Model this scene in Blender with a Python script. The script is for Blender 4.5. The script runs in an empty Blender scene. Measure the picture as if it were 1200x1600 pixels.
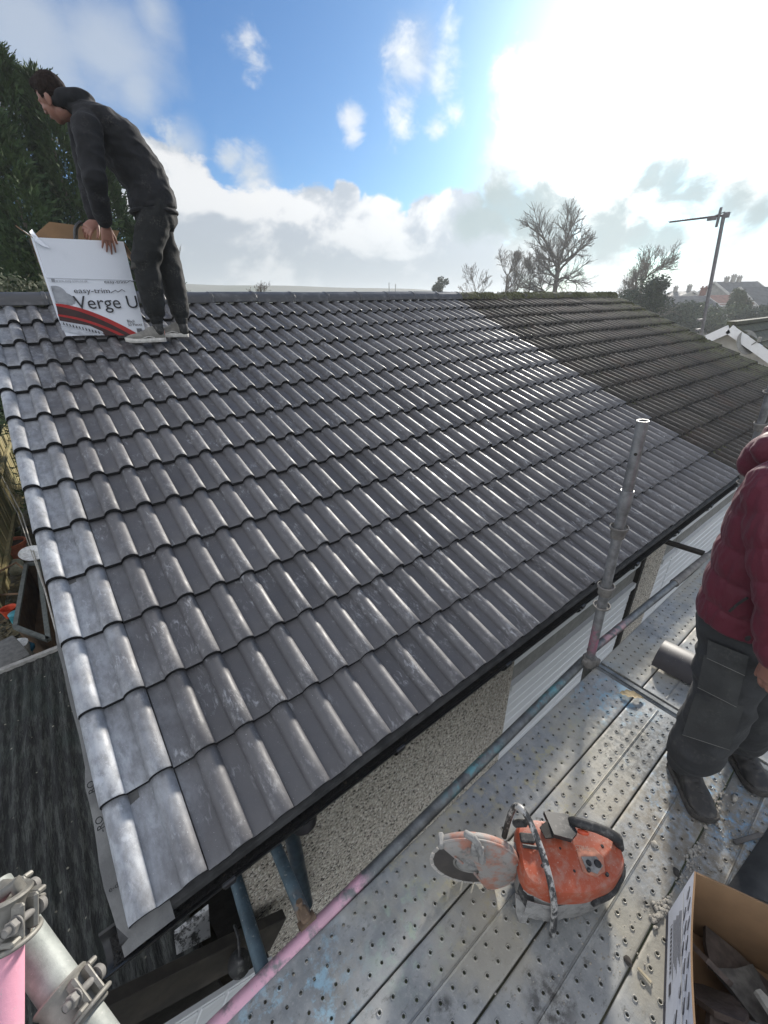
import bpy, bmesh, math, random
from mathutils import Vector, Matrix, noise as mnoise
random.seed(7)
SC = bpy.context.scene
COL = SC.collection
# ------------------------------------------------------------------ camera
FPX = 650.0696
CAM = Vector((0.19710377, -0.9009197, 1.59762809))
MR = Vector((0.788184045, -0.615201087, -0.017132821))     # camera right in world
MD = Vector((-0.288036056, -0.344139092, -0.893646192))    # camera down
MF = Vector((0.543876035, 0.709292541, -0.448445036))      # camera forward
cd = bpy.data.cameras.new('camera')
cam = bpy.data.objects.new('camera', cd); COL.objects.link(cam)
cd.sensor_fit = 'VERTICAL'; cd.sensor_height = 16.0; cd.sensor_width = 12.0
cd.lens = FPX / 1600 * 16.0
cd.clip_start = 0.05; cd.clip_end = 5000
m = Matrix.Identity(4)
for i in range(3):
    m[i][0] = MR[i]; m[i][1] = -MD[i]; m[i][2] = -MF[i]; m[i][3] = CAM[i]
cam.matrix_world = m
SC.camera = cam
def ray(x, y):
    return MR * ((x - 600) / FPX) + MD * ((y - 800) / FPX) + MF
def onz(x, y, z):
    r = ray(x, y); return CAM + r * ((z - CAM.z) / r.z)
def ony(x, y, Y):
    r = ray(x, y); return CAM + r * ((Y - CAM.y) / r.y)
def onx(x, y, X):
    r = ray(x, y); return CAM + r * ((X - CAM.x) / r.x)
def dep(x, y, d):
    return CAM + ray(x, y) * d
# ------------------------------------------------------------------ world, sun, exposure
SUN_AZ, SUN_EL = math.radians(26.0), math.radians(19.0)     # azimuth from +X towards +Y
SUND = Vector((math.cos(SUN_EL) * math.cos(SUN_AZ), math.cos(SUN_EL) * math.sin(SUN_AZ), math.sin(SUN_EL)))
world = bpy.data.worlds.new('World'); SC.world = world
world.use_nodes = True
WN = world.node_tree
WN.nodes.clear()
def wnode(t, **kw):
    n = WN.nodes.new(t)
    for k, v in kw.items(): setattr(n, k, v)
    return n
def wl(a, b): WN.links.new(a, b)
def wmath(op, a, b=None, c=None, clamp=False):
    n = wnode('ShaderNodeMath', operation=op); n.use_clamp = clamp
    for i, v in enumerate((a, b, c)):
        if v is None: continue
        if isinstance(v, (int, float)): n.inputs[i].default_value = v
        else: wl(v, n.inputs[i])
    return n.outputs[0]
def wmix(f, a, b):
    n = wnode('ShaderNodeMix', data_type='RGBA')
    for s, v in ((0, f), (6, a), (7, b)):
        if isinstance(v, (int, float)): n.inputs[s].default_value = v
        elif isinstance(v, tuple): n.inputs[s].default_value = (*v, 1)
        else: wl(v, n.inputs[s])
    return n.outputs[2]
def wramp(v, lo, hi):
    n = wnode('ShaderNodeMapRange', interpolation_type='SMOOTHSTEP')
    wl(v, n.inputs[0]); n.inputs[1].default_value = lo; n.inputs[2].default_value = hi
    return n.outputs[0]
def build_sky():
    tc = wnode('ShaderNodeTexCoord')
    nz = wnode('ShaderNodeVectorMath', operation='NORMALIZE'); wl(tc.outputs['Generated'], nz.inputs[0])
    D = nz.outputs[0]
    sky = wnode('ShaderNodeTexSky', sky_type='NISHITA')
    sky.sun_disc = False; sky.sun_elevation = SUN_EL; sky.sun_rotation = math.pi / 2 - SUN_AZ
    sky.air_density = 1.0; sky.dust_density = 0.8; sky.ozone_density = 2.0
    def noise(scale, detail, rough, dist=0.0, stretch=(1, 1, 1)):
        mp = wnode('ShaderNodeMapping'); mp.inputs['Scale'].default_value = stretch
        wl(D, mp.inputs[0])
        n = wnode('ShaderNodeTexNoise'); wl(mp.outputs[0], n.inputs['Vector'])
        n.inputs['Scale'].default_value = scale; n.inputs['Detail'].default_value = detail
        n.inputs['Roughness'].default_value = rough; n.inputs['Distortion'].default_value = dist
        return n.outputs[0]
    n_big = noise(4.2, 10, 0.58, 0.3, (1, 1, 1.7))
    n_fin = noise(15, 10, 0.66, 0.35, (1, 1, 1.4))
    n_gen = noise(2.6, 8, 0.55, 0.0, (1, 1, 2.2))
    def shifted(scale, detail, rough, dist, stretch, off):
        ad = wnode('ShaderNodeVectorMath', operation='ADD'); wl(D, ad.inputs[0]); ad.inputs[1].default_value = off
        mp = wnode('ShaderNodeMapping'); mp.inputs['Scale'].default_value = stretch; wl(ad.outputs[0], mp.inputs[0])
        n = wnode('ShaderNodeTexNoise'); wl(mp.outputs[0], n.inputs['Vector'])
        n.inputs['Scale'].default_value = scale; n.inputs['Detail'].default_value = detail
        n.inputs['Roughness'].default_value = rough; n.inputs['Distortion'].default_value = dist
        return n.outputs[0]
    toward = (SUND + Vector((0, 0, 0.9))).normalized() * 0.045
    n_sh = shifted(4.2, 5, 0.52, 0.3, (1, 1, 1.7), toward)
    def blobs(lst):
        out = None
        for (x, y, r) in lst:
            c = ray(x, y).normalized()
            e = ray(x + r, y).normalized()
            rad = max((c - e).length, 0.01)
            dn = wnode('ShaderNodeVectorMath', operation='DISTANCE'); wl(D, dn.inputs[0]); dn.inputs[1].default_value = c
            v = wmath('MULTIPLY_ADD', dn.outputs['Value'], -1.0 / rad, 1.0)
            out = v if out is None else wmath('MAXIMUM', out, v)
        return out
    nb = wmath('MULTIPLY_ADD', n_big, 2.6, -1.3)
    nf = wmath('MULTIPLY_ADD', n_fin, 1.0, -0.5)
    lit = wramp(wmath('ADD', wmath('SUBTRACT', n_big, n_sh), wmath('MULTIPLY', nf, 0.17)), -0.055, 0.075)
    # low cumulus bank
    cv = wmath('ADD', wmath('ADD', blobs(CUMULUS), wmath('MULTIPLY', nb, 0.62)), wmath('MULTIPLY', nf, 0.85))
    cm = wmath('MULTIPLY', wramp(cv, 0.08, 0.30), 0.97)
    # small separate clouds, ragged
    sv = wmath('ADD', wmath('ADD', blobs(SMALL), wmath('MULTIPLY', nb, 0.55)), wmath('MULTIPLY', nf, 2.4))
    smk = wmath('MULTIPLY', wramp(sv, 0.10, 0.95), 0.85)
    # thin veils
    tv = wmath('ADD', wmath('ADD', blobs(VEILS), wmath('MULTIPLY', nb, 0.6)), wmath('MULTIPLY', nf, 0.5))
    tm = wmath('MULTIPLY', wramp(tv, 0.0, 1.0), 0.66)
    # unseen broken cloud beyond the view, made dense and bright to light shaded walls
    dv0 = wnode('ShaderNodeVectorMath', operation='DOT_PRODUCT'); wl(D, dv0.inputs[0]); dv0.inputs[1].default_value = ray(600, 330).normalized()
    outv = wramp(dv0.outputs['Value'], 0.62, 0.35)
    gm = wmath('MULTIPLY', wmath('MULTIPLY', wramp(n_gen, 0.40, 0.58), 0.92), outv)
    sep = wnode('ShaderNodeSeparateXYZ'); wl(D, sep.inputs[0])
    # bright sheet of cloud round the sun
    bv = wmath('ADD', wmath('ADD', blobs(BRIGHT), wmath('MULTIPLY', nb, 0.50)), wmath('MULTIPLY', nf, 1.9))
    bm = wramp(bv, -0.05, 0.75)
    dv = wmath('ADD', wmath('ADD', blobs(DARKC), wmath('MULTIPLY', nb, 0.75)), wmath('MULTIPLY', nf, 1.5))
    dm = wmath('MULTIPLY', wramp(dv, 0.12, 0.80), 0.92)
    dt = wnode('ShaderNodeVectorMath', operation='DOT_PRODUCT'); wl(D, dt.inputs[0]); dt.inputs[1].default_value = SUND
    cosg = wmath('MAXIMUM', dt.outputs['Value'], 0.0)
    g1 = wmath('POWER', cosg, 9.0); g2 = wmath('POWER', cosg, 60.0)
    skyc = wnode('ShaderNodeMix', data_type='RGBA', blend_type='MULTIPLY'); skyc.inputs[0].default_value = 1.0
    wl(sky.outputs[0], skyc.inputs[6]); skyc.inputs[7].default_value = (*SKYTINT, 1)
    def scale(col, f):
        n = wnode('ShaderNodeVectorMath', operation='SCALE'); wl(col, n.inputs[0])
        if isinstance(f, (int, float)): n.inputs[3].default_value = f
        else: wl(f, n.inputs[3])
        return n.outputs[0]
    def vadd(a, b):
        n = wnode('ShaderNodeVectorMath', operation='ADD'); wl(a, n.inputs[0]); wl(b, n.inputs[1])
        return n.outputs[0]
    back = wmath('MULTIPLY_ADD', wramp(dt.outputs['Value'], 0.3, -0.6), 1.15, 1.0)     # added brightness for unseen cloud opposite the sun, lifting the shaded walls
    lowz = wramp(sep.outputs[2], 0.03, 0.19)
    grey = wmix(lowz, (1.95, 2.2, 2.45), (2.15, 2.4, 2.7))
    ccol = wmix(wmath('MULTIPLY', lit, wmath('MULTIPLY_ADD', lowz, 0.55, 0.45)), grey, (3.95, 4.0, 4.05))
    ccol = scale(ccol, wmath('MULTIPLY_ADD', g1, 0.5, 0.95))
    base = skyc.outputs[2]
    base = wmix(gm, base, scale(wmix(lit, (4.4, 4.5, 4.7), (6.0, 6.0, 6.0)), back))
    base = wmix(tm, base, (2.7, 2.95, 3.2))
    base = wmix(smk, base, scale(wmix(lit, (3.0, 3.3, 3.6), (3.8, 3.9, 4.0)), wmath('MULTIPLY_ADD', g1, 0.6, 0.9)))
    base = wmix(cm, base, ccol)
    base = wmix(bm, base, scale(wmix(lit, (2.75, 3.0, 3.1), (4.1, 4.2, 4.2)), wmath('MULTIPLY_ADD', g2, 2.6, wmath('MULTIPLY_ADD', g1, 0.22, 0.84))))
    base = wmix(dm, base, (2.1, 2.6, 2.7))
    gl = wnode('ShaderNodeVectorMath', operation='SCALE'); gl.inputs[0].default_value = (5.0, 4.95, 4.8)
    wl(wmath('MULTIPLY', wmath('MULTIPLY_ADD', g2, 0.75, wmath('MULTIPLY', wmath('ADD', wmath('MULTIPLY', wmath('POWER', cosg, 18.0), 0.085), wmath('MULTIPLY', wmath('POWER', cosg, 5.0), 0.008)), 1.0)), wmath('MULTIPLY_ADD', dm, -0.95, 1.0)), gl.inputs[3])
    tot = vadd(base, gl.outputs[0])
    # below the horizon: plain dim ground colour
    hz = wramp(sep.outputs[2], -0.06, -0.015)
    tot = wmix(hz, (0.7, 0.72, 0.7), tot)
    bg = wnode('ShaderNodeBackground'); bg.inputs[1].default_value = 0.0715
    wl(tot, bg.inputs[0])
    out = wnode('ShaderNodeOutputWorld'); wl(bg.outputs[0], out.inputs[0])
# clouds: where each stands in the sky, as directions (given through the camera helper), with a radius
CUMULUS = [(245,262,50),(285,300,75),(300,380,90),(235,340,80),(370,385,85),(440,375,80),(490,350,60),(530,385,75),(590,385,70),(640,415,70),(690,400,65),(540,440,80),(620,450,80),
           (450,440,90),(360,440,90),(700,445,70),(670,340,40),(715,335,48),(745,385,60),(760,440,70),(540,305,26),(30,480,60),(100,480,60)]
SMALL = [(622,178,40),(628,200,36),(548,186,34),(552,205,26),(683,202,30),(640,95,60),(690,105,52),(385,70,44),(398,92,40),(716,178,24),(700,45,34),(265,215,36),(395,275,44),(360,250,36)]
VEILS = [(40,40,170),(160,60,130),(20,120,130),(215,145,60),(290,225,45),(400,275,50),(120,190,70),(645,95,70),(240,15,60)]
BRIGHT = [(1090,130,165),(930,215,130),(1190,50,200),(1190,260,160),(850,240,85),(815,150,66),(805,235,66),(870,165,60),(960,330,110),(890,300,90),(840,400,90),(1120,420,120),(1260,150,240),(1180,480,100),(1060,470,90),(940,450,90),(1330,350,240),(780,290,45)]
DARKC = [(1050,288,80),(1090,300,92),(1140,318,84),(1015,278,56),(1190,335,70),(950,362,78),(1000,370,74),(1045,372,60),(780,325,76),(830,335,66),(735,345,54),(880,345,50)]
SKYTINT = (0.20, 0.35, 0.52)
build_sky()
sd = bpy.data.lights.new('sun', 'SUN'); sun = bpy.data.objects.new('sun', sd); COL.objects.link(sun)
sd.energy = 2.0; sd.angle = math.radians(6.0); sd.color = (1.0, 0.94, 0.85)
sun.rotation_euler = (-SUND).to_track_quat('-Z', 'Y').to_euler(); sun.location = (0, 0, 30)
SC.view_settings.view_transform = 'Standard'; SC.view_settings.look = 'None'
SC.view_settings.exposure = 1.7; SC.view_settings.gamma = 1.0
SC.view_settings.use_curve_mapping = False
SC.render.engine = 'CYCLES'
SC.cycles.max_bounces = 6; SC.cycles.diffuse_bounces = 3; SC.cycles.glossy_bounces = 3
SC.cycles.transparent_max_bounces = 8; SC.cycles.use_denoising = True
SC.cycles.caustics_reflective = False; SC.cycles.caustics_refractive = False
SC.cycles.sample_clamp_indirect = 4.0
world.cycles.sampling_method = 'MANUAL'; world.cycles.sample_map_resolution = 1024

# ------------------------------------------------------------------ helpers
class MB:
    """collects shapes, links them as one mesh object"""
    def __init__(s): s.v = []; s.f = []; s.m = []
    def add(s, vs, fs, mi=0):
        o = len(s.v); s.v += [tuple(v) for v in vs]
        for f in fs: s.f.append(tuple(i + o for i in f)); s.m.append(mi)
        return s
    def box(s, c, d, rot=None, mi=0, bev=0.0):
        """box of full size d centred at c; bev chamfers all edges"""
        hx, hy, hz = d[0] / 2, d[1] / 2, d[2] / 2
        c = Vector(c)
        if bev <= 0:
            vs = [Vector((x, y, z)) for x in (-hx, hx) for y in (-hy, hy) for z in (-hz, hz)]
            fs = [(0, 1, 3, 2), (4, 6, 7, 5), (0, 4, 5, 1), (2, 3, 7, 6), (0, 2, 6, 4), (1, 5, 7, 3)]
        else:
            bm = bmesh.new(); bmesh.ops.create_cube(bm, size=1.0)
            for v in bm.verts: v.co = Vector((v.co.x * d[0], v.co.y * d[1], v.co.z * d[2]))
            bmesh.ops.bevel(bm, geom=bm.edges[:], offset=bev, segments=2 if bev > 0.006 else 1, affect='EDGES', profile=0.5)
            bm.verts.index_update()
            vs = [v.co.copy() for v in bm.verts]; fs = [[v.index for v in f.verts] for f in bm.faces]; bm.free()
        if rot is not None: vs = [rot @ v for v in vs]
        return s.add([v + c for v in vs], fs, mi)
    def bar(s, a, b, w, h, up=(0, 0, 1), mi=0, bev=0.0):
        """box from a to b, width w sideways, height h along up"""
        a, b = Vector(a), Vector(b); x = (b - a); L = x.length; x.normalize()
        y = Vector(up).cross(x)
        if y.length < 1e-6: y = Vector((0, 1, 0)).cross(x)
        y.normalize(); z = x.cross(y)
        R = Matrix((x, y, z)).transposed()
        return s.box((a + b) / 2, (L, w, h), R, mi, bev)
    def tube(s, pts, r, n=12, cap=True, mi=0, closed=False):
        """round tube along pts; r a number or one per point"""
        pts = [Vector(p) for p in pts]; N = len(pts)
        rs = r if isinstance(r, (list, tuple)) else [r] * N
        o = len(s.v); ref = None; rings = []
        for i, p in enumerate(pts):
            if closed: t = pts[(i + 1) % N] - pts[i - 1]
            elif i == 0: t = pts[1] - p
            elif i == N - 1: t = p - pts[i - 1]
            else: t = (pts[i + 1] - p).normalized() + (p - pts[i - 1]).normalized()
            t.normalize()
            if ref is None:
                ref = Vector((0, 0, 1)) if abs(t.z) < 0.9 else Vector((1, 0, 0))
            u = ref - t * ref.dot(t); u.normalize(); ref = u; w = t.cross(u)
            rings.append([p + (u * math.cos(2 * math.pi * k / n) + w * math.sin(2 * math.pi * k / n)) * rs[i] for k in range(n)])
        vs = [v for R in rings for v in R]; fs = []
        for i in range(N if closed else N - 1):
            j = (i + 1) % N
            for k in range(n):
                fs.append((i * n + k, i * n + (k + 1) % n, j * n + (k + 1) % n, j * n + k))
        if cap and not closed:
            fs.append(tuple(range(n))[::-1]); fs.append(tuple((N - 1) * n + k for k in range(n)))
        return s.add(vs, fs, mi)
    def pipe(s, a, b, ro, ri, n=20, mi=0):
        """hollow straight tube with open ends"""
        a, b = Vector(a), Vector(b); t = (b - a).normalized()
        ref = Vector((0, 0, 1)) if abs(t.z) < 0.9 else Vector((1, 0, 0))
        u = (ref - t * ref.dot(t)).normalized(); w = t.cross(u)
        def ring(p, r): return [p + (u * math.cos(2 * math.pi * k / n) + w * math.sin(2 * math.pi * k / n)) * r for k in range(n)]
        vs = ring(a, ro) + ring(b, ro) + ring(b, ri) + ring(a, ri); fs = []
        for q in range(4):
            p = (q + 1) % 4
            for k in range(n): fs.append((q * n + k, q * n + (k + 1) % n, p * n + (k + 1) % n, p * n + k))
        return s.add(vs, fs, mi)
    def lathe(s, prof, c, ax=(0, 0, 1), n=24, mi=0, a0=0.0, a1=2 * math.pi, ref=None):
        """profile [(radius, height)] turned about ax through c"""
        t = Vector(ax).normalized(); c = Vector(c)
        if ref is None: ref = Vector((1, 0, 0)) if abs(t.x) < 0.9 else Vector((0, 1, 0))
        ref = Vector(ref)
        u = (ref - t * ref.dot(t)).normalized(); w = t.cross(u)
        full = abs(a1 - a0 - 2 * math.pi) < 1e-6
        K = n if full else n + 1
        vs = []
        for (r, h) in prof:
            for k in range(K):
                a = a0 + (a1 - a0) * k / n
                vs.append(c + t * h + (u * math.cos(a) + w * math.sin(a)) * r)
        fs = []
        for i in range(len(prof) - 1):
            for k in range(n):
                k2 = (k + 1) % K
                fs.append((i * K + k, i * K + k2, (i + 1) * K + k2, (i + 1) * K + k))
        return s.add(vs, fs, mi)
    def prism(s, poly, ex, mi=0):
        """polygon (3-D points) pushed along vector ex"""
        ex = Vector(ex); n = len(poly); P = [Vector(p) for p in poly]
        vs = P + [p + ex for p in P]
        fs = [tuple(range(n))[::-1], tuple(range(n, 2 * n))]
        for k in range(n): fs.append((k, (k + 1) % n, n + (k + 1) % n, n + k))
        return s.add(vs, fs, mi)
    def sweep(s, path, prof, mi=0):
        """profile points (offset vectors) carried along path points"""
        n = len(prof); vs = [Vector(p) + Vector(q) for p in path for q in prof]; fs = []
        for i in range(len(path) - 1):
            for k in range(n - 1):
                fs.append((i * n + k, i * n + k + 1, (i + 1) * n + k + 1, (i + 1) * n + k))
        return s.add(vs, fs, mi)
    def mesh(s, name, mats, smooth=None):
        me = bpy.data.meshes.new(name)
        me.from_pydata(s.v, [], s.f)
        for mt in (mats if isinstance(mats, (list, tuple)) else [mats]): me.materials.append(mt)
        me.polygons.foreach_set('material_index', s.m)
        bm = bmesh.new(); bm.from_mesh(me); bmesh.ops.recalc_face_normals(bm, faces=bm.faces[:]); bm.to_mesh(me); bm.free()
        if smooth is not None:
            me.polygons.foreach_set('use_smooth', [True] * len(me.polygons))
            if smooth < 179: me.set_sharp_from_angle(angle=math.radians(smooth))
        me.update()
        return me
    def build(s, name, mats, parent=None, smooth=None, **kw):
        o = bpy.data.objects.new(name, s.mesh(name, mats, smooth))
        COL.objects.link(o)
        if parent is not None: o.parent = parent; set_pinv(o, parent)
        for k, v in kw.items(): o[k] = v
        return o
_mw = {}
def world_of(o):
    mt = Matrix.LocRotScale(o.location, o.rotation_euler, o.scale)
    if o.parent is not None: return world_of(o.parent) @ o.matrix_parent_inverse @ mt
    return mt
def set_pinv(o, parent):
    o.matrix_parent_inverse = world_of(parent).inverted()
def thing(name, label, cat, loc=(0, 0, 0), group=None):
    o = bpy.data.objects.new(name, None); COL.objects.link(o)
    o.location = loc; o.empty_display_size = 0.1
    o['label'] = label; o['category'] = cat
    if group: o['group'] = group
    return o
def tag(o, label, cat, group=None):
    o['label'] = label; o['category'] = cat
    if group: o['group'] = group
    return o
# ---- materials
class Mat:
    def __init__(s, name, col=(0.5, 0.5, 0.5), rough=0.6, metal=0.0, spec=0.5):
        s.m = bpy.data.materials.new(name); s.m.use_nodes = True
        s.t = s.m.node_tree; s.b = s.t.nodes['Principled BSDF']
        s.b.inputs['Roughness'].default_value = rough; s.b.inputs['Metallic'].default_value = metal
        s.b.inputs['Specular IOR Level'].default_value = spec
        s.c = s.rgb(col); s.r = None; s.h = None
        s._tc = None
    def n(s, t, **kw):
        n = s.t.nodes.new(t)
        for k, v in kw.items(): setattr(n, k, v)
        return n
    def rgb(s, c):
        n = s.n('ShaderNodeRGB'); n.outputs[0].default_value = (*c, 1); return n.outputs[0]
    def put(s, sock, v):
        if isinstance(v, (int, float)): sock.default_value = v
        elif isinstance(v, tuple): sock.default_value = (*v, 1) if len(sock.default_value) == 4 else v
        else: s.t.links.new(v, sock)
    def pos(s):
        return s.n('ShaderNodeNewGeometry').outputs['Position']
    def obj(s):
        if s._tc is None: s._tc = s.n('ShaderNodeTexCoord')
        return s._tc.outputs['Object']
    def rnd(s):
        return s.n('ShaderNodeObjectInfo').outputs['Random']
    def noise(s, scale, detail=5, rough=0.55, vec=None, stretch=(1, 1, 1), dist=0.0, rot=(0, 0, 0), seed=None):
        mp = s.n('ShaderNodeMapping'); mp.inputs['Scale'].default_value = stretch; mp.inputs['Rotation'].default_value = rot
        s.put(mp.inputs[0], vec if vec is not None else s.pos())
        v = mp.outputs[0]
        if seed is not None:
            ad = s.n('ShaderNodeVectorMath', operation='ADD'); s.put(ad.inputs[0], v)
            sc = s.n('ShaderNodeMath', operation='MULTIPLY'); s.put(sc.inputs[0], seed); sc.inputs[1].default_value = 37.0
            s.put(ad.inputs[1], sc.outputs[0]); v = ad.outputs[0]
        n = s.n('ShaderNodeTexNoise'); s.put(n.inputs['Vector'], v)
        n.inputs['Scale'].default_value = scale; n.inputs['Detail'].default_value = detail
        n.inputs['Roughness'].default_value = rough; n.inputs['Distortion'].default_value = dist
        return n.outputs[0]
    def voro(s, scale, vec=None, feature='F1', out='Distance', stretch=(1, 1, 1), rnd=1.0):
        mp = s.n('ShaderNodeMapping'); mp.inputs['Scale'].default_value = stretch
        s.put(mp.inputs[0], vec if vec is not None else s.pos())
        n = s.n('ShaderNodeTexVoronoi', feature=feature); s.put(n.inputs['Vector'], mp.outputs[0])
        n.inputs['Scale'].default_value = scale; n.inputs['Randomness'].default_value = rnd
        return n.outputs[out]
    def ramp(s, v, lo, hi, a=0.0, b=1.0):
        n = s.n('ShaderNodeMapRange', interpolation_type='SMOOTHSTEP')
        s.put(n.inputs[0], v); n.inputs[1].default_value = lo; n.inputs[2].default_value = hi
        n.inputs[3].default_value = a; n.inputs[4].default_value = b
        return n.outputs[0]
    def math(s, op, a, b=None, c=None):
        n = s.n('ShaderNodeMath', operation=op)
        for i, v in enumerate((a, b, c)):
            if v is not None: s.put(n.inputs[i], v)
        return n.outputs[0]
    def mix(s, f, a, b):
        n = s.n('ShaderNodeMix', data_type='RGBA')
        s.put(n.inputs[0], f); s.put(n.inputs[6], a); s.put(n.inputs[7], b)
        return n.outputs[2]
    def over(s, f, col): s.c = s.mix(f, s.c, col); return s
    def near(s, p, r, soft=0.5):
        """mask: 1 inside a ball at p"""
        n = s.n('ShaderNodeVectorMath', operation='DISTANCE'); s.put(n.inputs[0], s.pos()); n.inputs[1].default_value = p
        return s.ramp(n.outputs['Value'], r * (1 - soft), r * (1 + soft), 1.0, 0.0)
    def sepxyz(s, v, i):
        n = s.n('ShaderNodeSeparateXYZ'); s.put(n.inputs[0], v); return n.outputs[i]
    def bump(s, h, strength=0.3, dist=0.01):
        n = s.n('ShaderNodeBump'); n.inputs['Strength'].default_value = strength; n.inputs['Distance'].default_value = dist
        s.put(n.inputs['Height'], h)
        if s.h is not None: s.t.links.new(s.h, n.inputs['Normal'])
        s.h = n.outputs[0]; return s
    def rough(s, v): s.r = v; return s
    def done(s):
        s.t.links.new(s.c, s.b.inputs['Base Color'])
        if s.r is not None: s.put(s.b.inputs['Roughness'], s.r)
        if s.h is not None: s.t.links.new(s.h, s.b.inputs['Normal'])
        return s.m
def simple(name, col, rough=0.6, metal=0.0, var=0.25, scale=20, spec=0.5, bump=0.0, bscale=None):
    """plain coloured material with uneven tone and a little relief"""
    M = Mat(name, col, rough, metal, spec)
    n1 = M.noise(scale, 6, 0.6)
    dk = tuple(c * (1 - var) for c in col); lt = tuple(min(1, c * (1 + var)) for c in col)
    M.c = M.mix(M.ramp(n1, 0.3, 0.7), dk, lt)
    M.rough(M.ramp(M.noise(scale * 0.6, 4), 0.3, 0.7, max(0.05, rough - 0.1), min(1, rough + 0.1)))
    if bump > 0: M.bump(M.noise(bscale or scale * 3, 5), bump, 0.01)
    return M.done()
# ---- grown surfaces
def fuse(mb, voxel, name, mats, parent=None, smooth_it=4, folds=None, hard=None):
    """grow one continuous surface from overlapping shapes, then smooth and crease it"""
    me = bpy.data.meshes.new(name); me.from_pydata(mb.v, [], mb.f); me.update()
    ob = bpy.data.objects.new(name, me); COL.objects.link(ob)
    md = ob.modifiers.new('r', 'REMESH'); md.mode = 'VOXEL'; md.voxel_size = voxel; md.use_smooth_shade = True
    dg = bpy.context.evaluated_depsgraph_get()
    m2 = bpy.data.meshes.new_from_object(ob.evaluated_get(dg)); m2.name = name
    bpy.data.objects.remove(ob); bpy.data.meshes.remove(me)
    bm = bmesh.new(); bm.from_mesh(m2)
    for _ in range(smooth_it): bmesh.ops.smooth_vert(bm, verts=bm.verts[:], factor=0.5, use_axis_x=True, use_axis_y=True, use_axis_z=True)
    bm.normal_update()
    if folds:
        for v in bm.verts: v.co += v.normal * folds(v.co)
    bm.to_mesh(m2); bm.free()
    m2.materials.clear()
    for mt in (mats if isinstance(mats, list) else [mats]): m2.materials.append(mt)
    m2.polygons.foreach_set('use_smooth', [True] * len(m2.polygons))
    o = bpy.data.objects.new(name, m2); COL.objects.link(o)
    if parent is not None: o.parent = parent; set_pinv(o, parent)
    return o
def limb(mb, pts, n=16):
    """rounded tapering limb: pts = [(point, radius)]; ends domed"""
    P_ = [Vector(p[0]) for p in pts]; R_ = [p[1] for p in pts]
    d0 = (P_[0] - P_[1]).normalized(); d1 = (P_[-1] - P_[-2]).normalized()
    Q = [P_[0] + d0 * R_[0] * .9, P_[0] + d0 * R_[0] * .6] + P_ + [P_[-1] + d1 * R_[-1] * .6, P_[-1] + d1 * R_[-1] * .9]
    S_ = [R_[0] * .42, R_[0] * .8] + R_ + [R_[-1] * .8, R_[-1] * .42]
    mb.tube(Q, S_, n)
def rings(mb, secs, n=24, p=2.3):
    """loft of superellipse sections: (centre, half-axis vector a, half-axis vector b)"""
    vs = []
    for (c_, a, b_) in secs:
        for k in range(n):
            t_ = 2 * math.pi * k / n; cc, ss = math.cos(t_), math.sin(t_)
            x = math.copysign(abs(cc) ** (2 / p), cc); y = math.copysign(abs(ss) ** (2 / p), ss)
            vs.append(Vector(c_) + Vector(a) * x + Vector(b_) * y)
    m_ = len(secs)
    fs = [(i * n + k, i * n + (k + 1) % n, i * n + n + (k + 1) % n, i * n + n + k) for i in range(m_ - 1) for k in range(n)]
    fs += [tuple(range(n))[::-1], tuple((m_ - 1) * n + k for k in range(n))]
    mb.add(vs, fs)
def ball(mb, c_, r, rot=None, n=14):
    bm = bmesh.new(); bmesh.ops.create_uvsphere(bm, u_segments=n, v_segments=n // 2 + 2, radius=1.0)
    bm.verts.index_update(); r = r if isinstance(r, (tuple, list)) else (r, r, r)
    vs = []
    for v in bm.verts:
        q = Vector((v.co.x * r[0], v.co.y * r[1], v.co.z * r[2])); vs.append((rot @ q if rot is not None else q) + Vector(c_))
    mb.add(vs, [[v.index for v in f.verts] for f in bm.faces]); bm.free()
def smooth(P_, it=2):
    for _ in range(it):
        Q = [P_[0]]
        for i in range(len(P_) - 1): Q += [P_[i].lerp(P_[i + 1], .25), P_[i].lerp(P_[i + 1], .75)]
        P_ = Q + [P_[-1]]
    return P_
# ------------------------------------------------------------------ ground and the two joined bungalows
AL = math.radians(22.1934); CA, SA = math.cos(AL), math.sin(AL)
G = 0.33274; ROLL = 0.15; ZG = -2.5
def rp(x, v, h=0.0): return Vector((x, v * CA - h * SA, v * SA + h * CA))
ROOFR = Matrix.Rotation(AL, 3, 'X')

M_grass = Mat('ground_mat', (0.035, 0.045, 0.018), 0.95)
M_grass.over(M_grass.ramp(M_grass.noise(0.35, 7), 0.42, 0.6), (0.06, 0.05, 0.03)).over(M_grass.ramp(M_grass.noise(3, 6), 0.5, 0.7), (0.03, 0.028, 0.022))
M_grass.bump(M_grass.noise(12, 6), 0.6, 0.05); M_grass = M_grass.done()
bm = MB(); N = 24
def gz(x, y):
    r = math.hypot(x - 5, y - 5)
    return ZG - 0.004 * max(0, r - 40) + 0.35 * mnoise.noise(Vector((x * .02, y * .02, 0))) * min(1, max(0, r - 20) / 40)
xs = [-700, -300, -150, -80, -40, -20, -10, -5, 0, 5, 10, 20, 30, 45, 60, 80, 110, 150, 220, 320, 500, 900]
vs = [(x, y, gz(x, y)) for x in xs for y in xs]; n = len(xs)
bm.add(vs, [(i * n + j, (i + 1) * n + j, (i + 1) * n + j + 1, i * n + j + 1) for i in range(n - 1) for j in range(n - 1)])
bm.build('ground', M_grass, kind='structure')

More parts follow.
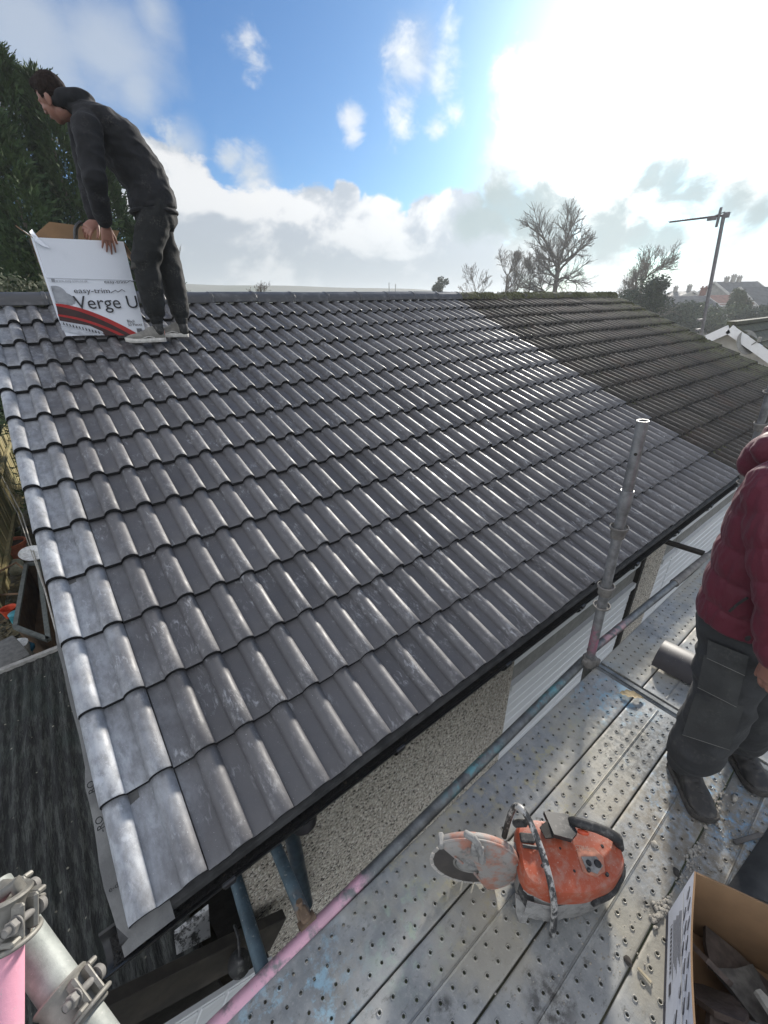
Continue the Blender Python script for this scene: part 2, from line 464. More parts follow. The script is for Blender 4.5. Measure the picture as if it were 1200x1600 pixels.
# --- tile materials
def tile_mat(name):
    M = Mat(name, (0.050, 0.050, 0.056), 0.4, 0, 0.5)
    R = M.rnd(); O = M.obj(); P = M.pos()
    M.c = M.mix(R, (0.074, 0.072, 0.076), (0.104, 0.101, 0.105))
    M.over(M.ramp(M.noise(9, 6, 0.65, O, seed=R), 0.42, 0.75, 0, 0.35), (0.12, 0.118, 0.122))
    # pale scuffs and hand marks left by cement dust: streaky patches in random places
    patch = M.ramp(M.noise(7, 3, 0.5, O, seed=R), 0.50, 0.66)
    streak = M.ramp(M.noise(60, 5, 0.7, O, (1.0, 0.35, 1), 0.6, (0, 0, 0.5), seed=R), 0.50, 0.68)
    M.over(M.math('MULTIPLY', M.math('MULTIPLY', patch, streak), 0.55), (0.46, 0.47, 0.49))
    # rubbed crests
    oz = M.sepxyz(O, 2)
    crest = M.ramp(oz, 0.004, 0.026)
    rub = M.ramp(M.noise(45, 6, 0.7, O, (1, 0.6, 1), seed=R), 0.48, 0.72)
    M.over(M.math('MULTIPLY', M.math('MULTIPLY', crest, rub), 0.42), (0.36, 0.36, 0.365))
    # thick dust from cutting along the verge, thinning inwards
    px = M.sepxyz(P, 0); py = M.sepxyz(P, 1)
    edge = M.ramp(M.math('ADD', px, M.math('MULTIPLY', M.noise(3.5, 6, 0.65, P), -0.50)), -0.38, 0.02, 1.0, 0.0)
    dust = M.math('MAXIMUM', M.ramp(M.noise(34, 7, 0.68, P, (1, 0.45, 0.45)), 0.30, 0.66, 0.35, 0.85), M.ramp(M.noise(8, 6, 0.7, P, (1, 0.6, 0.6)), 0.52, 0.68))
    M.over(M.math('MULTIPLY', M.math('MULTIPLY', edge, dust), 0.78), (0.50, 0.53, 0.57))
    # a dusting over the walked area near the ridge
    top = M.math('MULTIPLY', M.ramp(py, 1.8, 3.4), M.ramp(px, 0.9, 2.6, 1.0, 0.15))
    M.over(M.math('MULTIPLY', M.math('MULTIPLY', top, M.ramp(M.noise(24, 6, 0.7, P, (1, 0.6, 1)), 0.45, 0.7)), 0.38), (0.4, 0.41, 0.43))
    sp = M.ramp(M.noise(170, 2, 0.5, O, seed=R), 0.70, 0.76)
    M.over(M.math('MULTIPLY', sp, 0.5), (0.55, 0.55, 0.55))
    M.rough(M.ramp(M.noise(14, 5, 0.6, O, seed=R), 0.3, 0.7, 0.46, 0.64))
    M.bump(M.noise(220, 4, 0.6, O), 0.12, 0.002)
    return M.done()
M_tile = tile_mat('slate_grey_tile')
def old_tile_mat(name):
    M = Mat(name, (0.035, 0.031, 0.027), 0.74, 0, 0.3)
    R = M.rnd(); O = M.obj(); P = M.pos()
    M.c = M.mix(R, (0.027, 0.0245, 0.022), (0.052, 0.046, 0.041))
    M.over(M.ramp(M.noise(2.2, 5, 0.6, P), 0.5, 0.7, 0, 0.6), (0.055, 0.034, 0.026))
    M.over(M.ramp(M.noise(30, 6, 0.7, P), 0.5, 0.7, 0, 0.5), (0.085, 0.08, 0.07))
    moss = M.math('MULTIPLY', M.ramp(M.noise(14, 6, 0.7, P), 0.46, 0.62), M.ramp(M.noise(1.1, 4, 0.6, P), 0.44, 0.62))
    M.over(M.math('MULTIPLY', moss, 0.42), (0.050, 0.052, 0.030))
    M.over(M.ramp(M.voro(26, P), 0.10, 0.02), (0.25, 0.25, 0.22))
    px = M.sepxyz(P, 0)
    M.over(M.math('MULTIPLY', M.ramp(px, 8.6, 10.3), M.ramp(M.noise(9, 6, 0.7, P), 0.40, 0.58)), (0.075, 0.078, 0.045))
    M.bump(M.noise(60, 6, 0.7, P), 0.7, 0.008)
    return M.done()
M_old = old_tile_mat('weathered_brown_tile')

M_edge_shade = simple('shaded_tile_edge', (0.014, 0.014, 0.015), 0.8, var=.4, scale=30, spec=.2)  # shade of the tile front faces painted in as a near-black colour
def roll_profile(x0, x1):
    """(x, z) points across; roll k fills [.15k-.072, .15k]"""
    pts = []
    k0 = int(math.floor((x0 + 1e-6) / ROLL)); k = k0
    S = [-1, -0.93, -0.8, -0.55, -0.2, 0.2, 0.55, 0.8, 0.93, 1]
    cand = []
    for k in range(k0 - 1, k0 + 6):
        c = ROLL * k - 0.040
        for q in S:
            z = 0.034 * max(0.0, 1 - abs(q) ** 2.5) ** 0.72
            cand.append((c + q * 0.0405, z))
        cand.append((ROLL * k + 0.040, 0.0))
    cand.sort()
    pts = [p for p in cand if x0 - 1e-6 <= p[0] <= x1 + 1e-6]
    return pts
def tile_mesh(name, x0, x1, mat, L=0.40, lip=0.025, left_side=False, right_side=False, wob=0.0):
    """interlocking tile: tail edge at y=0; front face, arris, top; x measured from the tile's own left"""
    P = roll_profile(x0, x1)
    b = MB()
    if P[0][0] > x0 + 1e-4: P = [(x0, 0.0)] + P
    if P[-1][0] < x1 - 1e-4: P = P + [(x1 - 0.0012, P[-1][1])]
    if not right_side: P = P[:-1] + [(P[-1][0] - 0.0036, P[-1][1]), (P[-1][0] - 0.0032, P[-1][1] - 0.010)]
    n = len(P)
    drop = -0.031 / G
    rows = [(0.012, None), (0.0, -lip), (0.0, -0.005), (0.005, 0.0), (0.10, 0.0), (L, 0.0)]
    vs = []
    for (y, dz) in rows:
        for (x, z) in P:
            zz = z * (1.0 if dz is not None else 0.8)
            vs.append((x - x0, y, zz + (dz if dz is not None else -lip - 0.001) + drop * y))
    fs = [(r * n + i, r * n + i + 1, (r + 1) * n + i + 1, (r + 1) * n + i) for r in range(len(rows) - 1) for i in range(n - 1)]
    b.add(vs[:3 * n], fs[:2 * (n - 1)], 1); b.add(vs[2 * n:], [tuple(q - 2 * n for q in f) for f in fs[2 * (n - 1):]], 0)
    for side, on in ((0, left_side), (n - 1, right_side)):
        if on:
            x, z = P[side]
            b.add([(x - x0, 0, z - 0.001), (x - x0, L, z + drop * L), (x - x0, L, -0.03 + drop * L), (x - x0, 0, -lip - 0.012)], [(0, 1, 2, 3)])
    me = b.mesh(name, [mat, M_edge_shade], 50)
    return me
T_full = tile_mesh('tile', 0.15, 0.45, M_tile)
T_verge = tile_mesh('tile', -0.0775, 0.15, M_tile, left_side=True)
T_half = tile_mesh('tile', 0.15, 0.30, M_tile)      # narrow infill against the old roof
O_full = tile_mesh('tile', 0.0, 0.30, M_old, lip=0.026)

M_felt = Mat('roof_felt', (0.10, 0.10, 0.098), 0.8)
M_felt.over(M_felt.ramp(M_felt.noise(9, 6), 0.4, 0.7), (0.16, 0.16, 0.155)).bump(M_felt.noise(30, 5), 0.4, 0.01)
M_felt.over(M_felt.ramp(M_felt.noise(4, 5), 0.55, 0.7, 0, 0.6), (0.22, 0.22, 0.21)); M_felt = M_felt.done()
M_eav = simple('eaves_strip_mat', (0.035, 0.035, 0.035), 0.6, var=.5, scale=14)
M_print = simple('felt_print', (0.02, 0.02, 0.02), 0.8)
M_dark = simple('dark_timber', (0.02, 0.017, 0.014), 0.8, bump=0.3)
M_render = Mat('pebble_dash', (0.30, 0.26, 0.21), 0.9)
vr = M_render.voro(84); vc = M_render.voro(84, out='Color')
hue = M_render.sepxyz(vc, 0)
M_render.c = M_render.mix(M_render.ramp(hue, 0.1, 0.9), (0.44, 0.395, 0.33), (0.68, 0.62, 0.53))
M_render.over(M_render.ramp(M_render.sepxyz(vc, 1), 0.86, 0.90), (0.05, 0.04, 0.035)).over(M_render.ramp(M_render.sepxyz(vc, 2), 0.86, 0.90), (0.80, 0.76, 0.68))
M_render.over(M_render.ramp(vr, 0.5, 0.75, 0, 0.6), (0.16, 0.14, 0.115)).over(M_render.ramp(M_render.noise(1.5, 5), 0.48, 0.72, 0, 0.3), (0.22, 0.19, 0.16))
M_render.bump(M_render.ramp(vr, 0.0, 0.7, 1.0, 0.0), 0.75, 0.010); M_render = M_render.done()
M_white = Mat('white_plastic', (0.72, 0.73, 0.74), 0.4)
M_white.over(M_white.ramp(M_white.noise(6, 6, 0.6, None, (0.3, 1, 2)), 0.5, 0.8, 0, 0.45), (0.42, 0.43, 0.43)); M_white = M_white.done()
M_greystrip = simple('grey_trim', (0.22, 0.215, 0.20), 0.6, var=0.15)
M_gut = Mat('black_plastic', (0.012, 0.012, 0.013), 0.35)
M_gut.over(M_gut.ramp(M_gut.noise(16, 6), 0.52, 0.75, 0, 0.5), (0.06, 0.058, 0.052)); M_gut = M_gut.done()
M_muck = Mat('gutter_muck', (0.012, 0.011, 0.010), 0.9)
M_muck.over(M_muck.ramp(M_muck.noise(60, 4), 0.6, 0.7), (0.06, 0.045, 0.03)).bump(M_muck.noise(70, 4), 1.0, 0.02); M_muck = M_muck.done()

# === the bungalow with the new roof
XB = 5.40                      # party line between new and old tiles
house = thing('bungalow', 'pebble-dashed bungalow with a newly laid smooth dark grey tiled roof', 'house', (2.6, 2.4, ZG))
roof = MB()
def slab(x0, x1, v0, v1, h, t):
    P = [rp(x, v, hh) for hh in (h, h - t) for (x, v) in ((x0, v0), (x1, v0), (x1, v1), (x0, v1))]
    return P, [(0, 1, 2, 3), (7, 6, 5, 4), (0, 4, 5, 1), (1, 5, 6, 2), (2, 6, 7, 3), (3, 7, 4, 0)]
roof.add(*slab(-0.05, XB - 0.003, 0.06, 4.42, -0.052, 0.03))
# back slope, seen only from elsewhere
YR = 4.45 * CA; ZR = 4.45 * SA
roof.prism([(-0.05, YR + 0.02, ZR - 0.10), (-0.05, 2 * YR - 0.05, -0.06), (-0.05, 2 * YR - 0.05, -0.10), (-0.05, YR + 0.02, ZR - 0.14)], (XB + 0.047, 0, 0))
roof = roof.build('roof', M_felt, house)
pinv = world_of(roof).inverted()
def put_tile(me, x, j, parent, pin, jit=1.0):
    o = bpy.data.objects.new('tile', me); COL.objects.link(o)
    o.parent = parent; o.matrix_parent_inverse = pin
    v = j * G if j > 0 else -0.010
    h = random.uniform(-0.0010, 0.0014) * jit
    o.location = rp(x + random.uniform(-0.0012, 0.0012) * jit, v + random.uniform(-0.0035, 0.0035) * min(jit, 2), h)
    o.rotation_euler = (AL + random.uniform(-0.004, 0.004) * jit, random.uniform(-0.004, 0.004) * jit, random.uniform(-0.004, 0.004) * min(jit, 2))
    return o
for j in range(13):
    put_tile(T_verge, -0.0775, j, roof, pinv)
    for k in range(17): put_tile(T_full, 0.15 + 0.30 * k, j, roof, pinv)
    put_tile(T_half, 5.25, j, roof, pinv)
# ridge tiles of the new roof
M_ridge = Mat('ridge_tile_grey', (0.055, 0.055, 0.058), 0.45)
M_ridge.over(M_ridge.ramp(M_ridge.noise(12, 6), 0.5, 0.75, 0, 0.6), (0.15, 0.15, 0.15)); M_ridge = M_ridge.done()
def ridge_mesh(L, r, mat, name='ridge_tile'):
    b = MB(); n = 12
    pr = [(math.cos(math.pi * (0.03 + 0.94 * k / n)) * r, math.sin(math.pi * (0.03 + 0.94 * k / n)) * r * 0.82) for k in range(n + 1)]
    rows = [(0, 0.97), (0.004, 1.0), (L - 0.03, 1.0), (L - 0.026, 1.05), (L - 0.004, 1.05), (L, 1.02)]
    vs = [(x, y * q, z * q) for (x, q) in rows for (y, z) in pr] + [(L, y * 0.86, z * 0.86 - 0.004) for (y, z) in pr] + [(0, y * 0.86, z * 0.86 - 0.004) for (y, z) in pr]
    K = n + 1; m_ = len(rows)
    fs = [(i * K + k, i * K + k + 1, (i + 1) * K + k + 1, (i + 1) * K + k) for i in range(m_ + 1) for k in range(n)]
    fs += [((m_ + 1) * K + k, (m_ + 1) * K + k + 1, k + 1, k) for k in range(n)]
    b.add(vs, fs); return b.mesh(name, mat, 40)
RM = ridge_mesh(0.468, 0.135, M_ridge)
x = -0.55
while x < XB - 0.1:
    if -0.2 < x + 0.47 and not (x < -0.1):
        pass
    o = bpy.data.objects.new('ridge_tile', RM); COL.objects.link(o); o.parent = roof; o.matrix_parent_inverse = pinv
    xx = max(x, -0.11)
    if x < -0.2: x += 0.47; 
    o.location = (x, YR + random.uniform(-.004, .004), ZR - 0.055 + random.uniform(-.004, .004))
    o.rotation_euler = (random.uniform(-.02, .02), random.uniform(-.004, .004), random.uniform(-.006, .006))
    x += 0.468
# membrane hanging past the verge, printed
mb = MB(); nn = 26; vsm = []
for i in range(nn + 1):
    v = -0.06 + i * (1.62 / nn)
    e = -0.106 + 0.002 * math.sin(i * 1.3) + (0.02 if v > 1.0 else 0.0) * min(1, (v - 1.0) * 3 if v > 1 else 0)
    if v > 0.45: e += 0.012
    e -= 0.012 * max(0, 1 - abs(v - 0.15) / 0.25)
    dz = -0.03 + 0.003 * math.sin(i * 0.9)
    vsm += [rp(e, v, dz - 0.012), rp(e + 0.02, v, dz - 0.004), rp(-0.05, v, -0.029), rp(0.03, v, -0.031)]
mb.add(vsm, [(i * 4 + k, i * 4 + k + 1, (i + 1) * 4 + k + 1, (i + 1) * 4 + k) for i in range(nn) for k in range(3)])
memb = mb.build('underlay', M_felt, house, 60)
# eaves carrier strip under the first course
ev = MB(); ev.sweep([(-0.11, 0, 0), (XB - 0.01, 0, 0)], [(0, 0.03, -0.030), (0, -0.012, -0.040), (0, -0.016, -0.060)])
ev.build('eaves_strip', M_eav, house)
# cut battens show dark under the verge
vb = MB()
for j in range(13):
    p = rp(-0.03, j * G + 0.30, -0.045); vb.box(p, (0.09, 0.03, 0.02), ROOFR)
vb = vb.build('batten_ends', M_dark, house)
# fascia, soffit
fs_ = MB(); fs_.box((XB / 2 - 0.02, 0.075, -0.15), (XB + 0.10, 0.022, 0.20)); fs_.build('fascia', M_dark, house)
so = MB(); so.box((XB / 2 - 0.02, 0.195, -0.25), (XB + 0.10, 0.21, 0.012)); so.build('soffit', M_dark, house)
# bargeboard and gable wall
bb = MB(); bb.bar(rp(-0.055, 0.05, -0.14), rp(-0.055, 4.42, -0.14), 0.022, 0.17, ROOFR @ Vector((0, 0, 1))); bb.build('bargeboard', M_dark, house)
def wallbox(b, x0, x1, y0, y1, z0, z1): b.box(((x0 + x1) / 2, (y0 + y1) / 2, (z0 + z1) / 2), (x1 - x0, y1 - y0, z1 - z0))
w = MB(); w.prism([(0.0, 0.9, ZG), (0.0, 2 * YR - 0.4, ZG), (0.0, 2 * YR - 0.4, -0.25), (0.0, YR, ZR - 0.22), (0.0, 0.9, 0.10)], (0.2, 0, 0)); w.build('gable_wall', M_render, house)
w = MB()
wallbox(w, 0.24, 2.30, 0.30, 0.52, ZG, -0.256); w.build('wall', M_render, house)
w = MB(); wallbox(w, 4.42, 5.02, 0.30, 0.52, ZG, -0.256); w.build('wall', M_render, house)
w = MB(); wallbox(w, 2.30, 4.42, 0.36, 0.52, ZG, -0.256); w.build('wall', M_greystrip, house)
w = MB(); wallbox(w, 5.02, XB - 0.003, 0.36, 0.52, ZG, -0.256); w.build('wall', M_greystrip, house)
# recess corner board
w = MB(); wallbox(w, 0.20, 0.238, 0.29, 0.50, ZG, -0.256); w.build('corner_board', M_dark, house)
w = MB(); wallbox(w, 0.0, 0.20, 0.88, 1.0, ZG, -0.256); w.build('recess_wall', M_dark, house)
# white window panelling below the eaves
def panelling(x0, x1, parent, ztop=-0.40):
    f = MB()
    wallbox(f, x0, x1, 0.300, 0.358, ztop - 0.42, ztop)                       # top white board
    fr = f.build('top_board', M_white, parent)
    g = MB(); wallbox(g, x0, x1, 0.322, 0.358, ztop - 0.62, ztop - 0.422); g.build('grey_strip', M_greystrip, parent)
    g = MB(); wallbox(g, x0, x1, 0.285, 0.358, ztop - 0.68, ztop - 0.622); g.build('window_frame', M_white, parent)
    z = ztop - 0.684
    me = None
    while z > ZG + 0.2:
        b = MB(); b.box((0, 0, 0), (x1 - x0 - 0.01, 0.030, 0.096), bev=0.006)
        if me is None: me = b.mesh('slat', M_white)
        o = bpy.data.objects.new('slat', me); COL.objects.link(o); o.parent = parent; set_pinv(o, parent)
        o.location = ((x0 + x1) / 2, 0.325 + random.uniform(-.001, .001), z - 0.05); z -= 0.103
panelling(2.305, 4.36, house)
w = MB(); wallbox(w, 4.362, 4.418, 0.28, 0.36, ZG, -0.256); w.build('door_post', M_dark, house)
panelling(5.03, XB - 0.01, house)
# gutter with brackets, muck and the ribbed outlet
def gutter(x0, x1, parent, yc=0.005, zc=-0.062, r=0.056):
    prof = [(0, math.cos(math.pi * (1 + k / 10)) * r, math.sin(math.pi * (1 + k / 10)) * r) for k in range(11)]
    inner = [(0, y * 0.93, z * 0.93 + 0.001) for (_, y, z) in reversed(prof)]
    pf = prof + [(0, r + 0.003, 0.004)] + inner[:] + [(0, -r - 0.003, 0.004), prof[0]]
    b = MB(); b.sweep([(x0, yc, zc), (x1, yc, zc)], pf)
    g = b.build('gutter', M_gut, parent, 50)
    mk = MB(); nx = int((x1 - x0) / 0.03); vs = []
    for i in range(nx + 1):
        for k in range(5):
            y = (k - 2) / 2 * 0.04
            vs.append((x0 + 0.02 + i * (x1 - x0 - 0.04) / nx, yc + y, zc - 0.036 + 0.5 * y * y / 0.04 + 0.008 * mnoise.noise(Vector((i * .4, k * .9, 3)))))
    mk.add(vs, [(i * 5 + k, i * 5 + k + 1, i * 5 + 5 + k + 1, i * 5 + 5 + k) for i in range(nx) for k in range(4)])
    mk.build('leaf_litter', M_muck, g, 60)
    k = 0; bme = None
    x = x0 + 0.35
    while x < x1:
        b = MB(); pr = [(0, math.cos(math.pi * (1 + q / 10)) * (r + 0.005), math.sin(math.pi * (1 + q / 10)) * (r + 0.005)) for q in range(11)]
        p2 = pr + [(0, y * 1.06, z * 1.06) for (_, y, z) in reversed(pr)]
        b.sweep([(-0.018, 0, 0), (0.018, 0, 0)], p2 + [p2[0]])
        b.box((0, -r - 0.004, 0.003), (0.045, 0.012, 0.018), bev=0.003); b.box((0, r + 0.01, 0.0), (0.03, 0.03, 0.05))
        if bme is None: bme = b.mesh('bracket', M_gut)
        o = bpy.data.objects.new('bracket', bme); COL.objects.link(o); o.parent = g; set_pinv(o, g)
        o.location = (x, yc, zc); x += 0.72
    return g
gut = gutter(-0.16, XB - 0.004, house)
M_out = simple('blue_black_pipe', (0.03, 0.045, 0.06), 0.4, var=0.3)
b = MB(); prof = []
cpt = [Vector((0.475, 0.0, -0.10)), Vector((0.475, 0.005, -0.15)), Vector((0.478, 0.03, -0.20)), Vector((0.482, 0.09, -0.24)), Vector((0.486, 0.17, -0.27)), Vector((0.49, 0.24, -0.33)), Vector((0.49, 0.265, -0.5)), Vector((0.49, 0.265, -2.3))]
pp = []; rr = []
for i in range(len(cpt) - 1):
    ns = 7 if i < 5 else 2
    for q in range(ns):
        pp.append(cpt[i].lerp(cpt[i + 1], q / ns)); rr.append(0.036 + (0.005 if (q % 3 == 0 and i < 5) else 0))
b.tube(pp, rr, 18); b.build('outlet_bend', M_out, gut, 60)
b = MB(); b.lathe([(0.02, 0.0), (0.045, -0.003), (0.05, -0.02), (0.052, -0.05), (0.0, -0.05)], (0.475, 0.0, -0.09), n=20); b.build('outlet', M_gut, gut, 40)
# printed words on the membrane
def text_mesh(body, size, mats, shear=0.0, extr=0.0006, name='lettering', align='LEFT'):
    cu = bpy.data.curves.new('t', 'FONT'); cu.body = body; cu.size = size; cu.extrude = extr; cu.shear = shear
    cu.align_x = align; cu.resolution_u = 3
    ob = bpy.data.objects.new('t', cu)
    COL.objects.link(ob); dg = bpy.context.evaluated_depsgraph_get()
    me = bpy.data.meshes.new_from_object(ob.evaluated_get(dg)); me.name = name
    me.materials.clear(); me.materials.append(mats)
    bpy.data.objects.remove(ob); bpy.data.curves.remove(cu)
    return me
def put_text(body, size, mat, origin, xdir, ydir, parent, name='lettering', **kw):
    me = text_mesh(body, size, mat, **kw)
    xd = Vector(xdir).normalized(); yd = (Vector(ydir) - xd * xd.dot(Vector(ydir))).normalized(); zd = xd.cross(yd)
    o = bpy.data.objects.new(name, me); COL.objects.link(o)
    o.matrix_world = Matrix(((xd.x, yd.x, zd.x, origin[0]), (xd.y, yd.y, zd.y, origin[1]), (xd.z, yd.z, zd.z, origin[2]), (0, 0, 0, 1)))
    mwx = o.matrix_world.copy()
    if parent is not None:
        o.parent = parent; o.matrix_parent_inverse = world_of(parent).inverted(); o.matrix_basis = mwx
    return o
UPV = ROOFR @ Vector((0, 1, 0))
put_text('RO', 0.030, M_print, rp(-0.079, 0.40, -0.0235), UPV, (-1, 0, 0), memb)
put_text('-RO', 0.030, M_print, rp(-0.079, 0.27, -0.0235), UPV, (-1, 0, 0), memb)
put_text('e-d', 0.020, M_print, rp(-0.106, 0.105, -0.0235), (1, 0, 0), UPV, memb)

# === the neighbour with the old roof
XE = 10.5
nb = thing('bungalow', 'joined neighbouring bungalow with old mossy brown tiled roof', 'house', (8.0, 2.4, ZG))
def sag(x): return 0.0
r2 = MB(); P, F = slab(XB + 0.003, XE - 0.05, 0.06, 4.42, -0.052, 0.03); r2.add(P, F)
r2.prism([(XB + 0.003, YR + 0.02, ZR - 0.10), (XB + 0.003, 2 * YR - 0.05, -0.06), (XB + 0.003, 2 * YR - 0.05, -0.10), (XB + 0.003, YR + 0.02, ZR - 0.14)], (XE - XB - 0.05, 0, 0))
r2 = r2.build('roof', M_felt, nb); pin2 = world_of(r2).inverted()
for j in range(13):
    for k in range(17): put_tile(O_full, XB + 0.002 + 0.30 * k, j, r2, pin2, 3.0)
M_mossr = Mat('mossy_ridge', (0.06, 0.055, 0.05), 0.9)
M_mossr.over(M_mossr.ramp(M_mossr.noise(9, 6, 0.7), 0.38, 0.55), (0.085, 0.085, 0.035)).over(M_mossr.ramp(M_mossr.noise(25, 5), 0.55, 0.7), (0.2, 0.2, 0.18)).bump(M_mossr.noise(35, 6), 1.0, 0.02)
M_mossr = M_mossr.done()
RO = ridge_mesh(0.46, 0.125, M_mossr)
for k in range(11):
    o = bpy.data.objects.new('ridge_tile', RO); COL.objects.link(o); o.parent = r2; o.matrix_parent_inverse = pin2
    o.location = (XB + 0.02 + 0.461 * k, YR + random.uniform(-.008, .008), ZR - 0.065 + random.uniform(-.01, .01)); o.rotation_euler = (random.uniform(-.04, .04), random.uniform(-.008, .008), random.uniform(-.01, .01))
# moss cushions along ridge and verge: many small tufts, one mass
ms = MB()
def tuft(p, r):
    n = 5; a0 = random.random() * 6
    vs = [p + Vector((0, 0, r * random.uniform(.7, 1.2)))] + [p + Vector((math.cos(a0 + q * 1.257) * r, math.sin(a0 + q * 1.257) * r, -0.3 * r)) for q in range(n)]
    ms.add(vs, [(0, q + 1, (q + 1) % n + 1) for q in range(n)])
for i in range(1500):
    x = random.uniform(XB + .05, XE); a = random.uniform(0.35, 2.2); d = mnoise.noise(Vector((x * 3, 0, 7)))
    if d < -0.15: continue
    tuft(Vector((x, YR - math.cos(math.pi - a) * -0.12 - 0.0, ZR - 0.065 + math.sin(a) * 0.105)), random.uniform(.008, .028))
for i in range(2600):
    v = random.uniform(0.1, 4.4); x = XE - abs(random.gauss(0, 0.5))
    if mnoise.noise(Vector((x * 2, v * 2, 2))) < -0.05: continue
    tuft(rp(x, v, random.uniform(-.01, .015)), random.uniform(.008, .022))
for i in range(5200):
    j = random.randint(1, 12); x = random.uniform(XB + .1, XE)
    if mnoise.noise(Vector((x * 1.3, j * 0.8, 5))) < 0.0: continue
    tuft(rp(x, j * G + random.uniform(-.03, .004), -0.022 + random.uniform(-.004, .004)), random.uniform(.006, .015))
M_moss = simple('moss', (0.062, 0.064, 0.028), 0.95, var=0.5, scale=6)
ms.build('moss', M_moss, nb, kind='stuff')
w = MB(); wallbox(w, XB + 0.003, XE - 0.25, 0.36, 0.52, ZG, -0.256); w.build('wall', M_render, nb)
w = MB(); w.prism([(XE - 0.25, 0.36, ZG), (XE - 0.25, 2 * YR - 0.4, ZG), (XE - 0.25, 2 * YR - 0.4, -0.25), (XE - 0.25, YR, ZR - 0.22), (XE - 0.25, 0.36, -0.10)], (0.2, 0, 0)); w.build('gable_wall', M_render, nb)
fs_ = MB(); fs_.box(((XB + XE) / 2, 0.075, -0.15), (XE - XB - 0.01, 0.022, 0.20)); fs_.build('fascia', M_white, nb)
so = MB(); so.box(((XB + XE) / 2, 0.205, -0.25), (XE - XB - 0.01, 0.22, 0.012)); so.build('soffit', M_white, nb)
bb = MB(); bb.bar(rp(XE - 0.04, 0.05, -0.14), rp(XE - 0.04, 4.42, -0.14), 0.022, 0.17, ROOFR @ Vector((0, 0, 1))); bb.build('bargeboard', M_white, nb)
panelling(XB + 0.01, 7.6, nb)
gutter(XB + 0.004, XE + 0.05, nb)
# ------------------------------------------------------------------ scaffold
ZD = -0.33
M_steel = Mat('galvanised_steel', (0.30, 0.30, 0.29), 0.5, 0.25)
P = M_steel.pos()
M_steel.c = M_steel.mix(M_steel.ramp(M_steel.noise(7, 7, 0.65), 0.32, 0.68), (0.215, 0.225, 0.225), (0.34, 0.345, 0.335))
M_steel.over(M_steel.ramp(M_steel.noise(38, 6, 0.7), 0.50, 0.72, 0, 0.45), (0.42, 0.41, 0.38))
M_steel.over(M_steel.ramp(M_steel.noise(24, 6, 0.75, None, (1, 1.6, 1)), 0.54, 0.70, 0, 0.75), (0.10, 0.098, 0.09))
M_steel.over(M_steel.ramp(M_steel.noise(2.6, 6, 0.6), 0.46, 0.62, 0, 0.6), (0.40, 0.365, 0.285))
M_steel.over(M_steel.ramp(M_steel.noise(90, 4, 0.7), 0.62, 0.72, 0, 0.35), (0.52, 0.51, 0.48))
for (p, r, col, lo) in [((0.24, -0.34, ZD), 0.17, (0.33, 0.52, 0.62), .50), ((1.93, -0.93, ZD), 0.18, (0.16, 0.38, 0.62), .47), ((2.1, -0.40, ZD), 0.20, (0.24, 0.40, 0.50), .50),
                        ((1.75, -0.80, ZD), 0.2, (0.26, 0.42, 0.58), .54), ((0.62, -0.42, ZD), 0.12, (0.32, 0.42, 0.36), .48), ((1.5, -0.37, ZD), 0.3, (0.40, 0.36, 0.22), .52), ((0.9, -0.33, ZD), 0.3, (0.40, 0.36, 0.24), .52)]:
    k = M_steel.math('MULTIPLY', M_steel.near(p, r, 0.7), M_steel.ramp(M_steel.noise(17, 7, 0.72), lo, lo + 0.14))
    M_steel.over(M_steel.math('MULTIPLY', k, 0.8), col)
# dirt trodden in by the box and brown damp spots
for (p, r, col) in [((1.72, -1.03, ZD), 0.34, (0.20, 0.165, 0.115)), ((0.86, -0.83, ZD), 0.065, (0.035, 0.03, 0.025)), ((0.60, -0.635, ZD), 0.025, (0.03, 0.028, 0.025)), ((1.33, -0.92, ZD), 0.03, (0.03, 0.028, 0.025)),
                    ((1.95, -0.64, ZD), 0.2, (0.12, 0.12, 0.11))]:
    k = M_steel.math('MULTIPLY', M_steel.near(p, r, 0.6), M_steel.ramp(M_steel.noise(30, 6, 0.7), 0.38, 0.6))
    M_steel.over(M_steel.math('MULTIPLY', k, 0.8), col)
M_steel.rough(M_steel.ramp(M_steel.noise(20, 5), 0.3, 0.7, 0.42, 0.68))
M_steel.bump(M_steel.noise(50, 5, 0.65), 0.25, 0.006); M_steel = M_steel.done()

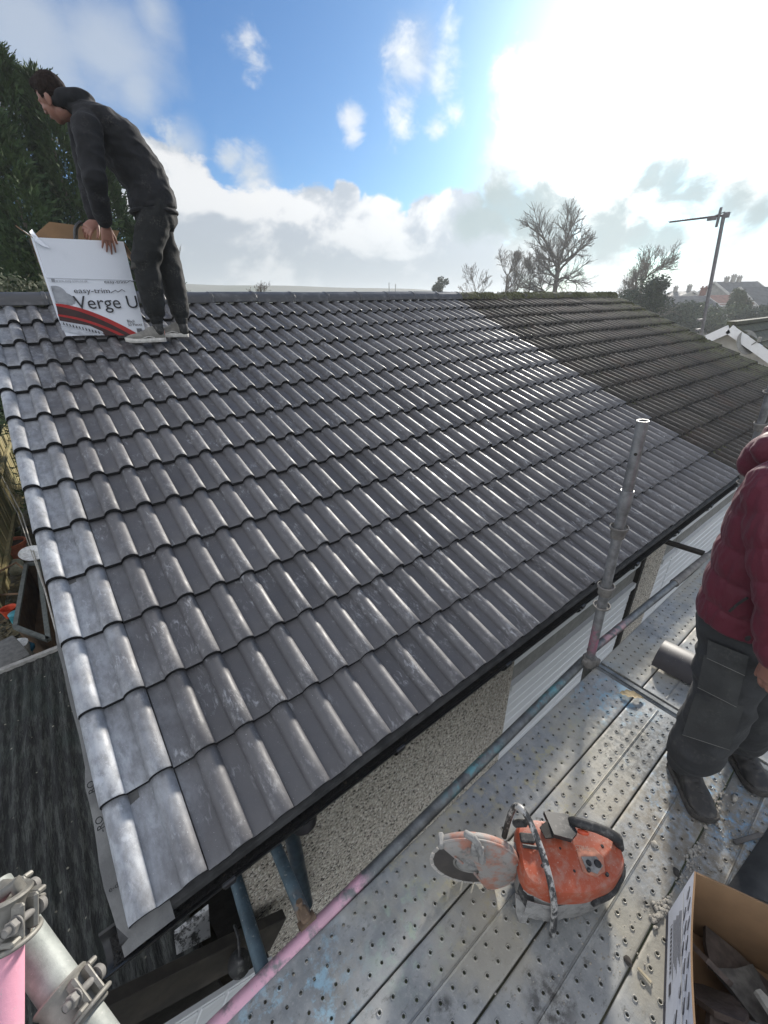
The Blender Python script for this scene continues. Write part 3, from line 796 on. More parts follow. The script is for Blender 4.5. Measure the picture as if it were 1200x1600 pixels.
def plank_mesh(L, W, pitch, rib, phase):
    """perforated steel plank: each hole a raised burr round a bore; local x along, y across, z=0 the tread"""
    b = MB()
    ed = 0.012
    rows = [0.0, W * 0.25 - 0.002, W * 0.5, W * 0.75 + 0.002, W]
    x0, x1 = 0.016, L - 0.016
    nx = int((x1 - x0) / pitch); px = (x1 - x0) / nx
    ys = [ed]; cell = (W - 2 * ed) / 4
    ca = [(math.cos(math.pi * (0.25 + k / 4)), math.sin(math.pi * (0.25 + k / 4))) for k in range(8)]
    for i in range(nx):
        for r in range(4):
            cx = x0 + (i + 0.5) * px; cy = ed + (r + 0.5) * cell
            hx, hy = px / 2, cell / 2
            sq = []
            for (c_, s_) in ca:
                q = max(abs(c_), abs(s_)); sq.append((cx + c_ / q * hx, cy + s_ / q * hy, 0))
            ring = lambda rr, z: [(cx + c_ * rr, cy + s_ * rr, z) for (c_, s_) in ca]
            up = 1.0 if (r + i) % 2 == 0 or rib else -0.35
            vs = sq + ring(0.0094, 0) + ring(0.0073, 0.0028 * up) + ring(0.0054, 0.0022 * up) + ring(0.0050, -0.014)
            fs = [(q * 8 + k, q * 8 + (k + 1) % 8, q * 8 + 8 + (k + 1) % 8, q * 8 + 8 + k) for q in range(4) for k in range(8)]
            b.add(vs, fs)
    # margins, rounded shoulders and flanges
    for (ya, yb) in ((ed, 0.0), (W - ed, W)):
        sg = 1 if yb > ya else -1
        b.sweep([(0.0, 0, 0), (L, 0, 0)], [(0, ya, 0), (0, yb - sg * 0.004, 0), (0, yb - sg * 0.0012, -0.0012), (0, yb, -0.004), (0, yb, -0.05), (0, yb - sg * 0.012, -0.05)])
    for (xa, xb) in ((0.0, x0), (x1, L)):
        b.add([(xa, ed, 0), (xb, ed, 0), (xb, W - ed, 0), (xa, W - ed, 0)], [(0, 1, 2, 3)])
    for xa in (0.0, L): b.add([(xa, 0.001, -0.002), (xa, W - 0.001, -0.002), (xa, W - 0.001, -0.05), (xa, 0.001, -0.05)], [(0, 1, 2, 3)])
    if rib:
        b.sweep([(0.02, W / 2, 0), (L - 0.02, W / 2, 0)], [(0, -0.0065, 0.0004), (0, -0.003, 0.0032), (0, -0.0012, 0.0036), (0, 0, 0.0008), (0, 0.0012, 0.0036), (0, 0.003, 0.0032), (0, 0.0065, 0.0004)])
    return b.mesh('scaffold_plank', M_steel, 50)
pm = [plank_mesh(2.58, 0.231, 0.048, False, 0), plank_mesh(2.58, 0.226, 0.0525, True, 0.5)]
pm2 = [plank_mesh(2.32, 0.231, 0.048, False, 0), plank_mesh(2.32, 0.226, 0.0525, True, 0.5)]
PLANKS = [
 (0, -0.35, -0.476, 'scaffold plank under the saw blade, beside the pink and blue tube'),
 (1, -0.35, -0.708, 'ribbed scaffold plank under the body of the orange saw, before the metal cross joint'),
 (1, -0.35, -0.941, 'ribbed scaffold plank just behind the orange saw, under the near boot of the worker'),
 (1, -0.35, -1.173, 'dirty scaffold plank under the printed box and the far boot of the worker'),
 (1, -0.35, -1.405, 'outermost scaffold plank, under the right side of the printed box of rubble'),
 (0, 2.303, -0.476, 'scaffold plank beyond the cross joint and nearest the house'),
 (1, 2.303, -0.708, 'scaffold plank beyond the cross joint, under the loose ridge tile'),
 (1, 2.303, -0.941, 'scaffold plank beyond the cross joint, behind the legs of the worker'),
 (1, 2.303, -1.173, 'outer scaffold plank beyond the cross joint, past the far boot of the worker'),
]
for (kind, x, y, lab) in PLANKS:
    o = bpy.data.objects.new('scaffold_plank', (pm if x < 1 else pm2)[kind]); COL.objects.link(o)
    o.location = (x, y, ZD + random.uniform(-.0012, .0012)); o.rotation_euler = (random.uniform(-.002, .002), 0, random.uniform(-.0006, .0006))
    tag(o, lab, 'plank', 'perforated steel planks of the scaffold deck')
def tube_mat(name, base, paints=(), rust=0.4, rough=0.5, metal=0.4):
    M = Mat(name, base, rough, metal)
    dk = tuple(c * 0.62 for c in base); lt = tuple(min(1, c * 1.3) for c in base)
    M.c = M.mix(M.ramp(M.noise(14, 7, 0.65), 0.3, 0.7), dk, lt)
    for (p, r, col, lo) in paints:
        k = M.math('MULTIPLY', M.near(p, r, 0.5), M.ramp(M.noise(15, 7, 0.62), lo - .05, lo + 0.13))
        M.over(M.math('MULTIPLY', k, 0.92), col)
    M.over(M.ramp(M.noise(30, 6, 0.75), 0.62, 0.72, 0, rust), (0.13, 0.085, 0.055))
    M.over(M.ramp(M.noise(70, 5, 0.75), 0.60, 0.68, 0, 0.5), (0.45, 0.44, 0.42))
    M.bump(M.noise(60, 5, 0.7), 0.2, 0.004)
    return M.done()
PINK = (0.70, 0.40, 0.49); CYAN = (0.15, 0.36, 0.39)
M_ledger = tube_mat('scaffold_tube_steel', (0.17, 0.18, 0.18), [((0.20, -0.2, ZD), 0.27, PINK, .40), ((0.52, -0.2, ZD), 0.08, PINK, .46), ((1.22, -0.17, ZD), 0.17, CYAN, .50), ((1.85, -0.17, ZD), 0.15, CYAN, .50), ((2.62, -0.17, ZD), 0.16, (0.50, 0.30, 0.31), .50), ((2.25, -0.18, -0.12), 0.12, (0.55, 0.22, 0.30), .48)])
M_bluetube = tube_mat('blue_painted_tube', (0.075, 0.115, 0.14), [((0.36, -0.2, -0.35), 0.09, (0.22, 0.15, 0.10), .45)], 0.5, 0.55, 0.1)
M_coupler = tube_mat('coupler_steel', (0.20, 0.19, 0.175), [], 0.6, 0.75, 0.2)
M_rust = tube_mat('rusty_clip', (0.17, 0.115, 0.075), [], 0.7, 0.8, 0.1)
M_galv = tube_mat('pole_galvanised', (0.25, 0.255, 0.26), [((2.2, -0.2, -0.13), 0.09, (0.5, 0.2, 0.28), .46)], 0.2, 0.45, 0.5)
R = 0.0242
# ledgers along the wall
a, b_ = onz(340, 1601, ZD - 0.012), onz(913, 1031, ZD - 0.012)
a2 = a + (a - b_) * 0.22
t = thing('ledger_tube', 'long scaffold tube in worn pink and blue paint along the near edge of the deck', 'scaffold tube', a2)
bb = MB(); bb.tube([a2.lerp(b_, i / 12) for i in range(13)], R, 20); bb.build('tube', M_ledger, t, 60)
bb = MB(); q = a.lerp(b_, 0.27)
t2 = thing('ledger_tube', 'grey scaffold tube beyond the near upright pole, with a sleeve joint half way along', 'scaffold tube', onz(943, 1001, ZD - 0.01))
c1, c2, c3 = onz(943, 1001, ZD - 0.01), onz(1048, 917, ZD - 0.01), onz(1134, 846, ZD - 0.01)
bb = MB(); bb.tube([c1 - (c3 - c1) * .075, c1.lerp(c3, 0.3), c1.lerp(c3, .6), c3, c3 + (c3 - c1) * 1.4], R, 20); bb.build('tube', M_ledger, t2, 60)
d = (c3 - c1).normalized()
bb = MB(); bb.lathe([(R, -0.01), (R + 0.007, -0.01), (R + 0.008, 0.0), (R + 0.006, 0.02), (R + 0.006, 0.62), (R + 0.001, 0.62)], c1.lerp(c3, 0.50), d, 20); bb.build('sleeve', M_coupler, t2, 50)
# uprights with pressed cups
def upright(label, base, top, cups, mat, hole=True):
    t = thing('scaffold_pole', label, 'scaffold pole', (base.x, base.y, ZG))
    dr = (top - base).normalized(); foot = base + dr * ((ZG - base.z) / dr.z)
    bb = MB(); bb.pipe(foot, top, R, R - 0.004, 22); bb.build('tube', mat, t, 60)
    L = (top - foot).length
    for (h, kind) in cups:
        p = base.lerp(top, h)
        bb = MB()
        if kind == 'cup': bb.lathe([(R, -0.028), (R + 0.006, -0.03), (R + 0.010, -0.022), (R + 0.010, 0.012), (R + 0.017, 0.016), (R + 0.019, 0.030), (R + 0.014, 0.034), (R + 0.012, 0.022), (R, 0.02)], p, dr, 22)
        elif kind == 'ring': bb.lathe([(R, -0.004), (R + 0.016, -0.004), (R + 0.020, 0.003), (R + 0.019, 0.010), (R + 0.015, 0.010), (R + 0.012, 0.0), (R, 0.002)], p, dr, 22)
        elif kind == 'sleeve': bb.lathe([(R, -0.05), (R + 0.004, -0.05), (R + 0.005, -0.045), (R + 0.005, 0.045), (R + 0.004, 0.05), (R, 0.05)], p, dr, 22)
        elif kind == 'base':
            bb.lathe([(R, -0.035), (R + 0.012, -0.035), (R + 0.016, -0.02), (R + 0.016, 0.02), (R + 0.010, 0.03), (R, 0.03)], p, dr, 22)
            bb.box(p + Vector((0.03, -0.02, -0.01)), (0.03, 0.05, 0.05), bev=0.006); bb.box(p + Vector((-0.03, 0.01, 0.0)), (0.04, 0.03, 0.04), bev=0.006)
        bb.build({'cup': 'cup', 'ring': 'ring', 'sleeve': 'sleeve', 'base': 'bottom_cup'}[kind], M_coupler if kind != 'sleeve' else mat, t, 50)
    if hole:
        p = base.lerp(top, 0.90); side = (CAM - p); side.z = 0; side.normalize()
        bb = MB(); bb.lathe([(0.0, 0.0008), (0.007, 0.0008), (0.007, -0.002)], p + side * R, side, 12); bb.build('pin_hole', M_dark, t)
    return t
pb, pt = onz(920, 1037, ZD), ony(1005, 657, -0.185)
upright('nearer galvanised scaffold pole standing in front of the eaves, with pink paint low down', pb, pt, [(0.02, 'base'), (0.30, 'ring'), (0.375, 'cup'), (0.62, 'cup'), (0.74, 'sleeve')], M_galv)
qb, qt = onz(1133, 846, ZD), ony(1197, 634, -0.20)
upright('farther galvanised scaffold pole rising behind the worker in the maroon jacket', qb, qb.lerp(qt, 1.5), [(0.03, 'base'), (0.32, 'ring'), (0.36, 'cup'), (0.58, 'cup'), (0.72, 'ring')], M_galv)
# cross joint
bb = MB(); bb.sweep([(0, -0.19, 0), (0, -1.45, 0)], [(2.240, 0, ZD - 0.03), (2.240, 0, ZD - 0.010), (2.247, 0, ZD - 0.003), (2.290, 0, ZD - 0.003), (2.297, 0, ZD - 0.010), (2.297, 0, ZD - 0.03)])
bb.bar((2.268, -0.19, ZD - 0.001), (2.268, -1.45, ZD - 0.001), 0.022, 0.008, bev=0.003)
tag(bb.build('cross_joint', M_ledger, None, 40), 'pinkish grey metal bar joining the ends of the planks beside the leaf', 'scaffold bar')
# short tubes to the wall
def put_off(label, p0, p1, mat, clip):
    t = thing('wall_tube', label, 'scaffold tube', p0)
    bb = MB(); bb.tube([p0, p0.lerp(p1, .5), p1], R, 18); bb.build('tube', mat, t, 60)
    if clip:
        e = p1; dr = (p1 - p0).normalized()
        bb = MB(); bb.lathe([(R, -0.03), (R + 0.008, -0.03), (R + 0.009, 0.03), (R, 0.03)], e, (1, 0, 0), 16)
        bb.box(e + Vector((0.0, 0.028, 0.03)), (0.034, 0.05, 0.022), bev=0.006); bb.tube([e + Vector((0.0, 0.035, 0.015)), e + Vector((0.0, 0.055, 0.055))], 0.007, 8)
        bb.lathe([(0.0, 0.0), (0.012, 0.0), (0.012, 0.01), (0.0, 0.01)], e + Vector((0.0, 0.055, 0.055)), (0, 0.45, 0.9), 6)
        bb.build('clip', M_rust, t, 40)
put_off('blue scaffold tube clipped to the long pink tube with a rusty clip', Vector((0.385, 0.27, -0.375)), Vector((0.364, -0.205, -0.352)), M_bluetube, True)
put_off('blue scaffold tube at the dark corner of the house, without a clip', Vector((0.222, 0.28, -0.44)), Vector((0.192, -0.19, -0.41)), M_bluetube, False)
put_off('dark brown tube running from the far wall to the grey tube, before the white panelling', Vector((4.13, 0.29, -0.36)), Vector((4.15, -0.19, -0.345)), M_dark, False)
# tubes close to the camera at the lower left
M_pale = tube_mat('pale_chalky_tube', (0.27, 0.285, 0.265), [((-0.04, -0.42, 0.95), 0.1, (0.42, 0.50, 0.44), .45)], 0.15, 0.6, 0.15)
M_pinkt = tube_mat('pink_sprayed_tube', (0.42, 0.45, 0.40), [(dep(5, 1500, .52), 0.105, (0.85, 0.38, 0.50), .22)], 0.1, 0.6, 0.1)
M_cast = tube_mat('cast_coupler', (0.22, 0.21, 0.185), [], 0.75, 0.6, 0.35)
def clamp(parent, p, axis, side, r=R, name='coupler'):
    """pressed half-coupler: beaded band, bolt lugs, hinge knuckles; bolt with washer, nut and thread; strap"""
    axis = Vector(axis).normalized(); side = Vector(side); side = (side - axis * side.dot(axis)).normalized(); w = axis.cross(side)
    Rm = Matrix((axis, side, w)).transposed(); bb = MB()
    def P(x, s_, w_): return p + axis * x + side * s_ + w * w_
    bb.lathe([(r, -0.027), (r + .0065, -0.027), (r + .008, -0.0245), (r + .0065, -0.021), (r + .0045, -0.018), (r + .0045, 0.018), (r + .0065, .021), (r + .008, .0245), (r + .0065, .027), (r, .027)], p, axis, 40)
    for q in (-1, 1):
        bb.box(P(0, r + .0075, q * .0100), (.040, .017, .0075), Rm, bev=.003)
        bb.box(P(q * .017, r + .006, q * .018), (.007, .018, .014), Rm, bev=.002)
    for x_ in (-.019, -.0063, .0063, .019): bb.lathe([(0, -.0055), (.0085, -.0055), (.0092, -.004), (.0092, .004), (.0085, .0055), (0, .0055)], P(x_, -r - .006, 0), axis, 16)
    bb.box(P(0, -r - .002, .010), (.040, .010, .016), Rm, bev=.003); bb.box(P(0, -r * .7 - .003, -r * .74), (.030, .012, .010), Rm, bev=.003)
    o = bb.build(name, M_cast, parent, 35)
    bb = MB(); s0 = r + .0095
    bb.tube([P(0, s0, -.020), P(0, s0, .030)], .0048, 14)
    for k in range(8): bb.lathe([(.0047, -.001), (.0054, 0), (.0047, .001)], P(0, s0, .0235 + k * .0009), w, 12)
    bb.lathe([(0, 0), (.0098, 0), (.0098, .0018), (0, .0018)], P(0, s0, .0138), w, 20)
    bb.lathe([(0, 0), (.0078, 0), (.0085, .001), (.0085, .0075), (.0078, .0085), (0, .0085)], P(0, s0, .0155), w, 6)
    bb.lathe([(0, 0), (.010, 0), (.010, -.006), (.007, -.009), (0, -.009)], P(0, s0, -.0148), w, 16)
    bb.build('bolt', M_coupler, o, 30)
    bb = MB(); pts = []
    for k in range(15):
        an = math.radians(-40 + 240 * k / 14)
        pts.append(P(.019 + .004 * k / 14, r * .8 + .004 + .019 * math.sin(an), -.027 * math.cos(an) + .002))
    bb.tube(smooth(pts, 1), 0.0032, 10); bb.build('strap', M_cast, o, 60)
    return o
t = thing('scaffold_tube', 'pale chalky scaffold tube with two couplers, close by at the lower left corner', 'scaffold tube', dep(150, 1600, .53))
A0, A1 = dep(-14, 1392, .60), dep(168, 1652, .535)
bb = MB(); bb.pipe(A0, A1 + (A1 - A0) * .25, R, R - .004, 24); bb.build('tube', M_pale, t, 60)
vx = MR
clamp(t, dep(112, 1572, .552), A1 - A0, MR * 0.55 - MD * 0.8)
t = thing('scaffold_tube', 'upright tube sprayed pink with a big coupler on top, at the lower left edge', 'scaffold tube', dep(2, 1640, .5))
B0, B1 = dep(0, 1424, .53), dep(-3, 1660, .50)
bb = MB(); bb.tube([B0, B0.lerp(B1, .5), B1 + (B1 - B0) * 1.2], R, 24); bb.build('tube', M_pinkt, t, 60)
k1 = clamp(t, dep(2, 1436, .53), B1 - B0, MR * 0.9 - MD * 0.3)
k2 = clamp(t, dep(10, 1428, .588), A1 - A0, MR * 0.6 - MD * 0.75)
bb = MB(); bb.box(dep(2, 1408, .55), (0.042, 0.034, 0.03), Matrix.Rotation(0.7, 3, 'Z'), bev=0.010)
bb.tube([dep(-2, 1404, .54), dep(24, 1380, .54), dep(36, 1400, .545)], 0.0085, 10); bb.build('swivel_body', M_cast, t, 50)

# ------------------------------------------------------------------ things on the deck
M_ridge2 = Mat('loose_ridge_tile', (0.042, 0.037, 0.038), 0.55)
M_ridge2.over(M_ridge2.ramp(M_ridge2.noise(6, 6), 0.45, 0.7, 0, 0.6), (0.10, 0.095, 0.09)).over(M_ridge2.ramp(M_ridge2.noise(80, 4), 0.66, 0.72, 0, .4), (.4, .4, .38)); M_ridge2 = M_ridge2.done()
o = bpy.data.objects.new('ridge_tile', ridge_mesh(0.45, 0.118, M_ridge2, 'loose_ridge_tile')); COL.objects.link(o)
o.location = (2.61, -0.435, ZD + 0.004); o.rotation_euler = (0, 0, math.radians(-86))
tag(o, 'loose dark half-round ridge tile lying on the planks by the legs of the worker', 'ridge tile')
# dead leaf
M_leaf = simple('dead_leaf', (0.40, 0.31, 0.17), 0.8, var=0.3, scale=60)
lb = MB(); lc = onz(986, 1089, ZD); L = 0.115; vs = []; fs = []
ax = (onz(1002, 1092, ZD) - onz(968, 1084, ZD)).normalized(); ay = Vector((-ax.y, ax.x, 0))
nn = 10
for i in range(nn + 1):
    u = i / nn; wd = 0.024 * math.sin(math.pi * u ** 0.8) ** 0.8 * (1 + 0.25 * math.sin(i * 2.4)); z = 0.006 + 0.012 * math.sin(u * 3.0)
    for sgn in (-1, 0, 1):
        vs.append(lc + ax * (u - 0.5) * L + ay * wd * sgn + Vector((0, 0, z + 0.006 * abs(sgn))))
fs = [(i * 3 + k, i * 3 + k + 1, i * 3 + 4 + k, i * 3 + 3 + k) for i in range(nn) for k in range(2)]
lb.add(vs, fs); lb.tube([lc - ax * L * .5 + Vector((0, 0, .006)), lc - ax * L * .62 + ay * .006 + Vector((0, 0, .004))], 0.0012, 6)
tag(lb.build('dead_leaf', M_leaf, None, 60), 'curled dry tan leaf on the planks beside the cross joint', 'leaf')
# grit and pebbles (nobody could count them)
M_grit = Mat('grit', (0.38, 0.35, 0.29), 0.9); M_grit.c = M_grit.mix(M_grit.noise(90, 3), (0.10, 0.09, 0.08), (0.58, 0.54, 0.46)); M_grit = M_grit.done()
gb = MB()
def pebble(p, r):
    n = 6; a0 = random.random() * 6; vs = []
    for (h, q) in ((0.0, 0.75), (0.45, 1.0), (0.85, 0.55)):
        for k in range(n):
            rr = r * q * random.uniform(.75, 1.2); vs.append(p + Vector((math.cos(a0 + k * math.pi / 3) * rr, math.sin(a0 + k * math.pi / 3) * rr * .8, h * r)))
    fs = [(i * n + k, i * n + (k + 1) % n, i * n + n + (k + 1) % n, i * n + n + k) for i in range(2) for k in range(n)] + [tuple(2 * n + k for k in range(n))]
    gb.add(vs, fs)
def scatter(x0, y0, x1, y1, sx, sy, n, r0, r1):
    for _ in range(n):
        u = random.random(); p = onz(x0 + (x1 - x0) * u + random.gauss(0, sx), y0 + (y1 - y0) * u + random.gauss(0, sy), ZD)
        pebble(p, random.uniform(r0, r1) * (1 if random.random() < .9 else 1.6))
scatter(1022, 1440, 1045, 1402, 5, 6, 75, .004, .008)       # little heap against the joint
scatter(1072, 1348, 1090, 1318, 4, 4, 26, .004, .008)
scatter(1098, 1300, 1142, 1215, 4, 6, 55, .002, .007)
scatter(1060, 1390, 1095, 1320, 4, 4, 60, .002, .005)
scatter(1080, 1380, 1180, 1260, 30, 22, 230, .0015, .004)
scatter(760, 1560, 1150, 1130, 60, 60, 380, .001, .0028)
scatter(850, 1500, 1020, 1420, 60, 50, 110, .0015, .004)
scatter(930, 1200, 1060, 1120, 25, 30, 160, .0012, .003)
scatter(1065, 1270, 1140, 1260, 25, 15, 40, .0015, .005)
gb.build('grit', M_grit, None, None, kind='stuff')
# chips, splinters, clods
def chip(label, x, y, l, w, h, ang, mat, cat='chip'):
    bb = MB(); p = onz(x, y, ZD); bm_ = bmesh.new(); bmesh.ops.create_icosphere(bm_, subdivisions=2, radius=0.5)
    Rz = Matrix.Rotation(ang, 3, 'Z')
    vs = []
    for v in bm_.verts:
        q = Vector((v.co.x * l, v.co.y * w, max(v.co.z, -.3) * h)) * (1 + 0.35 * mnoise.noise(v.co * 3 + Vector((x, y, 0))))
        vs.append(p + Rz @ q + Vector((0, 0, h * .28)))
    bb.add(vs, [[v.index for v in f.verts] for f in bm_.faces]); bm_.free()
    tag(bb.build('mortar_chip' if cat == 'chip' else cat, mat, None, 40), label, cat)
M_clod = simple('dark_clod', (0.045, 0.04, 0.035), 0.95, var=.4, scale=80)
M_chipm = simple('mortar', (0.30, 0.28, 0.24), 0.9, var=.3, scale=60)
chip('dark clod of dirt on the planks just left of the heap of pale grit', 1056, 1363, .032, .022, .014, .6, M_clod, 'clod')
chip('flat brown clod in the joint between planks, under the saw', 981, 1502, .03, .024, .012, .9, M_clod, 'clod')
chip('grey mortar chip on the plank near the toe of the near boot', 1022, 1320, .03, .022, .012, .2, M_chipm)
chip('flat stone beside the far boot at the dirty plank', 1147, 1247, .036, .022, .014, .2, M_chipm)
chip('small stone on the plank joint between the two boots', 1118, 1268, .03, .02, .014, 1.2, M_chipm)
bb = MB(); bb.bar(onz(996, 1513, ZD) + Vector((0, 0, .004)), onz(1017, 1537, ZD) + Vector((0, 0, .006)), 0.007, 0.006, bev=.001)
tag(bb.build('wood_splinter', simple('pale_wood', (0.42, 0.36, 0.25), .8), None), 'pale wood splinter lying left of the printed box', 'splinter')
bb = MB(); bb.bar(onz(1146, 1318, ZD) + Vector((0, 0, .006)), onz(1186, 1308, ZD) + Vector((0, 0, .02)), 0.016, 0.012, bev=.003)
tag(bb.build('batten_offcut', simple('grey_wood', (0.09, 0.085, 0.08), .8), None), 'short dark strip of wood lying on the dirty plank by the black sheet', 'wood strip')
# black rubber sheet
M_sheet = simple('black_sheet', (0.035, 0.036, 0.036), 0.85, var=.3, scale=14, bump=.3)
sb = MB(); nx, ny = 10, 8
P0, P1, P2, P3 = onz(1125, 1402, ZD), onz(1206, 1285, ZD), onz(1320, 1300, ZD), onz(1225, 1420, ZD)
vs = []
for i in range(nx + 1):
    for j in range(ny + 1):
        u, v = i / nx, j / ny
        p = (P0.lerp(P1, u)).lerp(P3.lerp(P2, u), v) + Vector((0, 0, 0.008 + 0.03 * math.sin(math.pi * min(1, v * 1.2)) + 0.006 * mnoise.noise(Vector((u * 4, v * 4, 1)))))
        if j == 0: p.z = ZD + 0.006
        vs.append(p)
o_ = len(vs)
sb.add(vs + [v - Vector((0, 0, .005)) for v in vs], [(i * (ny + 1) + j, (i + 1) * (ny + 1) + j, (i + 1) * (ny + 1) + j + 1, i * (ny + 1) + j + 1) for i in range(nx) for j in range(ny)] + [(o_ + i * (ny + 1) + j, o_ + (i + 1) * (ny + 1) + j, o_ + (i + 1) * (ny + 1) + j + 1, o_ + i * (ny + 1) + j + 1) for i in range(nx) for j in range(ny)])
tag(sb.build('rubber_sheet', M_sheet, None, 60), 'black rubbery sheet lying on the outer planks behind the printed box', 'sheet')
bb = MB(); bb.tube([onz(1167, 1176, ZD) + Vector((0, 0, .006)), onz(1181, 1146, ZD) + Vector((0, 0, .03))], .007, 8)
bb.lathe([(0, 0), (.011, 0), (.011, .008), (0, .008)], onz(1166, 1178, ZD) + Vector((0, 0, .004)), (0, 0, 1), 8)
tag(bb.build('bolt', M_coupler, None, 40), 'loose steel bolt standing on the planks right of the far leg of the worker', 'bolt')
# ------------------------------------------------------------------ printed box full of rubble
M_card = simple('cardboard', (0.23, 0.14, 0.072), 0.85, var=.12, scale=8)
M_wcard = Mat('white_card', (0.62, 0.65, 0.72), 0.6); M_wcard.over(M_wcard.ramp(M_wcard.noise(9, 6), .5, .75, 0, .4), (.42, .44, .47)); M_wcard = M_wcard.done()
M_ink = simple('dark_ink', (0.03, 0.032, 0.05), 0.6, var=.2)
bxo = Vector((1.357, -0.962, ZD)); BH = 0.31
e1 = (Vector((1.068, -1.069, 0)) - Vector((1.367, -0.965, 0))).normalized()       # along the printed side
e2 = (Vector((1.433, -1.131, 0)) - Vector((1.367, -0.965, 0))).normalized()       # along the far side
LB, WB = 0.46, 0.40
bx = thing('rubble_box', 'open white printed cardboard box full of broken tile, at the lower right corner', 'box', bxo + e1 * .2 + e2 * .2)
UZ = Vector((0, 0, 1))
def panel(o, ex, lx, ez, lz, mi_out, mat, nrm, name, bend=0.0, parent=bx, th=.005):
    bb = MB(); n = 8; vs = []
    for i in range(n + 1):
        for j in range(5):
            u, v = i / n, j / 4
            vs.append(o + ex * lx * u + ez * lz * v + nrm * bend * math.sin(math.pi * u) * v ** 2)
    m_ = len(vs); F = [(i * 5 + j, i * 5 + 5 + j, i * 5 + 6 + j, i * 5 + 1 + j) for i in range(n) for j in range(4)]
    vs += [v - nrm * th for v in vs]
    bb.add(vs, F, 0); bb.add(vs[m_:] , [tuple(q for q in f) for f in F], 1)
    edge = [i * 5 for i in range(n + 1)] + [n * 5 + j for j in range(1, 5)] + [i * 5 + 4 for i in range(n - 1, -1, -1)] + [j for j in range(3, 0, -1)]
    E_ = [vs[k] for k in edge] + [vs[k + m_] for k in edge]; q = len(edge)
    bb.add(E_, [(k, (k + 1) % q, q + (k + 1) % q, q + k) for k in range(q)], 1)
    me = MB.mesh(bb, name, [mat, M_card], 40); ob = bpy.data.objects.new(name, me); COL.objects.link(ob); ob.parent = parent; set_pinv(ob, parent); return ob
n1 = -e2
pside = panel(bxo, e1, LB, UZ, BH, 0, M_wcard, n1, 'printed_side', 0.012)
panel(bxo + e2 * .006, e2, WB, UZ, BH, 0, M_wcard, -e1, 'far_side', 0.01)
panel(bxo + e2 * WB, e1, LB, UZ, BH, 0, M_wcard, e2, 'outer_side')
panel(bxo + e1 * LB + e2 * .006, e2, WB - .012, UZ, BH, 0, M_wcard, e1, 'near_side')
bb = MB(); bb.prism([bxo + e1 * .01 + e2 * .01 + UZ * .006, bxo + e1 * (LB - .01) + e2 * .01 + UZ * .006, bxo + e1 * (LB - .01) + e2 * (WB - .01) + UZ * .006, bxo + e1 * .01 + e2 * (WB - .01) + UZ * .006], (0, 0, .004)); bb.build('bottom', M_card, bx)
# print on the side: slanted pairs of bars, a text block and a dark edge band
pr_ = MB()
def fp(u, w, off=.0012): return bxo + e1 * u + UZ * w + n1 * (off + 0.012 * math.sin(math.pi * u / LB) * (w / BH) ** 2)
def bar2(u, w, du, dw, th):
    q = [fp(u, w), fp(u + th * .35, w + th), fp(u + du + th * .35, w + dw + th), fp(u + du, w + dw)]
    pr_.add(q, [(0, 1, 2, 3)])
def band(u0, w0, u1, w1):
    nn = max(1, int((u1 - u0) / .03))
    for i in range(nn):
        a, b_2 = u0 + (u1 - u0) * i / nn, u0 + (u1 - u0) * (i + 1) / nn
        pr_.add([fp(a, w0), fp(b_2, w0), fp(b_2, w1), fp(a, w1)], [(0, 1, 2, 3)])
band(.002, .004, LB, .030)
for (u, w) in [(.03, .27), (.075, .235), (.07, .285), (.12, .25), (.125, .29), (.165, .225), (.17, .275), (.215, .245), (.22, .295), (.255, .20), (.26, .265), (.30, .15), (.30, .235), (.305, .285), (.34, .10), (.345, .19), (.35, .25), (.385, .07), (.39, .15), (.39, .22), (.395, .28), (.43, .11), (.435, .19), (.44, .26)]:
    bar2(u, w, .030, -.020, .010); bar2(u + .004, w - .018, .022, -.014, .003)
for i in range(9): band(.055 + .004 * (i % 3), .098 + i * .011, .215 - .012 * ((i * 7) % 4), .098 + i * .011 + .004)
band(.06, .062, .20, .064); band(.06, .084, .20, .086); band(.06, .062, .062, .086)
for i in range(11): band(.068 + i * .0117, .067, .068 + i * .0117 + .0075, .081)
band(.215, .060, .245, .085)
pr_.build('print', M_ink, pside)
M_clear = simple('clear_tape', (0.80, 0.83, 0.88), 0.15)
bb = MB()
for i in range(12):
    u0, u1 = .02 + i * .035, .02 + (i + 1) * .035
    bb.add([fp(u0, .205 + .003 * math.sin(i), .002), fp(u1, .205 + .003 * math.sin(i + 1), .002), fp(u1, .213 + .003 * math.sin(i + 1), .002), fp(u0, .213 + .003 * math.sin(i), .002)], [(0, 1, 2, 3)])
bb.build('tape', M_clear, pside)
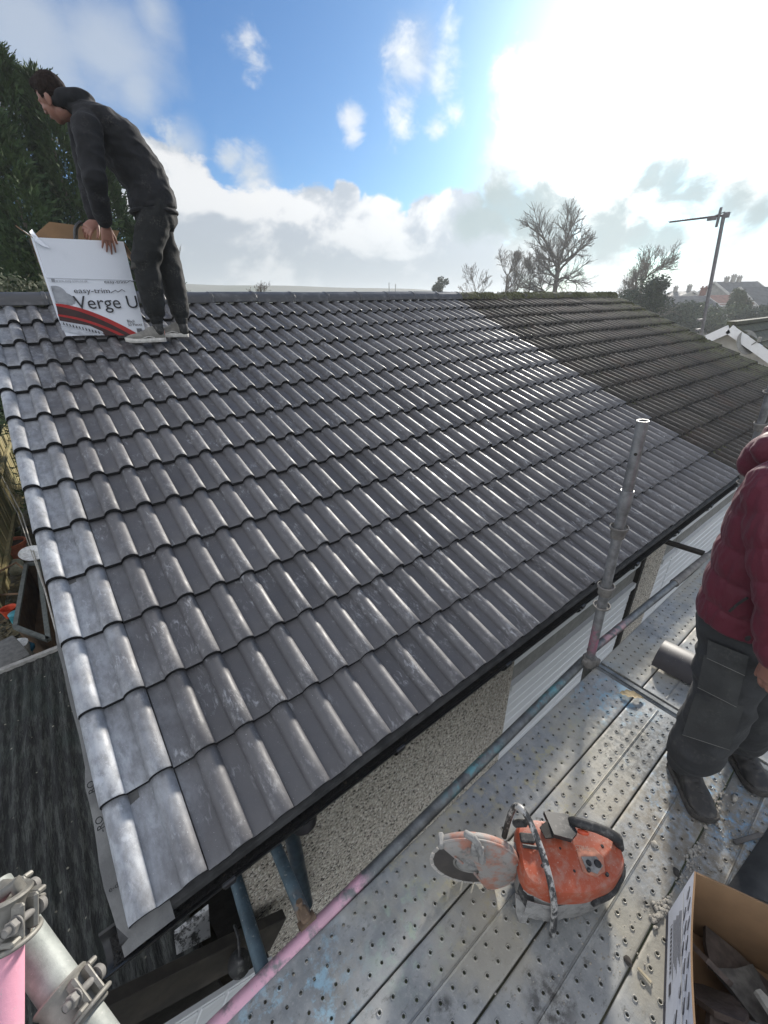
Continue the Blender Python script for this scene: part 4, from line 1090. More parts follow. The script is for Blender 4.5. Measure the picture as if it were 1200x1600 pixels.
# rubble inside: each piece its own thing
M_shard = simple('broken_tile_brown', (0.085, 0.065, 0.055), 0.85, var=.35, scale=30, bump=.3)
M_shard2 = simple('broken_tile_grey', (0.12, 0.115, 0.105), 0.85, var=.35, scale=30, bump=.3)
M_offc = simple('pale_offcut', (0.36, 0.35, 0.31), 0.8, var=.25, scale=40)
def shard(label, u, w_, z, l, wd, th, yaw, pitch, rollr, mat, seed, ribs=False, name='tile_shard', cat='tile shard'):
    c = bxo + e1 * u + e2 * w_ + UZ * z
    rnd_ = random.Random(seed); n = 7
    poly = []
    for k in range(n):
        a = 2 * math.pi * k / n; r = rnd_.uniform(.7, 1.1); q = max(abs(math.cos(a)), abs(math.sin(a)))
        poly.append(Vector((math.cos(a) / q * l / 2 * r, math.sin(a) / q * wd / 2 * r, 0)))
    Rm = Matrix.Rotation(yaw, 3, 'Z') @ Matrix.Rotation(pitch, 3, 'Y') @ Matrix.Rotation(rollr, 3, 'X')
    bb = MB(); bb.prism([Rm @ p + c for p in poly], Rm @ Vector((0, 0, th)))
    if ribs:
        for k in range(6):
            x = -l / 2 * .75 + k * l * .15
            bb.bar(Rm @ Vector((x, -wd * .32, th + .002)) + c, Rm @ Vector((x, wd * .32, th + .002)) + c, .008, .008, Rm @ Vector((0, 0, 1)))
    tag(bb.build(name, mat, None, 30), label, cat)
shard('brown paper-like shard standing against the printed side of the box', .16, .07, .17, .15, .12, .014, .3, 1.0, .3, M_shard, 1)
shard('tall brown tile shard in the box, below the pale crumpled piece', .24, .09, .15, .16, .14, .014, .5, .9, -.2, M_shard, 2)
shard('pale long offcut lying across the middle of the box', .20, .24, .15, .20, .045, .012, .9, .25, .3, M_offc, 3, name='offcut', cat='offcut')
shard('speckled grey offcut leaning on the far brown side of the box', .12, .27, .19, .11, .06, .012, 1.2, .6, .2, M_offc, 4, name='offcut', cat='offcut')
shard('ribbed dark grey tile end on top of the rubble at the bottom of the photo', .32, .20, .17, .20, .15, .018, .5, .2, .1, M_shard2, 5, True)
shard('dark stepped tile edge beside the printed side, nearest the camera', .33, .08, .16, .17, .06, .02, .15, .15, .3, M_shard, 6)
shard('plain grey tile piece under the ribbed tile end', .30, .30, .11, .20, .16, .016, .2, .1, -.1, M_shard2, 7)
shard('small grey tile piece deep in the dark middle of the box', .14, .20, .08, .16, .12, .016, 1.0, .1, .1, M_shard2, 8)
shard('broad brown tile piece at the foot of the far side of the box', .07, .16, .05, .12, .2, .016, .1, .1, .2, M_shard, 9)
# ------------------------------------------------------------------ cut-off saw
SO = Vector((0.887, -0.471, ZD)); SB = Vector((0.7278, -0.6858, 0)); SS = Vector((-0.6858, -0.7278, 0))
def sl(b, s, z): return SO + SB * b + SS * s + Vector((0, 0, z))
SROT = Matrix((SB, SS, Vector((0, 0, 1)))).transposed()
M_orange = Mat('dusty_orange_plastic', (0.36, 0.070, 0.028), 0.55)
M_orange.over(M_orange.ramp(M_orange.noise(28, 7, 0.7), 0.42, 0.70, 0, 0.75), (0.36, 0.21, 0.16)).over(M_orange.ramp(M_orange.noise(90, 5, 0.75), 0.58, 0.72, 0, 0.6), (0.5, 0.45, 0.4)).over(M_orange.ramp(M_orange.noise(12, 6, .7), 0.56, 0.7, 0, .6), (0.16, 0.05, 0.03))
M_orange.bump(M_orange.noise(120, 4), .15, .003); M_orange = M_orange.done()
M_sgrey = Mat('dusty_grey_casting', (0.26, 0.255, 0.24), 0.7)
M_sgrey.over(M_sgrey.ramp(M_sgrey.noise(26, 7, 0.7), 0.42, 0.7), (0.14, 0.135, 0.13)).over(M_sgrey.ramp(M_sgrey.noise(60, 6, .75), .58, .7, 0, .8), (.42, .41, .38)); M_sgrey = M_sgrey.done()
M_guard = Mat('guard_dusty', (0.28, 0.265, 0.245), 0.65)
M_guard.over(M_guard.ramp(M_guard.noise(14, 6, .65), .45, .62, 0, .8), (.36, .13, .075)).over(M_guard.ramp(M_guard.noise(50, 7, .75), .5, .7, 0, .8), (.30, .285, .26)).over(M_guard.ramp(M_guard.noise(22, 7, .7), .55, .7, 0, .7), (.12, .115, .11)); M_guard = M_guard.done()
M_sblack = Mat('black_rubber', (0.018, 0.018, 0.018), 0.6)
M_sblack.over(M_sblack.ramp(M_sblack.noise(40, 6, .7), .5, .72, 0, .6), (.16, .155, .145)); M_sblack = M_sblack.done()
M_worn = Mat('worn_handle', (0.03, 0.03, 0.03), 0.4)
M_worn.over(M_worn.ramp(M_worn.noise(26, 6, .7, None, (1, 1, .5)), .48, .56), (.38, .37, .35)); M_worn = M_worn.done()
M_blade = Mat('saw_blade', (0.075, 0.068, 0.066), 0.45, 0.5)
M_blade.over(M_blade.ramp(M_blade.noise(20, 6), .4, .7, 0, .6), (.12, .105, .10)); M_blade = M_blade.done()
M_seg = simple('diamond_segment', (0.38, 0.36, 0.33), 0.6)
saw = thing('cut_off_saw', 'dusty orange petrol cut-off saw with a black disc blade standing on the planks', 'saw', SO)
# blade with slotted segments
b = MB(); BR = 0.146; bc = sl(0, 0, BR); TB = math.radians(0)
n = 120; prof = []
vs = []; fs = []
for sgn in (-.0016, .0016):
    for (r) in (0.03, 0.09, 0.118, 0.135):
        for k in range(n):
            a = 2 * math.pi * k / n
            vs.append(bc + SB * math.cos(a) * r + Vector((0, 0, 1)) * math.sin(a) * r + SS * sgn)
for q in range(2):
    for i in range(3):
        for k in range(n): fs.append(tuple(q * 4 * n + i * n + k for k in ()) or (q * 4 * n + i * n + k, q * 4 * n + i * n + (k + 1) % n, q * 4 * n + (i + 1) * n + (k + 1) % n, q * 4 * n + (i + 1) * n + k))
b.add(vs, fs); blade = b.build('blade', M_blade, saw, 40)
b = MB(); NS = 22
for k in range(NS):
    a0 = 2 * math.pi * (k + .08) / NS; a1 = 2 * math.pi * (k + .92) / NS
    P_ = []
    for r, aa in ((.134, a0), (.147, a0), (.147, (a0 + a1) / 2), (.147, a1), (.134, a1)):
        P_.append(bc + SB * math.cos(aa) * r + Vector((0, 0, 1)) * math.sin(aa) * r - SS * .0019)
    b.prism(P_, SS * .0038)
b.build('segments', M_seg, blade)
b = MB(); b.lathe([(0.0, .016), (.012, .016), (.014, .010), (.030, .009), (.046, .006), (.053, .004), (.053, .0), (.0, .0)], bc + SS * .0017, SS, 32); b.build('flange', M_sgrey, blade, 35)
b = MB(); b.lathe([(.056, .0025), (.060, .0045), (.064, .0025), (.064, 0), (.056, 0)], bc + SS * .0017, SS, 40); b.build('flange_ring', simple('bright_rim', (.30, .29, .27), .4, .6), blade, 35)
# guard: part ring shell over the rear and top of the blade
b = MB(); GR = 0.170
A0, A1 = math.radians(-64), math.radians(132)     # 0 = rear, 90 = up
K = 34; secs = []
for i in range(K + 1):
    a = A0 + (A1 - A0) * i / K
    d_ = SB * math.cos(a) + Vector((0, 0, 1)) * math.sin(a)
    w_ = 0.020; rr = GR * (1.0 if i not in (0, K) else .99)
    base = .015 if (i / K) < .5 else .03
    inner = 0.02 + 0.055 * max(0, (i / K - 0.62)) / .38 if i / K > .62 else 0.02 + 0.03 * max(0, .25 - i / K) * 4
    pr = [(inner, w_ - .004), (inner + .03, w_), (rr * .62, w_ + .002), (rr * .88, w_), (rr * .97, w_ - .008), (rr, w_ - .018), (rr, -w_ + .014), (rr * .97, -w_ + .004), (rr * .88, -w_), (inner, -w_)]
    secs.append([bc + d_ * r + SS * s for (r, s) in pr])
m_ = len(secs[0]); vs = [v for S in secs for v in S]
fs = [(i * m_ + k, i * m_ + k + 1, i * m_ + m_ + k + 1, i * m_ + m_ + k) for i in range(K) for k in range(m_ - 1)]
b.add(vs, fs)
guard = b.build('guard', M_guard, saw, 40)
# rims, rib and adjuster lever
def arc(r, a0, a1, s, n=18): return [bc + (SB * math.cos(math.radians(a0 + (a1 - a0) * i / n)) + Vector((0, 0, 1)) * math.sin(math.radians(a0 + (a1 - a0) * i / n))) * r + SS * s for i in range(n + 1)]
b = MB(); b.tube(arc(GR * .995, -64, 132, .010, 30), .0045, 8); b.tube([arc(GR, 132, 132, .014, 1)[0], arc(.08, 132, 132, .021, 1)[0], arc(.05, 132, 130, .021, 1)[0]], .004, 8); b.tube([arc(GR, -64, -64, .012, 1)[0], arc(.03, -64, -64, .020, 1)[0]], .005, 8)
b.build('guard_rim', M_guard, guard, 60)
b = MB(); b.tube([sl(.02, .036, .318), sl(-.005, .040, .345)], .008, 10); b.box(sl(-.002, .038, .312), (.03, .014, .06), SROT, bev=.004)
b.tube([sl(-.035, .012, .352), sl(-.012, .03, .366), sl(.004, .038, .345), sl(.018, .046, .30), sl(.022, .046, .262)], [.011, .012, .011, .009, .010], 12)
b.lathe([(0, .012), (.012, .012), (.014, 0), (0, 0)], sl(.024, .034, .258), SS, 14); b.build('lever', M_sgrey, guard, 50)
b = MB(); b.box(sl(-.112, 0.0, .268), (.018, .042, .03), SROT, bev=.004); b.build('guard_tip', M_sgrey, guard, 40)
# body
def ringpts(poly, it=2):
    P_ = [Vector((p[0], p[1])) for p in poly]
    for _ in range(it):
        Q = []
        for i in range(len(P_)):
            a, c_ = P_[i], P_[(i + 1) % len(P_)]
            Q += [a.lerp(c_, .16), a.lerp(c_, .84)]
        P_ = Q
    return P_
FOOT = [(.150, .070), (.25, .100), (.36, .085), (.46, .045), (.525, -.02), (.53, -.100), (.42, -.125), (.160, -.115)]
RP = ringpts(FOOT); cx = sum(p.x for p in RP) / len(RP); cy = sum(p.y for p in RP) / len(RP)
def topz(bx_): return .252 - .13 * max(0, bx_ - .16)
def loft(levels, cap=True):
    b = MB(); n = len(RP); vs = []
    for (sc, zf) in levels:
        for p in RP:
            bx_ = cx + (p.x - cx) * sc; sy = cy + (p.y - cy) * sc
            vs.append(sl(bx_, sy, zf(bx_) if callable(zf) else zf))
    fs = [(i * n + k, i * n + (k + 1) % n, i * n + n + (k + 1) % n, i * n + n + k) for i in range(len(levels) - 1) for k in range(n)]
    if cap: fs += [tuple(range(n))[::-1], tuple((len(levels) - 1) * n + k for k in range(n))]
    b.add(vs, fs); return b
zb = lambda t: (lambda bx_: .02 + (topz(bx_) - .02) * t + .05 * max(0, bx_ - .38) * (1 - t))
loft([(.80, zb(0)), (.93, zb(.06)), (.975, zb(.16)), (.985, zb(.60)), (.96, zb(.625))]).build('crankcase', M_sgrey, saw, 40)
orange = loft([(.955, zb(.61)), (1.0, zb(.625)), (1.01, zb(.68)), (1.0, zb(.80)), (.985, zb(.90)), (.95, zb(.945)), (.82, zb(.966)), (.3, zb(.985))]).build('orange_cover', M_orange, saw, 40)
b = MB()   # cooling fins on the near side
for i in range(11):
    z = .050 + i * .0098
    pts = [sl(.175 + .17 * k / 8, .0935 + .008 * math.sin(math.pi * k / 8) - .045 * max(0, (k / 8 - .55)) , z + .035 * (k / 8) * 0) for k in range(9)]
    b.tube(pts, .0030, 6)
b.build('cooling_fins', M_sgrey, saw, 60)
b = MB(); b.prism([sl(.160, .045, .185), sl(.150, .062, .13), sl(.172, .080, .09), sl(.192, .084, .115), sl(.188, .068, .17)], SB * .008 + SS * .010); b.build('muffler', M_sblack, saw, 30)
b = MB(); b.prism([sl(.150, .05, .085), sl(.155, .07, .03), sl(.168, .085, .004), sl(.188, .085, .004), sl(.196, .075, .05), sl(.178, .065, .09)], SS * .014); b.build('foot', M_sgrey, saw, 30)
b = MB(); b.prism([sl(.10, -.05, .12), sl(.15, -.04, .20), sl(.19, -.06, .215), sl(.19, -.06, .12)], SS * .06); b.bar(sl(.03, -.032, .15), sl(.30, -.032, .16), .05, .10, bev=.02); b.build('drive_arm', M_sgrey, saw, 40)
# rear strip, filter cover, black rear handle, trigger
b = MB()
pts = [sl(cx + (p.x - cx) * 1.012, cy + (p.y - cy) * 1.012, zb(.60)(p.x)) for p in RP if p.x > .38 and (p.y > -.12)]
b.tube(pts, .0125, 10); b.build('bumper', M_sblack, saw, 60)
b = MB(); b.prism([sl(.265, -0.130, 0.240), sl(.355, -0.135, 0.224), sl(.365, -0.070, 0.240), sl(.335, -0.040, 0.252), sl(.275, -0.045, 0.262)], (0, 0, .022)); fc = b.build('filter_cover', M_sblack, saw, 30)
b = MB(); b.prism([sl(.235, -0.070, 0.266), sl(.272, -0.100, 0.262), sl(.275, -0.040, 0.268), sl(.245, -0.035, 0.270)], (0, 0, .006)); b.build('grille', M_dark, saw, 30)
b = MB(); b.tube([sl(.345, -.130, .20), sl(.362, -.105, .258), sl(.39, -.092, .272), sl(.43, -.088, .266), sl(.475, -.083, .25), sl(.51, -.08, .225), sl(.525, -.075, .18)], [.014, .016, .0165, .0165, .0175, .018, .016], 14); b.build('rear_handle', M_sblack, saw, 60)
b = MB(); b.tube([sl(.372, -.080, .250), sl(.385, -.072, .258), sl(.402, -.072, .254)], [.007, .009, .006], 10); b.build('trigger', simple('red_trigger', (.55, .07, .02), .5), saw, 60)
# side panel with caps, faint lettering
M_pale_o = simple('rubbed_orange', (0.46, 0.20, 0.13), 0.65, var=.25, scale=40)
def tz(bx_, f=1.0): return zb(f * .968)(bx_)
b = MB(); pl = [(.355, -.035), (.42, -.048), (.445, -.025), (.435, .018), (.398, .038), (.358, .030)]
b.prism([sl(p[0], p[1], tz(p[0]) + .001) for p in pl], (0, 0, .006)); b.build('panel', M_pale_o, saw, 40)
b = MB(); b.prism([sl(p[0], p[1], tz(p[0]) + .0075) for p in [(.365, -.012), (.418, -.02), (.432, .005), (.405, .030), (.372, .025)]], (0, 0, .003)); b.build('recess', M_sgrey, saw, 40)
for (bx_, sy, r, mt) in [(.415, .002, .012, M_sblack), (.385, .004, .009, M_sblack), (.378, .024, .0065, M_sblack), (.437, .028, .0055, M_sblack)]:
    b = MB(); b.lathe([(0, .007), (r * .8, .007), (r, .004), (r, -.003)], sl(bx_, sy, tz(bx_, 1.0) + .009), (0, 0, 1), 16); b.build('cap', mt, saw, 40)
put_text('STIHL', 0.020, simple('pale_letter', (0.42, 0.27, 0.21), 0.7), sl(.352, -.030, tz(.352) + .0105), SB, -SS, saw)
# tubular front handle over the body
b = MB()
hp = [sl(.135, -.105, .12), sl(.138, -.105, .24), sl(.146, -.102, .325), sl(.158, -.088, .352), sl(.178, -.06, .355), sl(.200, -.02, .328), sl(.218, .03, .305), sl(.232, .085, .272), sl(.245, .116, .215), sl(.256, .124, .13), sl(.264, .126, .05), sl(.268, .122, .012)]
b.tube(smooth(hp), .0105, 14); b.build('front_handle', M_worn, saw, 60)
b = MB(); b.tube([sl(.150, -.075, .27), sl(.160, -.065, .30), sl(.176, -.052, .325)], .010, 10)
for i in range(6):
    b.lathe([(.010, -.003), (.0135, 0), (.010, .003)], sl(.150, -.075, .27).lerp(sl(.176, -.052, .325), .1 + i * .16), (sl(.176, -.052, .325) - sl(.150, -.075, .27)), 12)
b.build('hose', M_sblack, saw, 60)

b = MB()
for (p, q) in [((.20, -.10), (.215, .075)), ((.335, -.06), (.345, .07)), ((.215, .045), (.34, .05))]:
    pts = [sl(p[0] + (q[0] - p[0]) * i / 8, p[1] + (q[1] - p[1]) * i / 8, tz(p[0] + (q[0] - p[0]) * i / 8) - .0015 - .016 * max(0, abs((p[1] + (q[1] - p[1]) * i / 8) + .02) / .09 - .55)) for i in range(9)]
    b.tube(pts, .0026, 6)
b.build('panel_seam', M_orange, orange, 60)
b = MB()
for (x_, y_) in [(.225, .03), (.225, -.04), (.33, .03), (.455, -.06), (.30, -.03)]:
    b.lathe([(0, .003), (.004, .003), (.006, 0), (.006, -.004)], sl(x_, y_, tz(x_) + .001), (0, 0, 1), 10)
b.build('screw', M_sblack, orange, 40)
b = MB(); b.box(sl(.19, -.045, tz(.19) + .004), (.05, .03, .012), SROT, bev=.004); b.tube([sl(.17, -.02, tz(.18) + .003), sl(.20, -.015, tz(.2) + .012), sl(.235, -.02, tz(.23) + .004)], .006, 8); b.build('pull_cord_grip', M_sblack, saw, 40)
# ------------------------------------------------------------------ box on the roof
YB = 3.372
def bf(x, y, off=0.0):
    p = ony(x, y, YB - off); return p
M_boxw = Mat('white_printed_card', (0.74, 0.77, 0.83), 0.5); M_boxw.over(M_boxw.ramp(M_boxw.noise(5, 5), .5, .75, 0, .35), (.60, .63, .69)); M_boxw = M_boxw.done()
BL, BRr = bf(104, 525), bf(228, 521); TLm, TRm = bf(72, 433), bf(213, 437); TL, TR = bf(57, 371), bf(197, 380)
X0, X1 = (BL.x + TLm.x) / 2, BRr.x; Z0, Z1 = BL.z, TL.z
XR = X1
DPB = 0.34
vbx = thing('carton', 'open white carton of roofing trim held upright on the roof beside the ridge', 'box', (X0 + .26, YB + .1, Z0))
def quad_panel(P_, th, mats, name, parent=vbx):
    bb = MB(); a, b_, c_, d_ = [Vector(p) for p in P_]
    nrm = (b_ - a).cross(d_ - a).normalized()
    nn = 6; vs = []
    for i in range(nn + 1):
        for j in range(nn + 1):
            u, v = i / nn, j / nn
            vs.append(a.lerp(b_, u).lerp(d_.lerp(c_, u), v) + nrm * .004 * mnoise.noise(Vector((u * 2.5, v * 2.5, len(name)))) * (1 if 0 < i < nn and 0 < j < nn else .3))
    F = [(i * (nn + 1) + j, (i + 1) * (nn + 1) + j, (i + 1) * (nn + 1) + j + 1, i * (nn + 1) + j + 1) for i in range(nn) for j in range(nn)]
    bb.add(vs, F, 0); bb.add([v - nrm * th for v in vs], F, 1)
    ed = [i * (nn + 1) for i in range(nn + 1)] + [nn * (nn + 1) + j for j in range(1, nn + 1)] + [i * (nn + 1) + nn for i in range(nn - 1, -1, -1)] + [j for j in range(nn - 1, 0, -1)]
    E_ = [vs[k] for k in ed] + [vs[k] - nrm * th for k in ed]; q = len(ed)
    bb.add(E_, [(k, (k + 1) % q, q + (k + 1) % q, q + k) for k in range(q)], 1)
    me = MB.mesh(bb, name, mats, 40); ob = bpy.data.objects.new(name, me); COL.objects.link(ob); ob.parent = parent; set_pinv(ob, parent); return ob
FBL = Vector((X0, YB, Z0)); FBR = Vector((XR, YB, BRr.z - .005)); FTR = Vector((XR + .005, YB, TR.z + .01)); FTL = Vector((X0, YB, TL.z))
front = quad_panel([FBL, FBR, FTR, FTL], .005, [M_boxw, M_card], 'front_panel')
zb2 = Z0 + DPB * .40
Bk = Vector((0, DPB, 0)); Bz = Vector((0, 0, zb2 - Z0))
quad_panel([FBR + Bk + Bz + Vector((.0, 0, 0)), FBL + Bk + Bz, FTL + Bk + Vector((-.005, 0, .03)), FTR + Bk + Vector((0, 0, .035))], .005, [M_boxw, M_card], 'back_panel')
quad_panel([FBL + Bk + Bz, FBL + Vector((0, .005, .004)), FTL + Vector((0, .006, 0)), FTL + Bk + Vector((0, 0, .05))], .005, [M_boxw, M_card], 'side_panel')
quad_panel([FBR + Vector((0, .005, .004)), FBR + Bk + Bz, FTR + Bk + Vector((0, 0, .03)), FTR + Vector((0, .006, 0))], .005, [M_boxw, M_card], 'side_panel')
# torn flap at the upper left
fl = MB(); a = FTL + Vector((.005, -.004, -.005))
tp = [bf(50, 358, -.03), bf(60, 372, .02), bf(78, 388, .03), bf(66, 384, .035), bf(54, 376, .03), bf(46, 362, .02)]
fl.prism(tp, (0, .006, 0)); fl.build('torn_flap', M_boxw, vbx)
for (P_, nm) in (([FTL + Vector((-.002, .01, 0)), FTL + Vector((-.005, DPB - .02, .05)), FTL + Vector((-.06, DPB - .04, .09)), FTL + Vector((-.075, .03, .07))], 'flap'), ([FTR + Vector((.002, DPB - .02, .03)), FTR + Vector((.002, .01, 0)), FTR + Vector((.09, .05, -.16)), FTR + Vector((.10, DPB - .05, -.14))], 'flap'),
                ([FTR + Bk + Vector((0, .004, .035)), FTL + Bk + Vector((0, .004, .03)), ony(77, 347, YB + DPB + .03), ony(186, 361, YB + DPB + .03)], 'flap')):
    quad_panel(P_, .005, [M_boxw, M_card], nm)
# print on the front face
M_pblack = simple('print_black', (0.012, 0.012, 0.018), 0.5, var=.1); M_pred = simple('print_red', (0.36, 0.012, 0.012), 0.5, var=.1); M_pmar = simple('print_maroon', (0.035, 0.008, 0.008), 0.5, var=.1); M_pgrey = simple('print_grey', (0.24, 0.25, 0.27), 0.5, var=.5, scale=9); M_plg = simple('print_pale_grey', (0.46, 0.48, 0.52), .5, var=.15)
lay = [0]
def flat(pix, mat, name='print', z=None):
    lay[0] += 1
    P_ = [bf(x, y, .0015 + .0004 * lay[0]) for (x, y) in pix]
    P_ = [Vector((p.x, YB - .0056 - .0003 * lay[0], p.z)) for p in P_]
    bb = MB(); bb.add(P_, [tuple(range(len(P_)))]); return bb.build(name, mat, front)
def crv(pts, n=14):
    out = []
    (a, b_, c_) = pts
    for i in range(n + 1):
        t_ = i / n; out.append(((1 - t_) ** 2 * a[0] + 2 * t_ * (1 - t_) * b_[0] + t_ * t_ * c_[0], (1 - t_) ** 2 * a[1] + 2 * t_ * (1 - t_) * b_[1] + t_ * t_ * c_[1]))
    return out
flat([(73, 434), (213, 438), (213.6, 439), (73.3, 435)], M_plg)
flat(crv([(79, 447), (95, 444), (104, 458)]) + crv([(104, 458), (120, 464), (116, 474)]) + [(108, 477), (87, 473)], M_pgrey)
flat(crv([(87, 475), (140, 480), (215, 524)]) + [(190, 524)] + crv([(165, 524), (140, 508), (93, 501)]), M_pmar)
flat(crv([(86.5, 474), (140, 478), (218, 523)]) + list(reversed(crv([(87.5, 478), (140, 486), (206, 524)]))), M_pred)
flat(crv([(90, 491), (140, 496), (195, 524)]) + list(reversed(crv([(91, 494), (140, 501), (186, 524)]))), M_pred)
flat([(94, 502), (110, 504), (140, 509), (160, 518), (162, 521), (140, 519), (113, 511), (95, 507)], M_plg)
for i in range(12):
    x = 98 + i * 5; y = 503.5 + (i * 1.25) ; flat([(x, y), (x + 1.6, y + .4), (x + 3.4, y + 4.5), (x + 1.4, y + 4.0)], M_pblack)
flat([(95, 508), (113, 512), (140, 520), (160, 522.5), (158, 524), (130, 524), (97, 516)], M_plg)
flat([(79.5, 435.5), (85, 435.7), (86.6, 440.7), (81, 440.5)], M_pgrey)
flat([(213, 513), (221, 513), (222.5, 519), (214.5, 519)], M_pgrey)
for i in range(4): flat([(214 + i * 2, 513.3), (214.8 + i * 2, 513.3), (216.2 + i * 2, 518.7), (215.4 + i * 2, 518.7)], M_pblack)
def ftext(body, x0, y0, x1, capy, mat, **kw):
    """text on the front face: baseline from pixel (x0,y0); x1 = where it ends"""
    a = bf(x0, y0); b_ = bf(x1, y0); top = bf(x0, capy)
    me = text_mesh(body, 1.0, mat, extr=0.0003, **kw)
    w = max(v.co.x for v in me.vertices) - min(v.co.x for v in me.vertices); mn = min(v.co.x for v in me.vertices)
    hcap = 0.70
    sx = (b_.x - a.x) / w; sz = (top.z - a.z) / hcap
    for v in me.vertices: v.co = Vector(((v.co.x - mn) * sx, -v.co.z, v.co.y * sz))
    o = bpy.data.objects.new('lettering', me); COL.objects.link(o); lay[0] += 1
    o.parent = front; o.matrix_parent_inverse = world_of(front).inverted(); o.location = (a.x, YB - .0066 - .0003 * 20, a.z)
    return o
ftext('easy-trim', 116, 458, 172, 450, M_pblack)
ftext('Verge U', 119, 483, 217, 462, M_pblack)
ftext('easy-trim', 163, 442.5, 197, 437.5, M_pblack)
ftext('www.easy-trim.co.uk', 87, 440.5, 137, 436.5, M_pgrey)
ftext('Black', 199, 504, 211, 499.5, M_pblack)
ftext('50 Pieces', 200, 509.5, 222, 505, M_pblack)
def zig(P_, mat, w=.004):
    pts = [bf(x, y) for (x, y) in P_]; bb = MB()
    pts = [Vector((p.x, YB - .012, p.z)) for p in pts]
    for i in range(len(pts) - 1): bb.bar(pts[i], pts[i + 1], w, .0008, (0, 1, 0))
    return bb.build('roofline_mark', mat, front)
zig([(173, 457.5), (180, 453.5), (184, 456.5), (190, 452.5), (195, 455.5)], M_pblack)
zig([(198, 441.5), (203, 438.5), (206, 440.5), (210, 438), (213, 440)], M_pblack, .003)
# bundle of curved black trim sticking out of the carton
bb = MB(); pts = [ony(118, 378, 3.50), ony(117, 362, 3.50), ony(119, 353, 3.50), ony(126, 347, 3.50)]
bb.tube(smooth(pts), .012, 8); bb.tube([p + Vector((.012, .02, .004)) for p in smooth(pts)], .010, 8)
tag(bb.build('verge_trim', M_gut, None, 60), 'curved black plastic trim sticking out of the open carton on the roof', 'roof trim')

# ------------------------------------------------------------------ people
def frame(f, u):
    u = Vector(u).normalized(); f = Vector(f); f = (f - u * f.dot(u)).normalized(); r = f.cross(u)
    return f, r, u          # forward, right, up
def head(mb, c_, f, u, s=1.0):
    """skull, jaw, brow, nose, lips, chin, ears; c_ is the middle of the skull; s scales"""
    f, r, u = frame(f, u); Rm = Matrix((r, f, u)).transposed()
    def L(x, y, z): return c_ + (r * x + f * y + u * z) * s
    ball(mb, L(0, -.008, .022), (.075 * s, .095 * s, .092 * s), Rm, 20)
    ball(mb, L(0, .030, -.038), (.060 * s, .062 * s, .078 * s), Rm, 18)
    ball(mb, L(0, .045, -.092), (.036 * s, .034 * s, .026 * s), Rm)
    ball(mb, L(0, .080, .018), (.050 * s, .015 * s, .012 * s), Rm)
    limb(mb, [(L(0, .088, .008), .009 * s), (L(0, .108, -.030), .014 * s)], 10)
    for q in (-1, 1):
        ball(mb, L(q * .014, .100, -.034), .009 * s); ball(mb, L(q * .034, .072, -.024), (.022 * s, .018 * s, .02 * s), Rm)
        ball(mb, L(q * .031, .079, .002), (.014 * s, .008 * s, .009 * s), Rm)
        ball(mb, L(q * .077, -.010, -.008), (.010 * s, .020 * s, .032 * s), Rm @ Matrix.Rotation(.25, 3, 'X'))
        ball(mb, L(q * .079, -.004, -.030), (.007 * s, .012 * s, .013 * s), Rm)
    ball(mb, L(0, .092, -.060), (.024 * s, .010 * s, .006 * s), Rm); ball(mb, L(0, .089, -.070), (.021 * s, .010 * s, .007 * s), Rm)
    return L
def hair(c_, f, u, s, mat, parent, low=-.06):
    f, r, u = frame(f, u); mb = MB(); Rm = Matrix((r, f, u)).transposed()
    def L(x, y, z): return c_ + (r * x + f * y + u * z) * s
    ball(mb, L(0, -.012, .030), (.081 * s, .098 * s, .094 * s), Rm, 24)
    ball(mb, L(0, -.050, -.020), (.066 * s, .058 * s, .070 * s), Rm, 18)
    ball(mb, L(0, .035, .085), (.058 * s, .050 * s, .034 * s), Rm, 18)
    o = fuse(mb, .006, 'hair', mat, parent, 2, lambda p: .0035 * mnoise.noise(p * 90) + .003 * mnoise.noise(Vector((p.x * 160, p.y * 160, p.z * 30))))
    # trim away what would cover the face
    bm = bmesh.new(); bm.from_mesh(o.data)
    kill = []
    for v in bm.verts:
        q = v.co - c_; y, z, x = q.dot(f) / s, q.dot(u) / s, q.dot(r) / s
        if (y > .030 and z < .050) or (y > -.012 and z < .004) or (y > -.035 and z < -.030) or z < low - .045: kill.append(v)
    bmesh.ops.delete(bm, geom=kill, context='VERTS'); bm.to_mesh(o.data); bm.free()
    return o
